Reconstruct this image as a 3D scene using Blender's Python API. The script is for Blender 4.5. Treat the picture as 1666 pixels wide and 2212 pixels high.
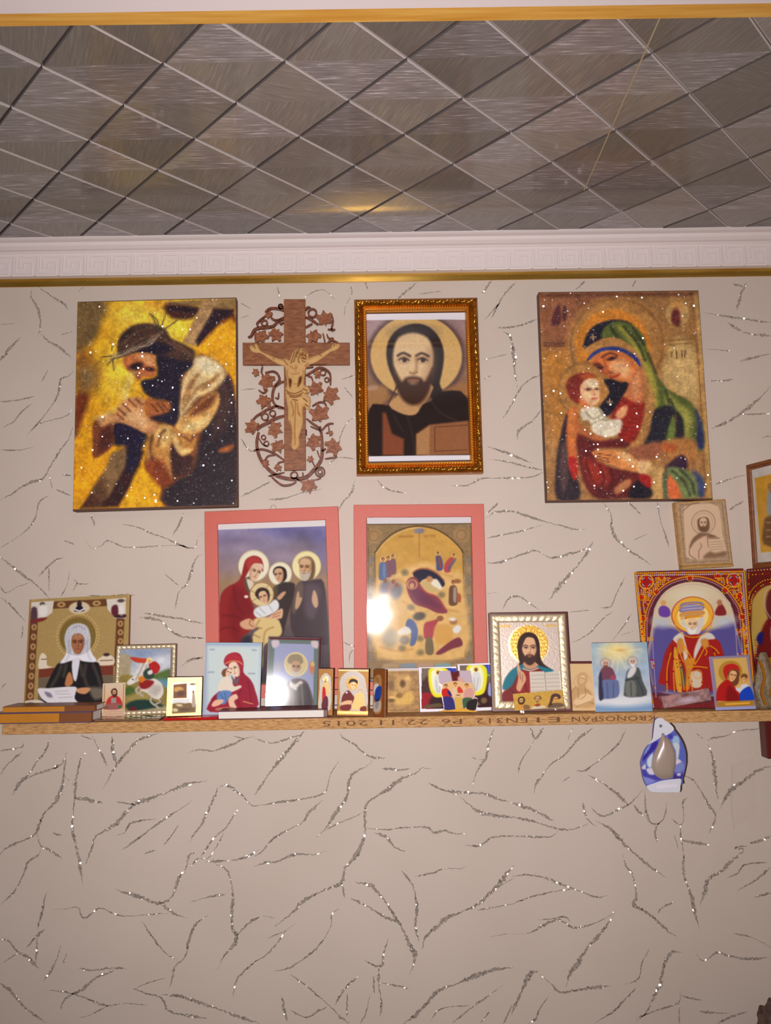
import bpy, bmesh, math, random
import numpy as np
from mathutils import Matrix, Vector

# ------------------------------------------------------------------ clear
for o in list(bpy.data.objects):
    bpy.data.objects.remove(o, do_unlink=True)
SC = bpy.context.scene
COL = SC.collection
random.seed(7)
RNG = np.random.default_rng(7)

# ------------------------------------------------------------------ camera
FPX = 1658.0
PITCH, ROLL, YAW = 0.1292, -0.0171, 0.0054
DIST, ZC = 1.5, 1.60                       # camera stands 1.5 m from the wall
def cam_axes():
    cy, sy = math.cos(YAW), math.sin(YAW)
    fwd = Vector((sy*math.cos(PITCH), cy*math.cos(PITCH), math.sin(PITCH)))
    r0 = Vector((cy, -sy, 0)); u0 = r0.cross(fwd)
    r = math.cos(ROLL)*r0 + math.sin(ROLL)*u0
    u = -math.sin(ROLL)*r0 + math.cos(ROLL)*u0
    return r, u, fwd
CR, CU, CF = cam_axes()
CPOS = Vector((0, -DIST, ZC))
cam = bpy.data.cameras.new('camera')
cam.sensor_fit = 'HORIZONTAL'; cam.sensor_width = 36.0
cam.lens = 36.0*FPX/1666.0
cam.clip_start = 0.02; cam.clip_end = 50
camo = bpy.data.objects.new('camera', cam); COL.objects.link(camo)
camo.matrix_world = Matrix(((CR.x, CU.x, -CF.x, CPOS.x), (CR.y, CU.y, -CF.y, CPOS.y),
                            (CR.z, CU.z, -CF.z, CPOS.z), (0, 0, 0, 1)))
SC.camera = camo

# ------------------------------------------------------------------ world, lights, exposure
w = bpy.data.worlds.new('room_ambient'); SC.world = w; w.use_nodes = True
bg = w.node_tree.nodes['Background']
bg.inputs[0].default_value = (1.0, 0.93, 0.90, 1); bg.inputs[1].default_value = 0.08
fl = bpy.data.lights.new('phone_flash', 'SPOT')             # the phone's own flash, a soft wide beam
fl.energy = 81.0; fl.color = (1.0, 0.965, 0.975); fl.shadow_soft_size = 0.006
fl.spot_size = math.radians(130); fl.spot_blend = 1.0
flo = bpy.data.objects.new('phone_flash', fl); COL.objects.link(flo)
flo.matrix_world = camo.matrix_world.copy(); flo.location = CPOS + Vector((-0.035, 0.0, -0.012))
SC.view_settings.view_transform = 'Standard'; SC.view_settings.look = 'None'
SC.view_settings.exposure = 0.0; SC.view_settings.gamma = 1.0
SC.view_settings.use_curve_mapping = False

# ------------------------------------------------------------------ pixel -> place
def ray(px, py):
    return (CR*((px-833)/FPX) - CU*((py-1106)/FPX) + CF)
def at(px, py, Y=0.0):                      # point on the vertical plane y = Y
    d = ray(px, py); return CPOS + d*((Y+DIST)/d.y)
def at_z(px, py, z):                        # point on a horizontal plane
    d = ray(px, py); return CPOS + d*((z-ZC)/d.z)
def at_plane(px, py, p0, n):
    d = ray(px, py); return CPOS + d*((p0-CPOS).dot(n)/d.dot(n))
def crop(x0, y0, x1, y1, W=1666.0):         # crop coordinates -> photograph pixels
    s = W/(x1-x0)
    return lambda p: (x0+p[0]/s, y0+p[1]/s)

# ------------------------------------------------------------------ object helpers
def lin(c):
    c = np.asarray(c, float)/255.0
    return np.where(c <= .04045, c/12.92, ((c+.055)/1.055)**2.4)
def link(name, me, mat=None, parent=None):
    o = bpy.data.objects.new(name, me); COL.objects.link(o)
    if mat is not None:
        for m in (mat if isinstance(mat, (list, tuple)) else [mat]): me.materials.append(m)
    if parent is not None: o.parent = parent
    return o
def tag(o, label=None, cat=None, group=None, kind=None):
    if label: o['label'] = label
    if cat: o['category'] = cat
    if group: o['group'] = group
    if kind: o['kind'] = kind
    return o
def empty(name, mat4, label, cat, group=None):
    o = bpy.data.objects.new(name, None); COL.objects.link(o); o.matrix_world = mat4
    o.empty_display_size = .02
    return tag(o, label, cat, group)
def pydata(verts, faces, smooth=False):
    me = bpy.data.meshes.new('m'); me.from_pydata([tuple(v) for v in verts], [], faces); me.update()
    if smooth:
        me.polygons.foreach_set('use_smooth', [True]*len(me.polygons))
    return me
def boxes_mesh(bs, bev=0.0, seg=1):
    bm = bmesh.new()
    for (x0, x1, y0, y1, z0, z1) in bs:
        r = bmesh.ops.create_cube(bm, size=1)
        for v in r['verts']:
            v.co = Vector(((x0+x1)/2+v.co.x*(x1-x0), (y0+y1)/2+v.co.y*(y1-y0), (z0+z1)/2+v.co.z*(z1-z0)))
    if bev > 0:
        bmesh.ops.bevel(bm, geom=list(bm.edges), offset=bev, segments=seg, affect='EDGES', profile=.5)
    me = bpy.data.meshes.new('m'); bm.to_mesh(me); bm.free(); return me
def box(name, x0, x1, y0, y1, z0, z1, mat, parent=None, bev=0.0, seg=1):
    return link(name, boxes_mesh([(x0, x1, y0, y1, z0, z1)], bev, seg), mat, parent)
def catmull(pts, n=4, closed=True):
    P = np.asarray(pts, float); N = len(P); out = []
    rng = range(N) if closed else range(N-1)
    for i in rng:
        if closed: a, b, c, d = P[(i-1) % N], P[i], P[(i+1) % N], P[(i+2) % N]
        else: a, b, c, d = P[max(i-1, 0)], P[i], P[i+1], P[min(i+2, N-1)]
        for k in range(n):
            t = k/n
            out.append(.5*((2*b)+(c-a)*t+(2*a-5*b+4*c-d)*t*t+(3*b-a-3*c+d)*t**3))
    if not closed: out.append(P[-1])
    return np.array(out)
def prism(pts, y0, y1, bevel=0.0):          # outline in local x,z, thickness along y (y0 front)
    n = len(pts); P = [Vector((p[0], p[1])) for p in pts]
    bm = bmesh.new()
    f = [bm.verts.new((p.x, y0, p.y)) for p in P]; b = [bm.verts.new((p.x, y1, p.y)) for p in P]
    bm.faces.new(f); bm.faces.new(b[::-1])
    for i in range(n): bm.faces.new((f[i], b[i], b[(i+1) % n], f[(i+1) % n]))
    bmesh.ops.recalc_face_normals(bm, faces=list(bm.faces))
    if bevel:
        es = [e for e in bm.edges if all(v in f for v in e.verts)]
        bmesh.ops.bevel(bm, geom=es, offset=bevel, segments=1, affect='EDGES')
    bmesh.ops.triangulate(bm, faces=[q for q in bm.faces if len(q.verts) > 4])
    me = bpy.data.meshes.new('m'); bm.to_mesh(me); bm.free(); return me
def ribbon(pts, width, y0, y1, taper=0.5):  # a bent strip with thickness, outline in x,z
    P = catmull(pts, 5, False); N = len(P)
    T = np.gradient(P, axis=0); T /= np.linalg.norm(T, axis=1)[:, None]+1e-9
    Nn = np.stack([-T[:, 1], T[:, 0]], 1)
    t = np.linspace(0, 1, N); wv = width*.5*(1-(1-taper)*np.abs(2*t-1)**3)
    A = P+Nn*wv[:, None]; B = P-Nn*wv[:, None]
    V = []; F = []
    for i in range(N):
        V += [(A[i, 0], y0, A[i, 1]), (B[i, 0], y0, B[i, 1]), (B[i, 0], y1, B[i, 1]), (A[i, 0], y1, A[i, 1])]
    for i in range(N-1):
        k = 4*i
        for j in range(4): F.append((k+j, k+(j+1) % 4, k+4+(j+1) % 4, k+4+j))
    F += [(0, 3, 2, 1), (4*N-4, 4*N-3, 4*N-2, 4*N-1)]
    return pydata(V, F)

# ------------------------------------------------------------------ materials
def newmat(name):
    m = bpy.data.materials.new(name); m.use_nodes = True
    nt = m.node_tree; b = nt.nodes['Principled BSDF']
    return m, nt, b
def nd(nt, t, **kw):
    n = nt.nodes.new(t)
    for k, v in kw.items(): setattr(n, k, v)
    return n
def plain(name, rgb, rough=.5, metal=0.0, bump=0.0, bscale=300, var=0.0, coat=0.0, spec=.5):
    m, nt, b = newmat(name); c = tuple(lin(rgb))+(1,)
    b.inputs['Base Color'].default_value = c
    b.inputs['Roughness'].default_value = rough; b.inputs['Metallic'].default_value = metal
    b.inputs['Coat Weight'].default_value = coat; b.inputs['Specular IOR Level'].default_value = spec
    if bump or var:
        tc = nd(nt, 'ShaderNodeTexCoord'); nz = nd(nt, 'ShaderNodeTexNoise')
        nz.inputs['Scale'].default_value = bscale; nz.inputs['Detail'].default_value = 4
        nt.links.new(tc.outputs['Object'], nz.inputs['Vector'])
        if bump:
            bp = nd(nt, 'ShaderNodeBump'); bp.inputs['Strength'].default_value = bump; bp.inputs['Distance'].default_value = .002
            nt.links.new(nz.outputs['Fac'], bp.inputs['Height']); nt.links.new(bp.outputs['Normal'], b.inputs['Normal'])
        if var:
            mx = nd(nt, 'ShaderNodeMix', data_type='RGBA', blend_type='MULTIPLY'); mx.inputs['Factor'].default_value = 1
            mr = nd(nt, 'ShaderNodeMapRange'); mr.inputs['From Min'].default_value = .3; mr.inputs['From Max'].default_value = .7
            mr.inputs['To Min'].default_value = 1-var; mr.inputs['To Max'].default_value = 1+var*.4
            nt.links.new(nz.outputs['Fac'], mr.inputs['Value'])
            mx.inputs['A'].default_value = c
            nt.links.new(mr.outputs['Result'], mx.inputs['B']); nt.links.new(mx.outputs['Result'], b.inputs['Base Color'])
    return m
def facet_normal(nt, b, scale, tilt, cube=False, coat=False):
    """random tilt of the surface per little facet: glitter flakes, rhinestones"""
    tc = nd(nt, 'ShaderNodeTexCoord')
    if cube:
        mp = nd(nt, 'ShaderNodeVectorMath', operation='SCALE'); mp.inputs['Scale'].default_value = scale
        fl_ = nd(nt, 'ShaderNodeVectorMath', operation='FLOOR')
        nt.links.new(tc.outputs['Object'], mp.inputs[0]); nt.links.new(mp.outputs[0], fl_.inputs[0])
        wn = nd(nt, 'ShaderNodeTexWhiteNoise', noise_dimensions='3D'); nt.links.new(fl_.outputs[0], wn.inputs['Vector'])
        colr = wn.outputs['Color']
    else:
        vo = nd(nt, 'ShaderNodeTexVoronoi'); vo.inputs['Scale'].default_value = scale
        nt.links.new(tc.outputs['Object'], vo.inputs['Vector']); colr = vo.outputs['Color']
    s1 = nd(nt, 'ShaderNodeVectorMath', operation='SUBTRACT'); s1.inputs[1].default_value = (.5, .5, .5)
    nt.links.new(colr, s1.inputs[0])
    s2 = nd(nt, 'ShaderNodeVectorMath', operation='SCALE'); s2.inputs['Scale'].default_value = tilt
    nt.links.new(s1.outputs[0], s2.inputs[0])
    ge = nd(nt, 'ShaderNodeNewGeometry')
    ad = nd(nt, 'ShaderNodeVectorMath', operation='ADD'); nt.links.new(ge.outputs['Normal'], ad.inputs[0]); nt.links.new(s2.outputs[0], ad.inputs[1])
    no = nd(nt, 'ShaderNodeVectorMath', operation='NORMALIZE'); nt.links.new(ad.outputs[0], no.inputs[0])
    nt.links.new(no.outputs[0], b.inputs['Coat Normal' if coat else 'Normal'])
    return colr
def print_mat(name, rough=.45, coat=0.0, crough=.1, spec=.4, bump=0.0, bscale=400, emboss=None):
    m, nt, b = newmat(name)
    a = nd(nt, 'ShaderNodeAttribute', attribute_name='Col'); nt.links.new(a.outputs['Color'], b.inputs['Base Color'])
    g = nd(nt, 'ShaderNodeAttribute', attribute_name='Met'); nt.links.new(g.outputs['Fac'], b.inputs['Metallic'])
    b.inputs['Roughness'].default_value = rough; b.inputs['Specular IOR Level'].default_value = spec
    b.inputs['Coat Weight'].default_value = coat; b.inputs['Coat Roughness'].default_value = crough
    if bump:
        tc = nd(nt, 'ShaderNodeTexCoord'); nz = nd(nt, 'ShaderNodeTexNoise'); nz.inputs['Scale'].default_value = bscale
        nt.links.new(tc.outputs['Object'], nz.inputs['Vector'])
        bp = nd(nt, 'ShaderNodeBump'); bp.inputs['Strength'].default_value = bump; bp.inputs['Distance'].default_value = .002
        if emboss:                                   # foil relief only where the foil is
            mu = nd(nt, 'ShaderNodeMath', operation='MULTIPLY'); nt.links.new(nz.outputs['Fac'], mu.inputs[0]); nt.links.new(g.outputs['Fac'], mu.inputs[1])
            nt.links.new(mu.outputs[0], bp.inputs['Height'])
        else: nt.links.new(nz.outputs['Fac'], bp.inputs['Height'])
        nt.links.new(bp.outputs['Normal'], b.inputs['Normal'])
    return m
def pane_mat(name, refl, rough, wave=0.0, wscale=20):
    m = bpy.data.materials.new(name); m.use_nodes = True; nt = m.node_tree
    nt.nodes.remove(nt.nodes['Principled BSDF'])
    out = nt.nodes['Material Output']
    tr = nd(nt, 'ShaderNodeBsdfTransparent'); gl = nd(nt, 'ShaderNodeBsdfGlossy'); gl.inputs['Roughness'].default_value = rough
    mx = nd(nt, 'ShaderNodeMixShader'); fr = nd(nt, 'ShaderNodeFresnel'); fr.inputs['IOR'].default_value = 1.45
    mu = nd(nt, 'ShaderNodeMath', operation='MULTIPLY'); mu.inputs[1].default_value = refl
    ge = nd(nt, 'ShaderNodeNewGeometry'); fb = nd(nt, 'ShaderNodeMath', operation='SUBTRACT'); fb.inputs[0].default_value = 1.0
    nt.links.new(ge.outputs['Backfacing'], fb.inputs[1]); m2 = nd(nt, 'ShaderNodeMath', operation='MULTIPLY')
    nt.links.new(fr.outputs[0], mu.inputs[0]); nt.links.new(mu.outputs[0], m2.inputs[0]); nt.links.new(fb.outputs[0], m2.inputs[1]); nt.links.new(m2.outputs[0], mx.inputs[0])
    nt.links.new(tr.outputs[0], mx.inputs[1]); nt.links.new(gl.outputs[0], mx.inputs[2]); nt.links.new(mx.outputs[0], out.inputs[0])
    if wave:
        tc = nd(nt, 'ShaderNodeTexCoord'); nz = nd(nt, 'ShaderNodeTexNoise'); nz.inputs['Scale'].default_value = wscale; nz.inputs['Detail'].default_value = 1
        nt.links.new(tc.outputs['Object'], nz.inputs['Vector'])
        bp = nd(nt, 'ShaderNodeBump'); bp.inputs['Strength'].default_value = wave; bp.inputs['Distance'].default_value = .01
        nt.links.new(nz.outputs['Fac'], bp.inputs['Height']); nt.links.new(bp.outputs['Normal'], gl.inputs['Normal'])
    return m
def wood_mat(name, c1, c2, scale=(8, 8, 60), rough=.5, dist=2.0, coat=0.0):
    m, nt, b = newmat(name)
    tc = nd(nt, 'ShaderNodeTexCoord'); mp = nd(nt, 'ShaderNodeMapping'); mp.inputs['Scale'].default_value = scale
    nz = nd(nt, 'ShaderNodeTexNoise'); nz.inputs['Scale'].default_value = 6; nz.inputs['Detail'].default_value = 6; nz.inputs['Distortion'].default_value = dist*.3
    cr = nd(nt, 'ShaderNodeValToRGB'); cr.color_ramp.elements[0].position = .35; cr.color_ramp.elements[1].position = .68
    cr.color_ramp.elements[0].color = tuple(lin(c1))+(1,); cr.color_ramp.elements[1].color = tuple(lin(c2))+(1,)
    nt.links.new(tc.outputs['Object'], mp.inputs['Vector']); nt.links.new(mp.outputs[0], nz.inputs['Vector'])
    nt.links.new(nz.outputs['Fac'], cr.inputs[0]); nt.links.new(cr.outputs[0], b.inputs['Base Color'])
    bp = nd(nt, 'ShaderNodeBump'); bp.inputs['Strength'].default_value = .25; bp.inputs['Distance'].default_value = .001
    nt.links.new(nz.outputs['Fac'], bp.inputs['Height']); nt.links.new(bp.outputs['Normal'], b.inputs['Normal'])
    b.inputs['Roughness'].default_value = rough; b.inputs['Coat Weight'].default_value = coat
    return m
M = {}
M['white_trim'] = plain('painted_white_trim', (226, 212, 208), .55)
M['white_ceiling'] = plain('white_ceiling_paint', (222, 208, 206), .6)
M['grout'] = plain('pale_grey_joint', (150, 140, 136), .35)
M['card_white'] = plain('white_card', (232, 226, 226), .5)
M['paper'] = plain('book_pages', (225, 215, 205), .8, bump=.3, bscale=900)
M['maroon'] = plain('maroon_lacquered_edge', (88, 24, 20), .35)
M['dark_wood'] = plain('dark_brown_edge', (70, 38, 24), .45)
M['canvas_edge'] = plain('painted_canvas_edge', (98, 62, 44), .6, bump=.3, bscale=800, var=.3)
M['red_frame'] = plain('salmon_red_frame_wrap', (206, 94, 76), .42, bump=.25, bscale=900, var=.06)
M['gold_frame'] = plain('antique_gold_moulding', (178, 112, 32), .28, metal=.8, var=.35, bscale=60)
M['gold_rope'] = plain('gold_rope_moulding', (206, 132, 40), .33, metal=.6)
M['silver_foil'] = plain('embossed_silver_foil', (206, 186, 152), .42, metal=.45, bump=.45, bscale=150)
M['gold_foil'] = plain('embossed_gold_foil', (222, 182, 104), .30, metal=.7, bump=.6, bscale=190)
M['brown_wood'] = wood_mat('brown_icon_wood', (112, 60, 26), (142, 82, 38))
M['pale_wood'] = wood_mat('pale_plywood_edge', (168, 122, 62), (196, 152, 92))
M['orange_cover'] = plain('ochre_book_cover', (190, 122, 34), .4, var=.1, bscale=40)
M['brown_cover'] = plain('brown_book_spine', (126, 72, 36), .4)
M['red_cover'] = plain('glossy_red_booklet', (178, 18, 18), .22)
M['violet_cover'] = plain('dark_violet_cover', (96, 72, 92), .45)
M['maroon_cover'] = plain('maroon_book_cover', (98, 46, 50), .4)
M['steel'] = plain('steel_hook', (150, 140, 132), .35, metal=.9)
M['black'] = plain('black_cord', (24, 16, 16), .6)
M['print'] = print_mat('printed_paper', .6, spec=.10)
M['gloss_print'] = print_mat('glossy_print', .55, coat=.14, crough=.10, spec=.10)
M['foil_print'] = print_mat('foil_stamped_print', .40, spec=.12, bump=.55, bscale=230, emboss=True)
M['relief_print'] = print_mat('pressed_metal_print', .5, spec=.15, bump=.35, bscale=130)
M['pane'] = pane_mat('frame_glazing', 1.5, .085, wave=.14, wscale=11)
M['acrylic'] = pane_mat('clear_acrylic', 1.3, .04)
M['film'] = pane_mat('clear_plastic_film', 2.2, .10, wave=.6, wscale=45)
M['bead_gold'] = plain('gold_rhinestone', (246, 176, 36), .2, metal=.25)
M['bead_lilac'] = plain('lilac_rhinestone', (214, 190, 200), .16, metal=.3)
M['bead_red'] = plain('red_gem', (196, 22, 14), .12, coat=.8)
M['bead_blue'] = plain('violet_blue_rhinestone', (120, 110, 190), .15, metal=.3)
M['cloth_grey'] = plain('grey_gold_brocade', (132, 112, 84), .55, bump=.9, bscale=120, var=.5)
# ================================================================== THE SETTING
HC = 0.753                                   # tile face above the lens
ZT = ZC+HC
XR = 1.08                                    # right-hand wall, just outside the frame
def wallpaper():
    m, nt, b = newmat('embossed_beige_wallpaper')
    tc = nd(nt, 'ShaderNodeTexCoord'); n1 = nd(nt, 'ShaderNodeTexNoise'); n1.inputs['Scale'].default_value = 3.5; n1.inputs['Detail'].default_value = 3
    cr = nd(nt, 'ShaderNodeValToRGB'); cr.color_ramp.elements[0].position = .35; cr.color_ramp.elements[1].position = .7
    cr.color_ramp.elements[0].color = tuple(lin((203, 186, 172)))+(1,); cr.color_ramp.elements[1].color = tuple(lin((209, 192, 179)))+(1,)
    n2 = nd(nt, 'ShaderNodeTexNoise'); n2.inputs['Scale'].default_value = 900; n2.inputs['Detail'].default_value = 2
    bp = nd(nt, 'ShaderNodeBump'); bp.inputs['Strength'].default_value = .12; bp.inputs['Distance'].default_value = .0008
    for n in (n1, n2): nt.links.new(tc.outputs['Object'], n.inputs['Vector'])
    nt.links.new(n1.outputs['Fac'], cr.inputs[0]); nt.links.new(cr.outputs[0], b.inputs['Base Color'])
    nt.links.new(n2.outputs['Fac'], bp.inputs['Height']); nt.links.new(bp.outputs['Normal'], b.inputs['Normal'])
    b.inputs['Roughness'].default_value = .55; b.inputs['Specular IOR Level'].default_value = .25
    return m
M['wallpaper'] = wallpaper()
def struct(name, me, mat): return tag(link(name, me, mat), kind='structure')
wall = struct('wall_back', boxes_mesh([(-1.6, XR+.1, 0, .1, 0, ZT+.05)]), M['wallpaper'])
struct('wall_right', boxes_mesh([(XR, XR+.1, -3.2, -.0005, 0, ZT+.05)]), M['wallpaper'])
M['floor'] = wood_mat('laminate_floor', (120, 84, 54), (150, 108, 72), (30, 4, 4))
struct('floor', boxes_mesh([(-1.6, XR+.1, -3.2, .1, -.05, 0)]), M['floor'])

# ---- glitter veins printed on the wallpaper, traced vein by vein
def vein_mat():
    m, nt, b = newmat('silver_glitter_print')
    facet_normal(nt, b, 300, 1.0)
    tc = nd(nt, 'ShaderNodeTexCoord'); nz = nd(nt, 'ShaderNodeTexNoise'); nz.inputs['Scale'].default_value = 420; nz.inputs['Detail'].default_value = 3
    cr = nd(nt, 'ShaderNodeValToRGB'); cr.color_ramp.elements[0].position = .40; cr.color_ramp.elements[1].position = .62
    cr.color_ramp.elements[0].color = tuple(lin((166, 151, 139)))+(1,); cr.color_ramp.elements[1].color = tuple(lin((202, 187, 174)))+(1,)
    nt.links.new(tc.outputs['Object'], nz.inputs['Vector']); nt.links.new(nz.outputs['Fac'], cr.inputs[0]); nt.links.new(cr.outputs[0], b.inputs['Base Color'])
    b.inputs['Metallic'].default_value = .28; b.inputs['Roughness'].default_value = .20
    return m
M['vein'] = vein_mat()
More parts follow.
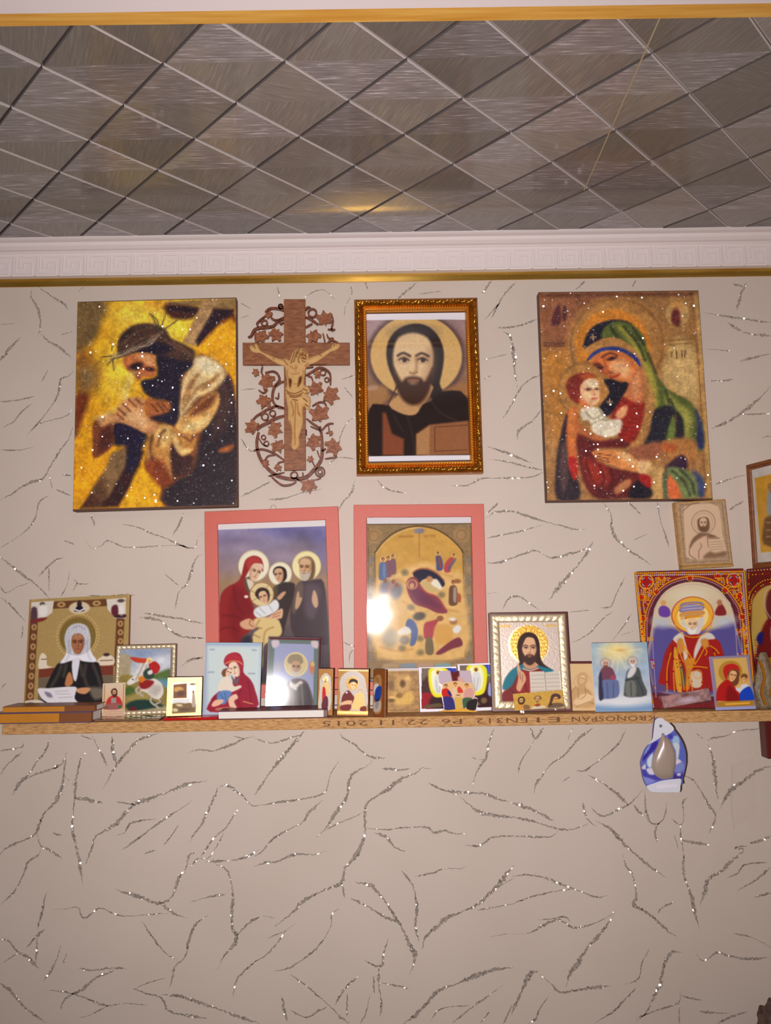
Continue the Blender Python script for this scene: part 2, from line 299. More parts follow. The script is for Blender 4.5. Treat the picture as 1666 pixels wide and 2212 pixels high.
VEINS = [
 ((0,1540,560,2212,1666), '''8:150,190 140,220 60,235 0,245;12:140,255 100,285 40,340 0,400;16:325,145 300,230 240,310 180,400 130,445 80,530;10:130,445 230,395 380,345;14:345,355 400,325 410,290;18:425,255 410,400 395,490 350,580 290,640 250,720 235,770 170,810 70,850 0,910;8:410,400 480,465;16:550,255 520,290 490,430 480,560 465,740 490,850 505,930 520,1010 535,1120;20:480,545 570,560 660,580;16:240,770 260,850 330,885 400,940;10:260,850 250,910 180,960 150,1040 90,1150 0,1235;12:590,145 640,240 690,340;10:520,145 590,170;18:720,145 725,240 750,330;16:1030,130 900,170 830,240 770,310 720,380 690,440 660,490;22:1330,437 1200,460 1060,515 960,550 870,585 800,650 740,720 620,790 590,870 550,970;8:750,570 870,590;8:1010,680 920,690 840,710 800,770 745,785;10:1240,555 1180,605 1060,680 930,775 830,850 760,890;8:1150,720 1100,790 1055,850;7:1000,880 930,905;10:1210,255 1290,235 1370,245 1430,225 1500,200 1570,165 1650,150;6:1570,165 1500,150;20:1400,480 1380,540 1340,620 1300,710 1240,790 1220,830;14:1410,480 1450,465 1500,490 1570,545 1620,595 1666,590;10:1540,605 1490,680 1450,740 1380,800 1320,880 1290,930;7:1440,770 1390,860 1340,930 1270,935;20:1250,900 1210,920 1200,990 1150,1060 1120,1150 1080,1210;8:1280,930 1220,990;18:740,1130 800,1155 900,1180 990,1220 1040,1225 1100,1280 1210,1320;14:1040,1225 1090,1200;8:345,1260 420,1260 500,1250 540,1320 640,1255 720,1285 800,1305 900,1300 1020,1290 1090,1290;16:1666,880 1570,930 1450,950 1330,955;18:1390,975 1450,1000 1480,1060 1500,1180 1490,1280 1500,1390 1520,1430 1510,1480 1440,1560 1400,1650;12:1520,1430 1600,1350 1666,1310;12:1225,1215 1330,1185 1450,1165;14:1340,1300 1250,1370 1210,1480 1190,1570 1130,1620 1110,1700 1090,1770;8:910,1330 980,1440 1060,1540 1140,1590;10:300,1140 270,1280 240,1390;16:285,1390 230,1440 170,1510;10:240,1440 230,1600;14:0,1450 60,1470 110,1530 180,1570 250,1640;9:110,1545 20,1605;14:390,1490 370,1570 320,1670 280,1720;10:430,1540 410,1610;14:510,1640 600,1655 700,1640 820,1645;20:730,1660 620,1700 540,1770 430,1830 390,1900;9:270,1780 400,1790 520,1820 680,1880 800,1865 960,1880;7:680,1890 580,1940 500,1960;16:0,1740 60,1780 130,1860 180,1910 300,1990;6:1070,1700 950,1735 860,1775;16:860,1770 960,1810 1040,1830 1080,1910 1180,1940 1330,1960;18:1040,1810 1180,1825 1340,1880 1430,1910 1560,1960 1666,1995;14:1666,1580 1600,1630 1520,1720 1500,1820;9:340,770 400,790'''),
 ((550,1540,1110,2212,1666), '''10:0,165 80,190 140,190 200,170 300,140;20:320,120 260,190 190,270 100,380 50,460 0,530;14:540,115 570,160 640,200 700,255 760,285 840,290;18:750,300 740,330 650,380 610,430 600,520 560,590 510,660 460,740 400,800;10:540,315 490,390 470,470 440,520 300,555 150,575 0,600;13:440,560 350,640 310,700 200,760 120,810 50,890 0,920;9:690,640 650,665 560,700 460,750;12:820,355 930,365 1000,360;20:1130,360 1070,355 1040,385 950,420 860,490 790,530 720,590 710,680 710,760 690,840 640,930 580,1000 560,1090 500,1120 400,1160 300,1220 250,1280 130,1370;12:720,740 850,750 920,740 1100,735 1150,770 1220,755 1280,775 1360,775;12:770,770 850,800 900,860 980,895;12:460,885 380,910 260,910 140,955 60,965 0,985;12:1540,100 1510,180 1490,280 1450,340 1420,400 1400,480;8:1395,285 1440,300 1480,300;14:1120,450 1200,490 1320,530;14:1190,490 1330,510 1480,520 1570,555 1666,580;20:1320,540 1380,590 1430,630 1530,655 1666,670;10:1350,850 1450,850 1530,800 1666,790;10:560,1090 580,1190;20:650,1090 740,1105 790,1150 850,1220 900,1310 940,1370 990,1470 1030,1560 1020,1620 995,1680;16:620,1190 720,1240 800,1290 880,1330 940,1360;18:945,1015 1000,1080 1030,1150 1045,1260 1035,1380 1060,1470;8:1030,1050 1140,1030 1220,1000 1320,1000 1360,985;22:1080,1520 1090,1460 1140,1400 1220,1330 1300,1290 1420,1240 1500,1170 1580,1090 1620,1030 1666,980;10:1430,1265 1540,1250 1666,1225;10:1580,1110 1666,1060;9:560,1250 500,1290 490,1370 440,1460 380,1530 300,1590 220,1640 130,1660;9:270,1350 200,1400 160,1460 80,1550 0,1600;8:200,1400 80,1450;12:230,1680 330,1750 400,1810 480,1880 560,1960 610,1995;9:480,1880 400,1920 330,1955 230,1910;12:670,1690 600,1750 540,1830 520,1880;14:175,1820 190,1900 210,1980;10:700,1585 780,1625 820,1620 830,1550 860,1450;18:800,1640 800,1750 815,1850 810,1950;12:810,1735 900,1750 990,1770;8:765,1690 770,1800;12:740,1810 720,1920 680,1995;10:595,1800 595,1950;22:960,1995 1060,1920 1130,1840 1190,1780 1300,1740 1440,1680 1540,1650 1666,1630;10:1600,1745 1500,1820 1400,1890 1270,1995;8:1380,1880 1200,1900 1130,1980;10:1510,1920 1450,1995;10:1660,1870 1600,1995;7:0,1325 60,1305 130,1320;7:1510,1440 1640,1415'''),
 ((1106,1540,1666,2212,1666), '''14:120,95 150,165 200,95;10:150,165 120,220 60,310 40,390;8:390,95 360,175;14:520,95 430,165 340,270 250,330 190,410 150,470 145,520;11:740,90 690,190 620,260 540,320 470,370 410,372;7:320,445 375,410;14:490,400 580,450 680,525 750,590;11:850,480 800,540 750,590 680,620 620,655 570,660 510,610;10:780,590 840,660;10:855,490 860,620 880,690 930,715 980,670 995,570;9:950,700 920,760 935,830;18:0,580 130,620 270,695;13:0,665 150,700 300,745 400,745 490,710;9:0,790 150,795 250,795 300,755;14:455,575 470,640 500,700 550,730;18:540,695 630,745 740,860 830,940 900,995 990,1060;16:710,905 730,975 770,1030 790,1100 800,1190 785,1235 860,1280 940,1340 1000,1400 1065,1440;7:1040,1215 960,1255 940,1290;10:1130,540 1100,580 1105,680 1080,720 1030,680;16:1080,720 1090,820 1105,920 1100,1000 1125,1100 1160,1200 1180,1300 1210,1400;9:1045,780 1070,880;14:1090,815 1180,835 1270,845;16:1110,400 1170,440 1220,510 1270,600 1310,660 1270,770;8:1180,130 1230,165;18:1260,200 1290,280 1305,400 1320,530 1350,590;8:1600,95 1560,105 1450,115 1380,145 1280,165 1250,190;20:1666,340 1600,360 1500,430 1420,490 1370,550 1340,620;12:1666,790 1600,820 1520,835;20:1510,855 1430,870 1490,880 1400,960 1340,1020 1260,1070 1240,1150 1210,1240;10:1666,985 1580,1065 1480,1125 1440,1145;8:1640,960 1500,975 1450,1030 1380,1060;8:1666,1155 1560,1185;12:0,1050 100,1040 210,1060 300,1095 400,1130 490,1165 560,1185 620,1170;10:0,1230 130,1180 260,1150 400,1130;12:0,1420 110,1415 200,1365 300,1330 400,1380 500,1360 600,1320 660,1270;7:170,1330 280,1320 340,1310 380,1345;20:660,1290 600,1380 540,1450 470,1530 420,1610 370,1680 345,1760;22:0,1940 40,1840 90,1730 120,1670 170,1660;14:180,1680 250,1740 310,1795 400,1785 520,1765 640,1755;9:235,1820 180,1900 150,1970 105,1995;9:885,1515 840,1600 810,1710 720,1745;13:800,1765 720,1850 650,1920 530,1990;18:1100,1540 1030,1540 980,1610 960,1720 900,1850 860,1930 800,1980;12:800,1960 920,1915 1070,1860 1080,1790;12:1080,1810 1130,1830 1220,1845;12:1075,1860 1075,1995;11:1170,1525 1220,1590 1270,1575 1320,1540 1400,1560 1500,1580 1666,1570;9:1420,1415 1520,1435 1600,1470 1666,1510;12:1200,1920 1400,1930;14:1320,1995 1440,1940 1520,1920'''),
 ((0,590,330,1300,1028), '''14:215,105 210,165 245,220 270,300 270,380 250,420;14:275,410 330,460 400,500 490,575;14:260,95 340,150 420,200 460,245;10:565,95 530,125;8:0,345 100,342;16:140,430 80,490 0,590;8:490,390 415,415;8:325,650 280,730;12:500,655 460,695 410,715 400,780 370,860 290,970 220,1050 180,1090;9:220,1040 300,1000 440,965 490,910;9:0,865 120,855 230,830;9:225,870 150,930 90,1000 0,1045;15:490,1040 460,1120 400,1200 340,1300 290,1380 180,1420 90,1480 0,1530;10:330,1350 350,1450;10:0,1190 140,1190 235,1168;12:380,1455 480,1500;8:420,1355 480,1365;10:330,1500 265,1540 240,1640 190,1720 100,1790 0,1850;8:610,1620 640,1700;8:430,1800 500,1825;14:0,1910 80,1970 150,2030 230,2085 300,2150 340,2200;14:430,1910 370,1935 320,1980 260,2040;9:330,1980 330,2150;9:470,2010 450,2100 410,2180;9:0,2100 40,2150 120,2110 200,2085;10:500,2060 530,2090 610,2090;8:520,2080 490,2140;9:590,2165 680,2175 820,2165 910,2168'''),
 ((0,1080,460,1560,1666), '''14:960,190 1080,215 1180,260 1270,290 1340,320 1490,385;12:1440,100 1400,190 1350,280;8:670,320 720,380 790,360 850,320 990,370 1250,360 1400,355 1520,375 1550,290 1590,260;13:1590,425 1540,450 1500,550 1460,660 1400,720 1370,860;8:1290,580 1400,670;14:1100,880 1280,910 1420,930 1600,970;18:1090,920 1250,940 1320,1010 1400,1060 1500,1080 1600,1080;10:1400,1310 1500,1255 1600,1235;16:0,760 70,810 140,890 200,950;12:180,980 170,1080;10:0,1480 50,1430'''),
 ((1030,590,1666,1310,1666), '''12:30,120 85,40;10:225,50 150,130 80,260;10:130,170 40,270;12:620,40 560,95;10:900,40 880,80;10:100,310 230,300 345,260;16:150,330 190,360 210,450 215,560 230,650;12:360,575 290,610 240,660 200,740 150,820;9:40,490 170,460;7:40,600 80,580;12:370,770 310,840 240,890 230,940;14:60,980 180,1020 310,1075;10:60,1050 180,1070 300,1100 380,1115;8:0,1160 150,1160 300,1155 380,1125;8:60,1360 120,1300;11:50,1390 110,1350 210,1350 300,1380 400,1410 480,1430 560,1450 620,1448;9:60,1500 150,1480 250,1460 390,1420;12:60,1640 140,1635 260,1590 330,1570 420,1610 520,1590 620,1560 660,1520;18:660,1525 600,1620 530,1700 470,1770 410,1850;14:710,1290 760,1370 770,1470 830,1540 880,1580 990,1650;7:970,1475 890,1510;12:850,1290 930,1365;9:1020,1290 1040,1400 1070,1490 1090,1560;12:1530,50 1500,110 1470,210;9:1450,60 1510,80;10:1280,220 1380,240 1520,260 1666,280;16:1420,280 1480,320 1560,345 1666,355;8:1300,430 1440,440;10:1490,500 1560,480 1666,455;8:1300,610 1400,610 1450,600;15:1666,640 1600,710 1500,790 1420,840 1320,885;8:1500,800 1660,795;9:1340,1200 1450,1160 1530,1140;9:1430,1340 1510,1290;7:1610,930 1666,920'''),
 ((520,590,1060,1130,1666), '''7:245,90 265,170;8:430,160 500,120 560,115 630,180;8:730,70 740,140 700,220 690,290;8:830,60 850,110;14:1180,60 1120,110 1050,170;8:1190,140 1340,120;8:0,200 70,240;6:0,300 60,280;8:0,780 100,770;8:670,710 760,680;8:690,760 750,830;9:770,950 700,1010 660,1110 650,1200;9:580,1280 650,1230 760,1240;12:0,1490 100,1440 200,1390;9:180,1510 300,1500 420,1460 550,1440;12:760,1380 740,1460 680,1530 650,1590;10:910,1375 960,1430 1030,1455 1100,1465;12:1666,1360 1580,1380 1510,1415 1400,1415;8:0,1100 60,1180 120,1190'''),
 ((400,1360,820,1600,1666), '''10:0,60 160,75;10:0,280 60,250 160,235;8:1340,100 1400,130 1450,150 1410,220 1410,290'''),
 ((1000,1080,1400,1480,1666), '''12:350,1000 420,880 510,870 560,900 690,990;8:950,1010 1150,990;10:1230,968 1330,960 1380,850 1460,690;12:1350,1000 1250,1080 1150,1190 1060,1250 970,1285;12:1520,1020 1450,1130 1340,1270;8:1530,1180 1420,1220;8:210,845 320,830'''),
]
def build_veins():
    V = []; F = []
    rr = random.Random(3)
    for (x0, y0, x1, y1, W), txt in VEINS:
        s = W/(x1-x0)
        for seg in txt.split(';'):
            wd, pts = seg.split(':')
            px = [tuple(float(q) for q in p.split(',')) for p in pts.split(' ')]
            wpx = float(wd)/s*1.45+.6
            P = np.array([[*(lambda a: (a.x, a.z))(at(x0+p[0]/s, y0+p[1]/s))] for p in px])
            C = catmull(P, 8, False)
            # resample at about 3 mm
            d = np.r_[0, np.cumsum(np.linalg.norm(np.diff(C, axis=0), axis=1))]
            n = max(4, int(d[-1]/.003)); t = np.linspace(0, d[-1], n)
            C = np.stack([np.interp(t, d, C[:, 0]), np.interp(t, d, C[:, 1])], 1)
            T = np.gradient(C, axis=0); T /= np.linalg.norm(T, axis=1)[:, None]+1e-9
            N = np.stack([-T[:, 1], T[:, 0]], 1)
            hw = wpx*1.5/FPX*.5
            ph = rr.uniform(0, 6)
            kk = np.linspace(0, 1, n)
            env = np.clip(np.minimum(kk, 1-kk)*7, .22, 1)*(.62+.38*np.sin(t/.016+ph)*np.sin(t/.041+ph*2))
            a = hw*env*np.array([rr.uniform(.45, 1.25) for _ in range(n)])
            b = hw*env*np.array([rr.uniform(.45, 1.25) for _ in range(n)])
            C += N*np.array([rr.uniform(-.25, .25) for _ in range(n)])[:, None]*hw
            k0 = len(V)
            for i in range(n):
                p = C[i]+N[i]*a[i]; q = C[i]-N[i]*b[i]
                V += [(p[0], -.0004, p[1]), (q[0], -.0004, q[1])]
            for i in range(n-1):
                F.append((k0+2*i, k0+2*i+2, k0+2*i+3, k0+2*i+1))
    me = pydata(V, F)
    o = link('glitter_veins', me, M['vein'], wall); o['kind'] = 'stuff'
    o['label'] = 'silver grey glitter veins printed on the wallpaper'
build_veins()

# ---- ceiling: backing board, tiles, gold tape, white slab
ceil = struct('ceiling', boxes_mesh([(-1.6, XR+.1, -3.2, .1, ZT+.006, ZT+.05)]), M['grout'])
def tile_mat(name, rot, c1, c2, strk, rough):
    m, nt, b = newmat(name)
    tc = nd(nt, 'ShaderNodeTexCoord'); oi = nd(nt, 'ShaderNodeObjectInfo')
    rt = nd(nt, 'ShaderNodeMapping'); rt.inputs['Rotation'].default_value = (0, 0, rot); rt.inputs['Scale'].default_value = (1, 1, 1)
    sc_ = nd(nt, 'ShaderNodeMapping'); sc_.inputs['Scale'].default_value = (22, 330, 1)
    of = nd(nt, 'ShaderNodeVectorMath', operation='ADD')
    cm = nd(nt, 'ShaderNodeCombineXYZ'); mu = nd(nt, 'ShaderNodeMath', operation='MULTIPLY'); mu.inputs[1].default_value = 40
    nt.links.new(oi.outputs['Random'], mu.inputs[0]); nt.links.new(mu.outputs[0], cm.inputs[0]); nt.links.new(mu.outputs[0], cm.inputs[1])
    nt.links.new(tc.outputs['Object'], rt.inputs[0]); nt.links.new(rt.outputs[0], sc_.inputs[0]); nt.links.new(sc_.outputs[0], of.inputs[0]); nt.links.new(cm.outputs[0], of.inputs[1])
    nz = nd(nt, 'ShaderNodeTexNoise'); nz.inputs['Scale'].default_value = 1.0; nz.inputs['Detail'].default_value = 5; nz.inputs['Roughness'].default_value = .65
    nt.links.new(of.outputs[0], nz.inputs['Vector'])
    cr = nd(nt, 'ShaderNodeValToRGB'); e = cr.color_ramp.elements
    e[0].position = .36; e[0].color = tuple(lin(c1))+(1,); e[1].position = .56; e[1].color = tuple(lin(c2))+(1,)
    e2 = e.new(.72); e2.color = tuple(lin(strk))+(1,)
    nt.links.new(nz.outputs['Fac'], cr.inputs[0])
    mr = nd(nt, 'ShaderNodeMapRange'); mr.inputs['To Min'].default_value = .72; mr.inputs['To Max'].default_value = 1.25
    nt.links.new(oi.outputs['Random'], mr.inputs['Value'])
    mx = nd(nt, 'ShaderNodeMix', data_type='RGBA', blend_type='MULTIPLY'); mx.inputs['Factor'].default_value = 1
    nt.links.new(cr.outputs[0], mx.inputs['A']); nt.links.new(mr.outputs[0], mx.inputs['B']); nt.links.new(mx.outputs['Result'], b.inputs['Base Color'])
    bp = nd(nt, 'ShaderNodeBump'); bp.inputs['Strength'].default_value = .12; bp.inputs['Distance'].default_value = .001
    nt.links.new(nz.outputs['Fac'], bp.inputs['Height']); nt.links.new(bp.outputs['Normal'], b.inputs['Normal'])
    b.inputs['Roughness'].default_value = rough; b.inputs['Specular IOR Level'].default_value = .5
    b.inputs['Coat Weight'].default_value = .6; b.inputs['Coat Roughness'].default_value = .09; b.inputs['Coat IOR'].default_value = 1.5
    b.inputs['Metallic'].default_value = .15
    return m
TA = tile_mat('brushed_tile_straight_grain_sheen', 0.0, (118, 110, 108), (142, 134, 132), (214, 208, 214), .32)  # bright streaks: straight grain plus its flash sheen, put into the colour
TB = tile_mat('brushed_tile_slanted_grain', math.radians(62), (116, 108, 102), (128, 120, 112), (150, 142, 136), .35)
TC = tile_mat('brushed_tile_cross_grain', math.radians(-20), (120, 112, 106), (132, 124, 117), (158, 150, 146), .35)
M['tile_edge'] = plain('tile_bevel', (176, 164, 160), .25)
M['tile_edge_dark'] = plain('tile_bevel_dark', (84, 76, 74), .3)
LA = .223*HC; LB = .1123*HC; TH = -.0104
def tile_mesh(mA, mB):
    g = .0008; e = .0020
    hx = LA/2; hy = LB
    def ring(ins, z):
        k = 1-ins*math.sqrt(2)/hx
        return [(-hx*k, 0, z), (0, -hy*k, z), (hx*k, 0, z), (0, hy*k, z)]      # left, near, right, far
    V = ring(g, .006)+ring(g, .0012)+ring(g+e, 0.0)
    F = []; mi = []
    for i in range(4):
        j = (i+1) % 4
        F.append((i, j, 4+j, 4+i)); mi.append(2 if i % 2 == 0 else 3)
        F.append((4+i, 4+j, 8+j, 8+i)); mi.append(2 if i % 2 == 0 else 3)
    F.append((8, 9, 10)); mi.append(0); F.append((8, 10, 11)); mi.append(1)
    me = pydata(V, F)
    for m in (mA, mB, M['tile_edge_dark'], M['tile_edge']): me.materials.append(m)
    me.polygons.foreach_set('material_index', mi)
    bm = bmesh.new(); bm.from_mesh(me); bmesh.ops.recalc_face_normals(bm, faces=list(bm.faces)); 
    for f in bm.faces:
        if f.material_index < 2 and f.normal.z > 0: f.normal_flip()
    bm.to_mesh(me); bm.free()
    return me
TM = [tile_mesh(TA, TB), tile_mesh(TA, TC), tile_mesh(TC, TB), tile_mesh(TB, TA)]
c0 = at_z(1420, 50, ZT); c1 = at_z(1262, 410, ZT)
cd = (c1-c0).normalized(); cside = Vector((-cd.y, cd.x, 0))
if cside.x < 0: cside = -cside
rt = random.Random(11)
for r in range(-2, 8):
    off = 0.0 if r % 2 == 0 else -.5
    for c in range(-6, 16):
        u = (off+c+.5)*LA; v = r*LB
        x = -.6081*HC+u*math.cos(TH)-v*math.sin(TH); y = -DIST+1.289*HC+u*math.sin(TH)+v*math.cos(TH)
        if not (-1.25 < x < XR-.05 and -.80 < y+.15 and y < .03): continue
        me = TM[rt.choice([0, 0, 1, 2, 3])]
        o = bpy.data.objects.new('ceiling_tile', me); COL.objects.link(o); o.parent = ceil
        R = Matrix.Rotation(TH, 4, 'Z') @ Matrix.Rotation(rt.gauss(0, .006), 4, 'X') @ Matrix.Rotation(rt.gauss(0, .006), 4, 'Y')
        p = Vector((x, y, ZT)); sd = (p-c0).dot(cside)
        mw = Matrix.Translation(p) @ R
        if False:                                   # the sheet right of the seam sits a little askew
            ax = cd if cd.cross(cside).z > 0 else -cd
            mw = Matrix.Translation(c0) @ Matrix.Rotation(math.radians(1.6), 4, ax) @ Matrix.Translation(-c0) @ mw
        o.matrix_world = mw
        # parent sits at the origin, so the local matrix is the world matrix
sm = c0-cd*.1; se = c1+cd*.0
nx = cside*.0010
seam = pydata([sm-nx+Vector((0, 0, -.0014)), se-nx+Vector((0, 0, -.0014)), se+nx+Vector((0, 0, -.0014)), sm+nx+Vector((0, 0, -.0014)),
               sm-nx+Vector((0, 0, .006)), se-nx+Vector((0, 0, .006)), se+nx+Vector((0, 0, .006)), sm+nx+Vector((0, 0, .006))],
              [(0, 1, 2, 3), (7, 6, 5, 4), (0, 4, 5, 1), (1, 5, 6, 2), (2, 6, 7, 3), (3, 7, 4, 0)])
o = link('seam_strip', seam, plain('pale_gold_seam', (176, 160, 128), .4, metal=.2), ceil); o['label'] = 'thin pale gold seam between ceiling sheets'

def gold_tape(name, warm, rough, metal):
    m, nt, b = newmat(name)
    tc = nd(nt, 'ShaderNodeTexCoord'); mp = nd(nt, 'ShaderNodeMapping'); mp.inputs['Scale'].default_value = (5, 90, 90)
    nz = nd(nt, 'ShaderNodeTexNoise'); nz.inputs['Scale'].default_value = 1.6; nz.inputs['Detail'].default_value = 5
    cr = nd(nt, 'ShaderNodeValToRGB'); cr.color_ramp.elements[0].position = .3; cr.color_ramp.elements[1].position = .75
    cr.color_ramp.elements[0].color = tuple(lin(warm[0]))+(1,); cr.color_ramp.elements[1].color = tuple(lin(warm[1]))+(1,)
    nt.links.new(tc.outputs['Object'], mp.inputs[0]); nt.links.new(mp.outputs[0], nz.inputs['Vector']); nt.links.new(nz.outputs['Fac'], cr.inputs[0]); nt.links.new(cr.outputs[0], b.inputs['Base Color'])
    bp = nd(nt, 'ShaderNodeBump'); bp.inputs['Strength'].default_value = .1; bp.inputs['Distance'].default_value = .002
    nt.links.new(nz.outputs['Fac'], bp.inputs['Height']); nt.links.new(bp.outputs['Normal'], b.inputs['Normal'])
    b.inputs['Roughness'].default_value = rough; b.inputs['Metallic'].default_value = metal
    return m
M['gold_ceiling'] = gold_tape('satin_gold_tape', ((214, 150, 52), (240, 190, 96)), .38, .25)
M['gold_wall'] = gold_tape('mirror_gold_tape', ((176, 130, 44), (206, 168, 84)), .22, .75)
# slightly skewed run of the tape, as in the room
def strip_quad(p, q, z0, z1):                      # p,q lists of (x,y): near edge, far edge
    V = [(*p[0], z0), (*p[1], z0), (*q[1], z0), (*q[0], z0), (*p[0], z1), (*p[1], z1), (*q[1], z1), (*q[0], z1)]
    return pydata(V, [(0, 3, 2, 1), (4, 5, 6, 7), (0, 1, 5, 4), (1, 2, 6, 5), (2, 3, 7, 6), (3, 0, 4, 7)])
def ceil_line(pa, pb, z):
    a = at_z(*pa, z); b = at_z(*pb, z); d = (b-a)
    f = lambda X: a.y+d.y*(X-a.x)/d.x
    return (-1.6, f(-1.6)), (XR, f(XR))
zs_ = ZT-.003
L_in = ceil_line((0, 57), (1666, 37), zs_); L_out = ceil_line((0, 30), (1666, 7), zs_-.006)
struct('trim_1', strip_quad(L_out, L_in, zs_, ZT+.005), M['gold_ceiling'])['label'] = 'satin gold tape along the ceiling edge at the top'
nearL = ((-1.6, -3.2), (XR, -3.2))
struct('trim_2', strip_quad(nearL, L_out, zs_-.006, ZT+.005), M['white_ceiling'])['label'] = 'white ceiling slab nearest the viewer'

# ---- cornice
prof = [(0, .6873), (-.015, .6873), (-.0155, .6890), (-.0155, .7340), (-.0185, .7352), (-.0185, .7372), (-.026, .7385), (-.033, .7425),
        (-.036, .7462), (-.036, .7480), (-.046, .7490), (-.0500, .7505), (-.0500, .7540), (0, .7540)]
V = []; n = len(prof)
for X in (-1.6, XR):
    V += [(X, y, ZC+z) for y, z in prof]
F = [(i, (i+1) % n, n+(i+1) % n, n+i) for i in range(n)]+[tuple(range(n))[::-1], tuple(range(n, 2*n))]
me = pydata(V, F); bm = bmesh.new(); bm.from_mesh(me); bmesh.ops.recalc_face_normals(bm, faces=list(bm.faces)); bm.to_mesh(me); bm.free()
corn = struct('trim_3', me, M['white_trim']); corn['label'] = 'white moulded cornice with a key pattern frieze'
# key pattern: one relief per repeat
PER = 53.7*1.485/FPX
def key_mesh():
    k = PER/54; th = .0022; B = []
    for x0, x1, z0, z1 in ((-2.5, 2.5, -2.5, 42.5), (2.5, 34.5, -2.5, 2.5), (34.5, 39.5, -2.5, 28.5), (16.5, 34.5, 23.5, 28.5), (16.5, 21.5, 12, 23.5),
                           (6.5, 44.5, 37.5, 42.5), (44.5, 49.5, -6, 42.5), (6.5, 11.5, 12, 37.5)):
        B.append((x0*k, x1*k, -th, .0004, z0*k, z1*k))
    return boxes_mesh(B)
km = key_mesh(); km.materials.append(M['white_trim'])
for i in range(-14, 32):
    o = bpy.data.objects.new('key_relief', km); COL.objects.link(o); o.parent = corn
    o.location = (at(32, 580, -.0155).x+i*PER+.0, -.0155, ZC+.6925)
struct('trim_4', boxes_mesh([(-1.6, XR-.001, -.0025, .0, ZC+.6707, ZC+.6873)]), M['gold_wall'])['label'] = 'mirror gold tape along the wall under the cornice'

# ---- shelf
SD = .13
ZS = at(833, 1549, -SD).z
def chip_mat():
    m, nt, b = newmat('raw_chipboard')
    tc = nd(nt, 'ShaderNodeTexCoord'); mp = nd(nt, 'ShaderNodeMapping'); mp.inputs['Scale'].default_value = (60, 160, 330)
    n1 = nd(nt, 'ShaderNodeTexNoise'); n1.inputs['Scale'].default_value = 1.3; n1.inputs['Detail'].default_value = 5; n1.inputs['Roughness'].default_value = .7
    cr = nd(nt, 'ShaderNodeValToRGB'); e = cr.color_ramp.elements
    e[0].position = .28; e[0].color = tuple(lin((122, 78, 40)))+(1,); e[1].position = .5; e[1].color = tuple(lin((186, 138, 84)))+(1,)
    q = e.new(.75); q.color = tuple(lin((214, 172, 116)))+(1,)
    nt.links.new(tc.outputs['Object'], mp.inputs[0]); nt.links.new(mp.outputs[0], n1.inputs['Vector']); nt.links.new(n1.outputs['Fac'], cr.inputs[0]); nt.links.new(cr.outputs[0], b.inputs['Base Color'])
    bp = nd(nt, 'ShaderNodeBump'); bp.inputs['Strength'].default_value = .5; bp.inputs['Distance'].default_value = .001
    nt.links.new(n1.outputs['Fac'], bp.inputs['Height']); nt.links.new(bp.outputs['Normal'], b.inputs['Normal'])
    b.inputs['Roughness'].default_value = .8
    return m
M['chip'] = chip_mat()
ST = .0188
XL = at(4, 1575, -SD).x
shelf = empty('shelf', Matrix.Translation((XL, 0, ZS-ST)), 'long raw chipboard shelf holding the row of icons', 'shelf')
box('shelf_board', 0, XR-.002-XL, -SD, -.0008, 0, ST, M['chip'], shelf, .0008)
def stamp(txt, pxl, pxr, size):
    cu = bpy.data.curves.new('t', 'FONT'); cu.body = txt; cu.size = size; cu.extrude = .00008; cu.space_character = 1.1; cu.resolution_u = 2
    ob = bpy.data.objects.new('t', cu); COL.objects.link(ob)
    dg = bpy.context.evaluated_depsgraph_get(); me = bpy.data.meshes.new_from_object(ob.evaluated_get(dg))
    bpy.data.objects.remove(ob, do_unlink=True)
    xs = [v.co.x for v in me.vertices]; ys = [v.co.y for v in me.vertices]
    a = at(pxl, 1562, -SD).x-XL; b = at(pxr, 1562, -SD).x-XL
    sx = (b-a)/(max(xs)-min(xs)); cz = ST/2; my = (max(ys)+min(ys))/2
    for v in me.vertices:                          # the board lies upside down, so the stamp does too
        x, y, z = v.co
        v.co = (b-(x-min(xs))*sx, -SD-.0001-z, cz-(y-my))
    return link('stamped_lettering', me, plain('black_ink_stamp', (108, 68, 40), .8), shelf)
stamp('22.11.2015', 697, 925, .0125); stamp('P6', 954, 998, .0125); stamp('EN312', 1029, 1140, .0125); stamp('E1', 1160, 1210, .0125); stamp('KRONOSPAN', 1236, 1416, .0125)

# ---- wood block under the shelf end, and the lump at the lower right corner
bx = at(1656, 1600, -.10); bz = at(1656, 1640, -.10).z
post = empty('shelf_block', Matrix.Translation((bx.x, 0, bz)), 'dark maroon wooden block under the right end of the shelf', 'block')
box('block_body', 0, .03, -.10, -.075, 0, ZS-ST-.0005-bz, M['maroon'], post, .002)
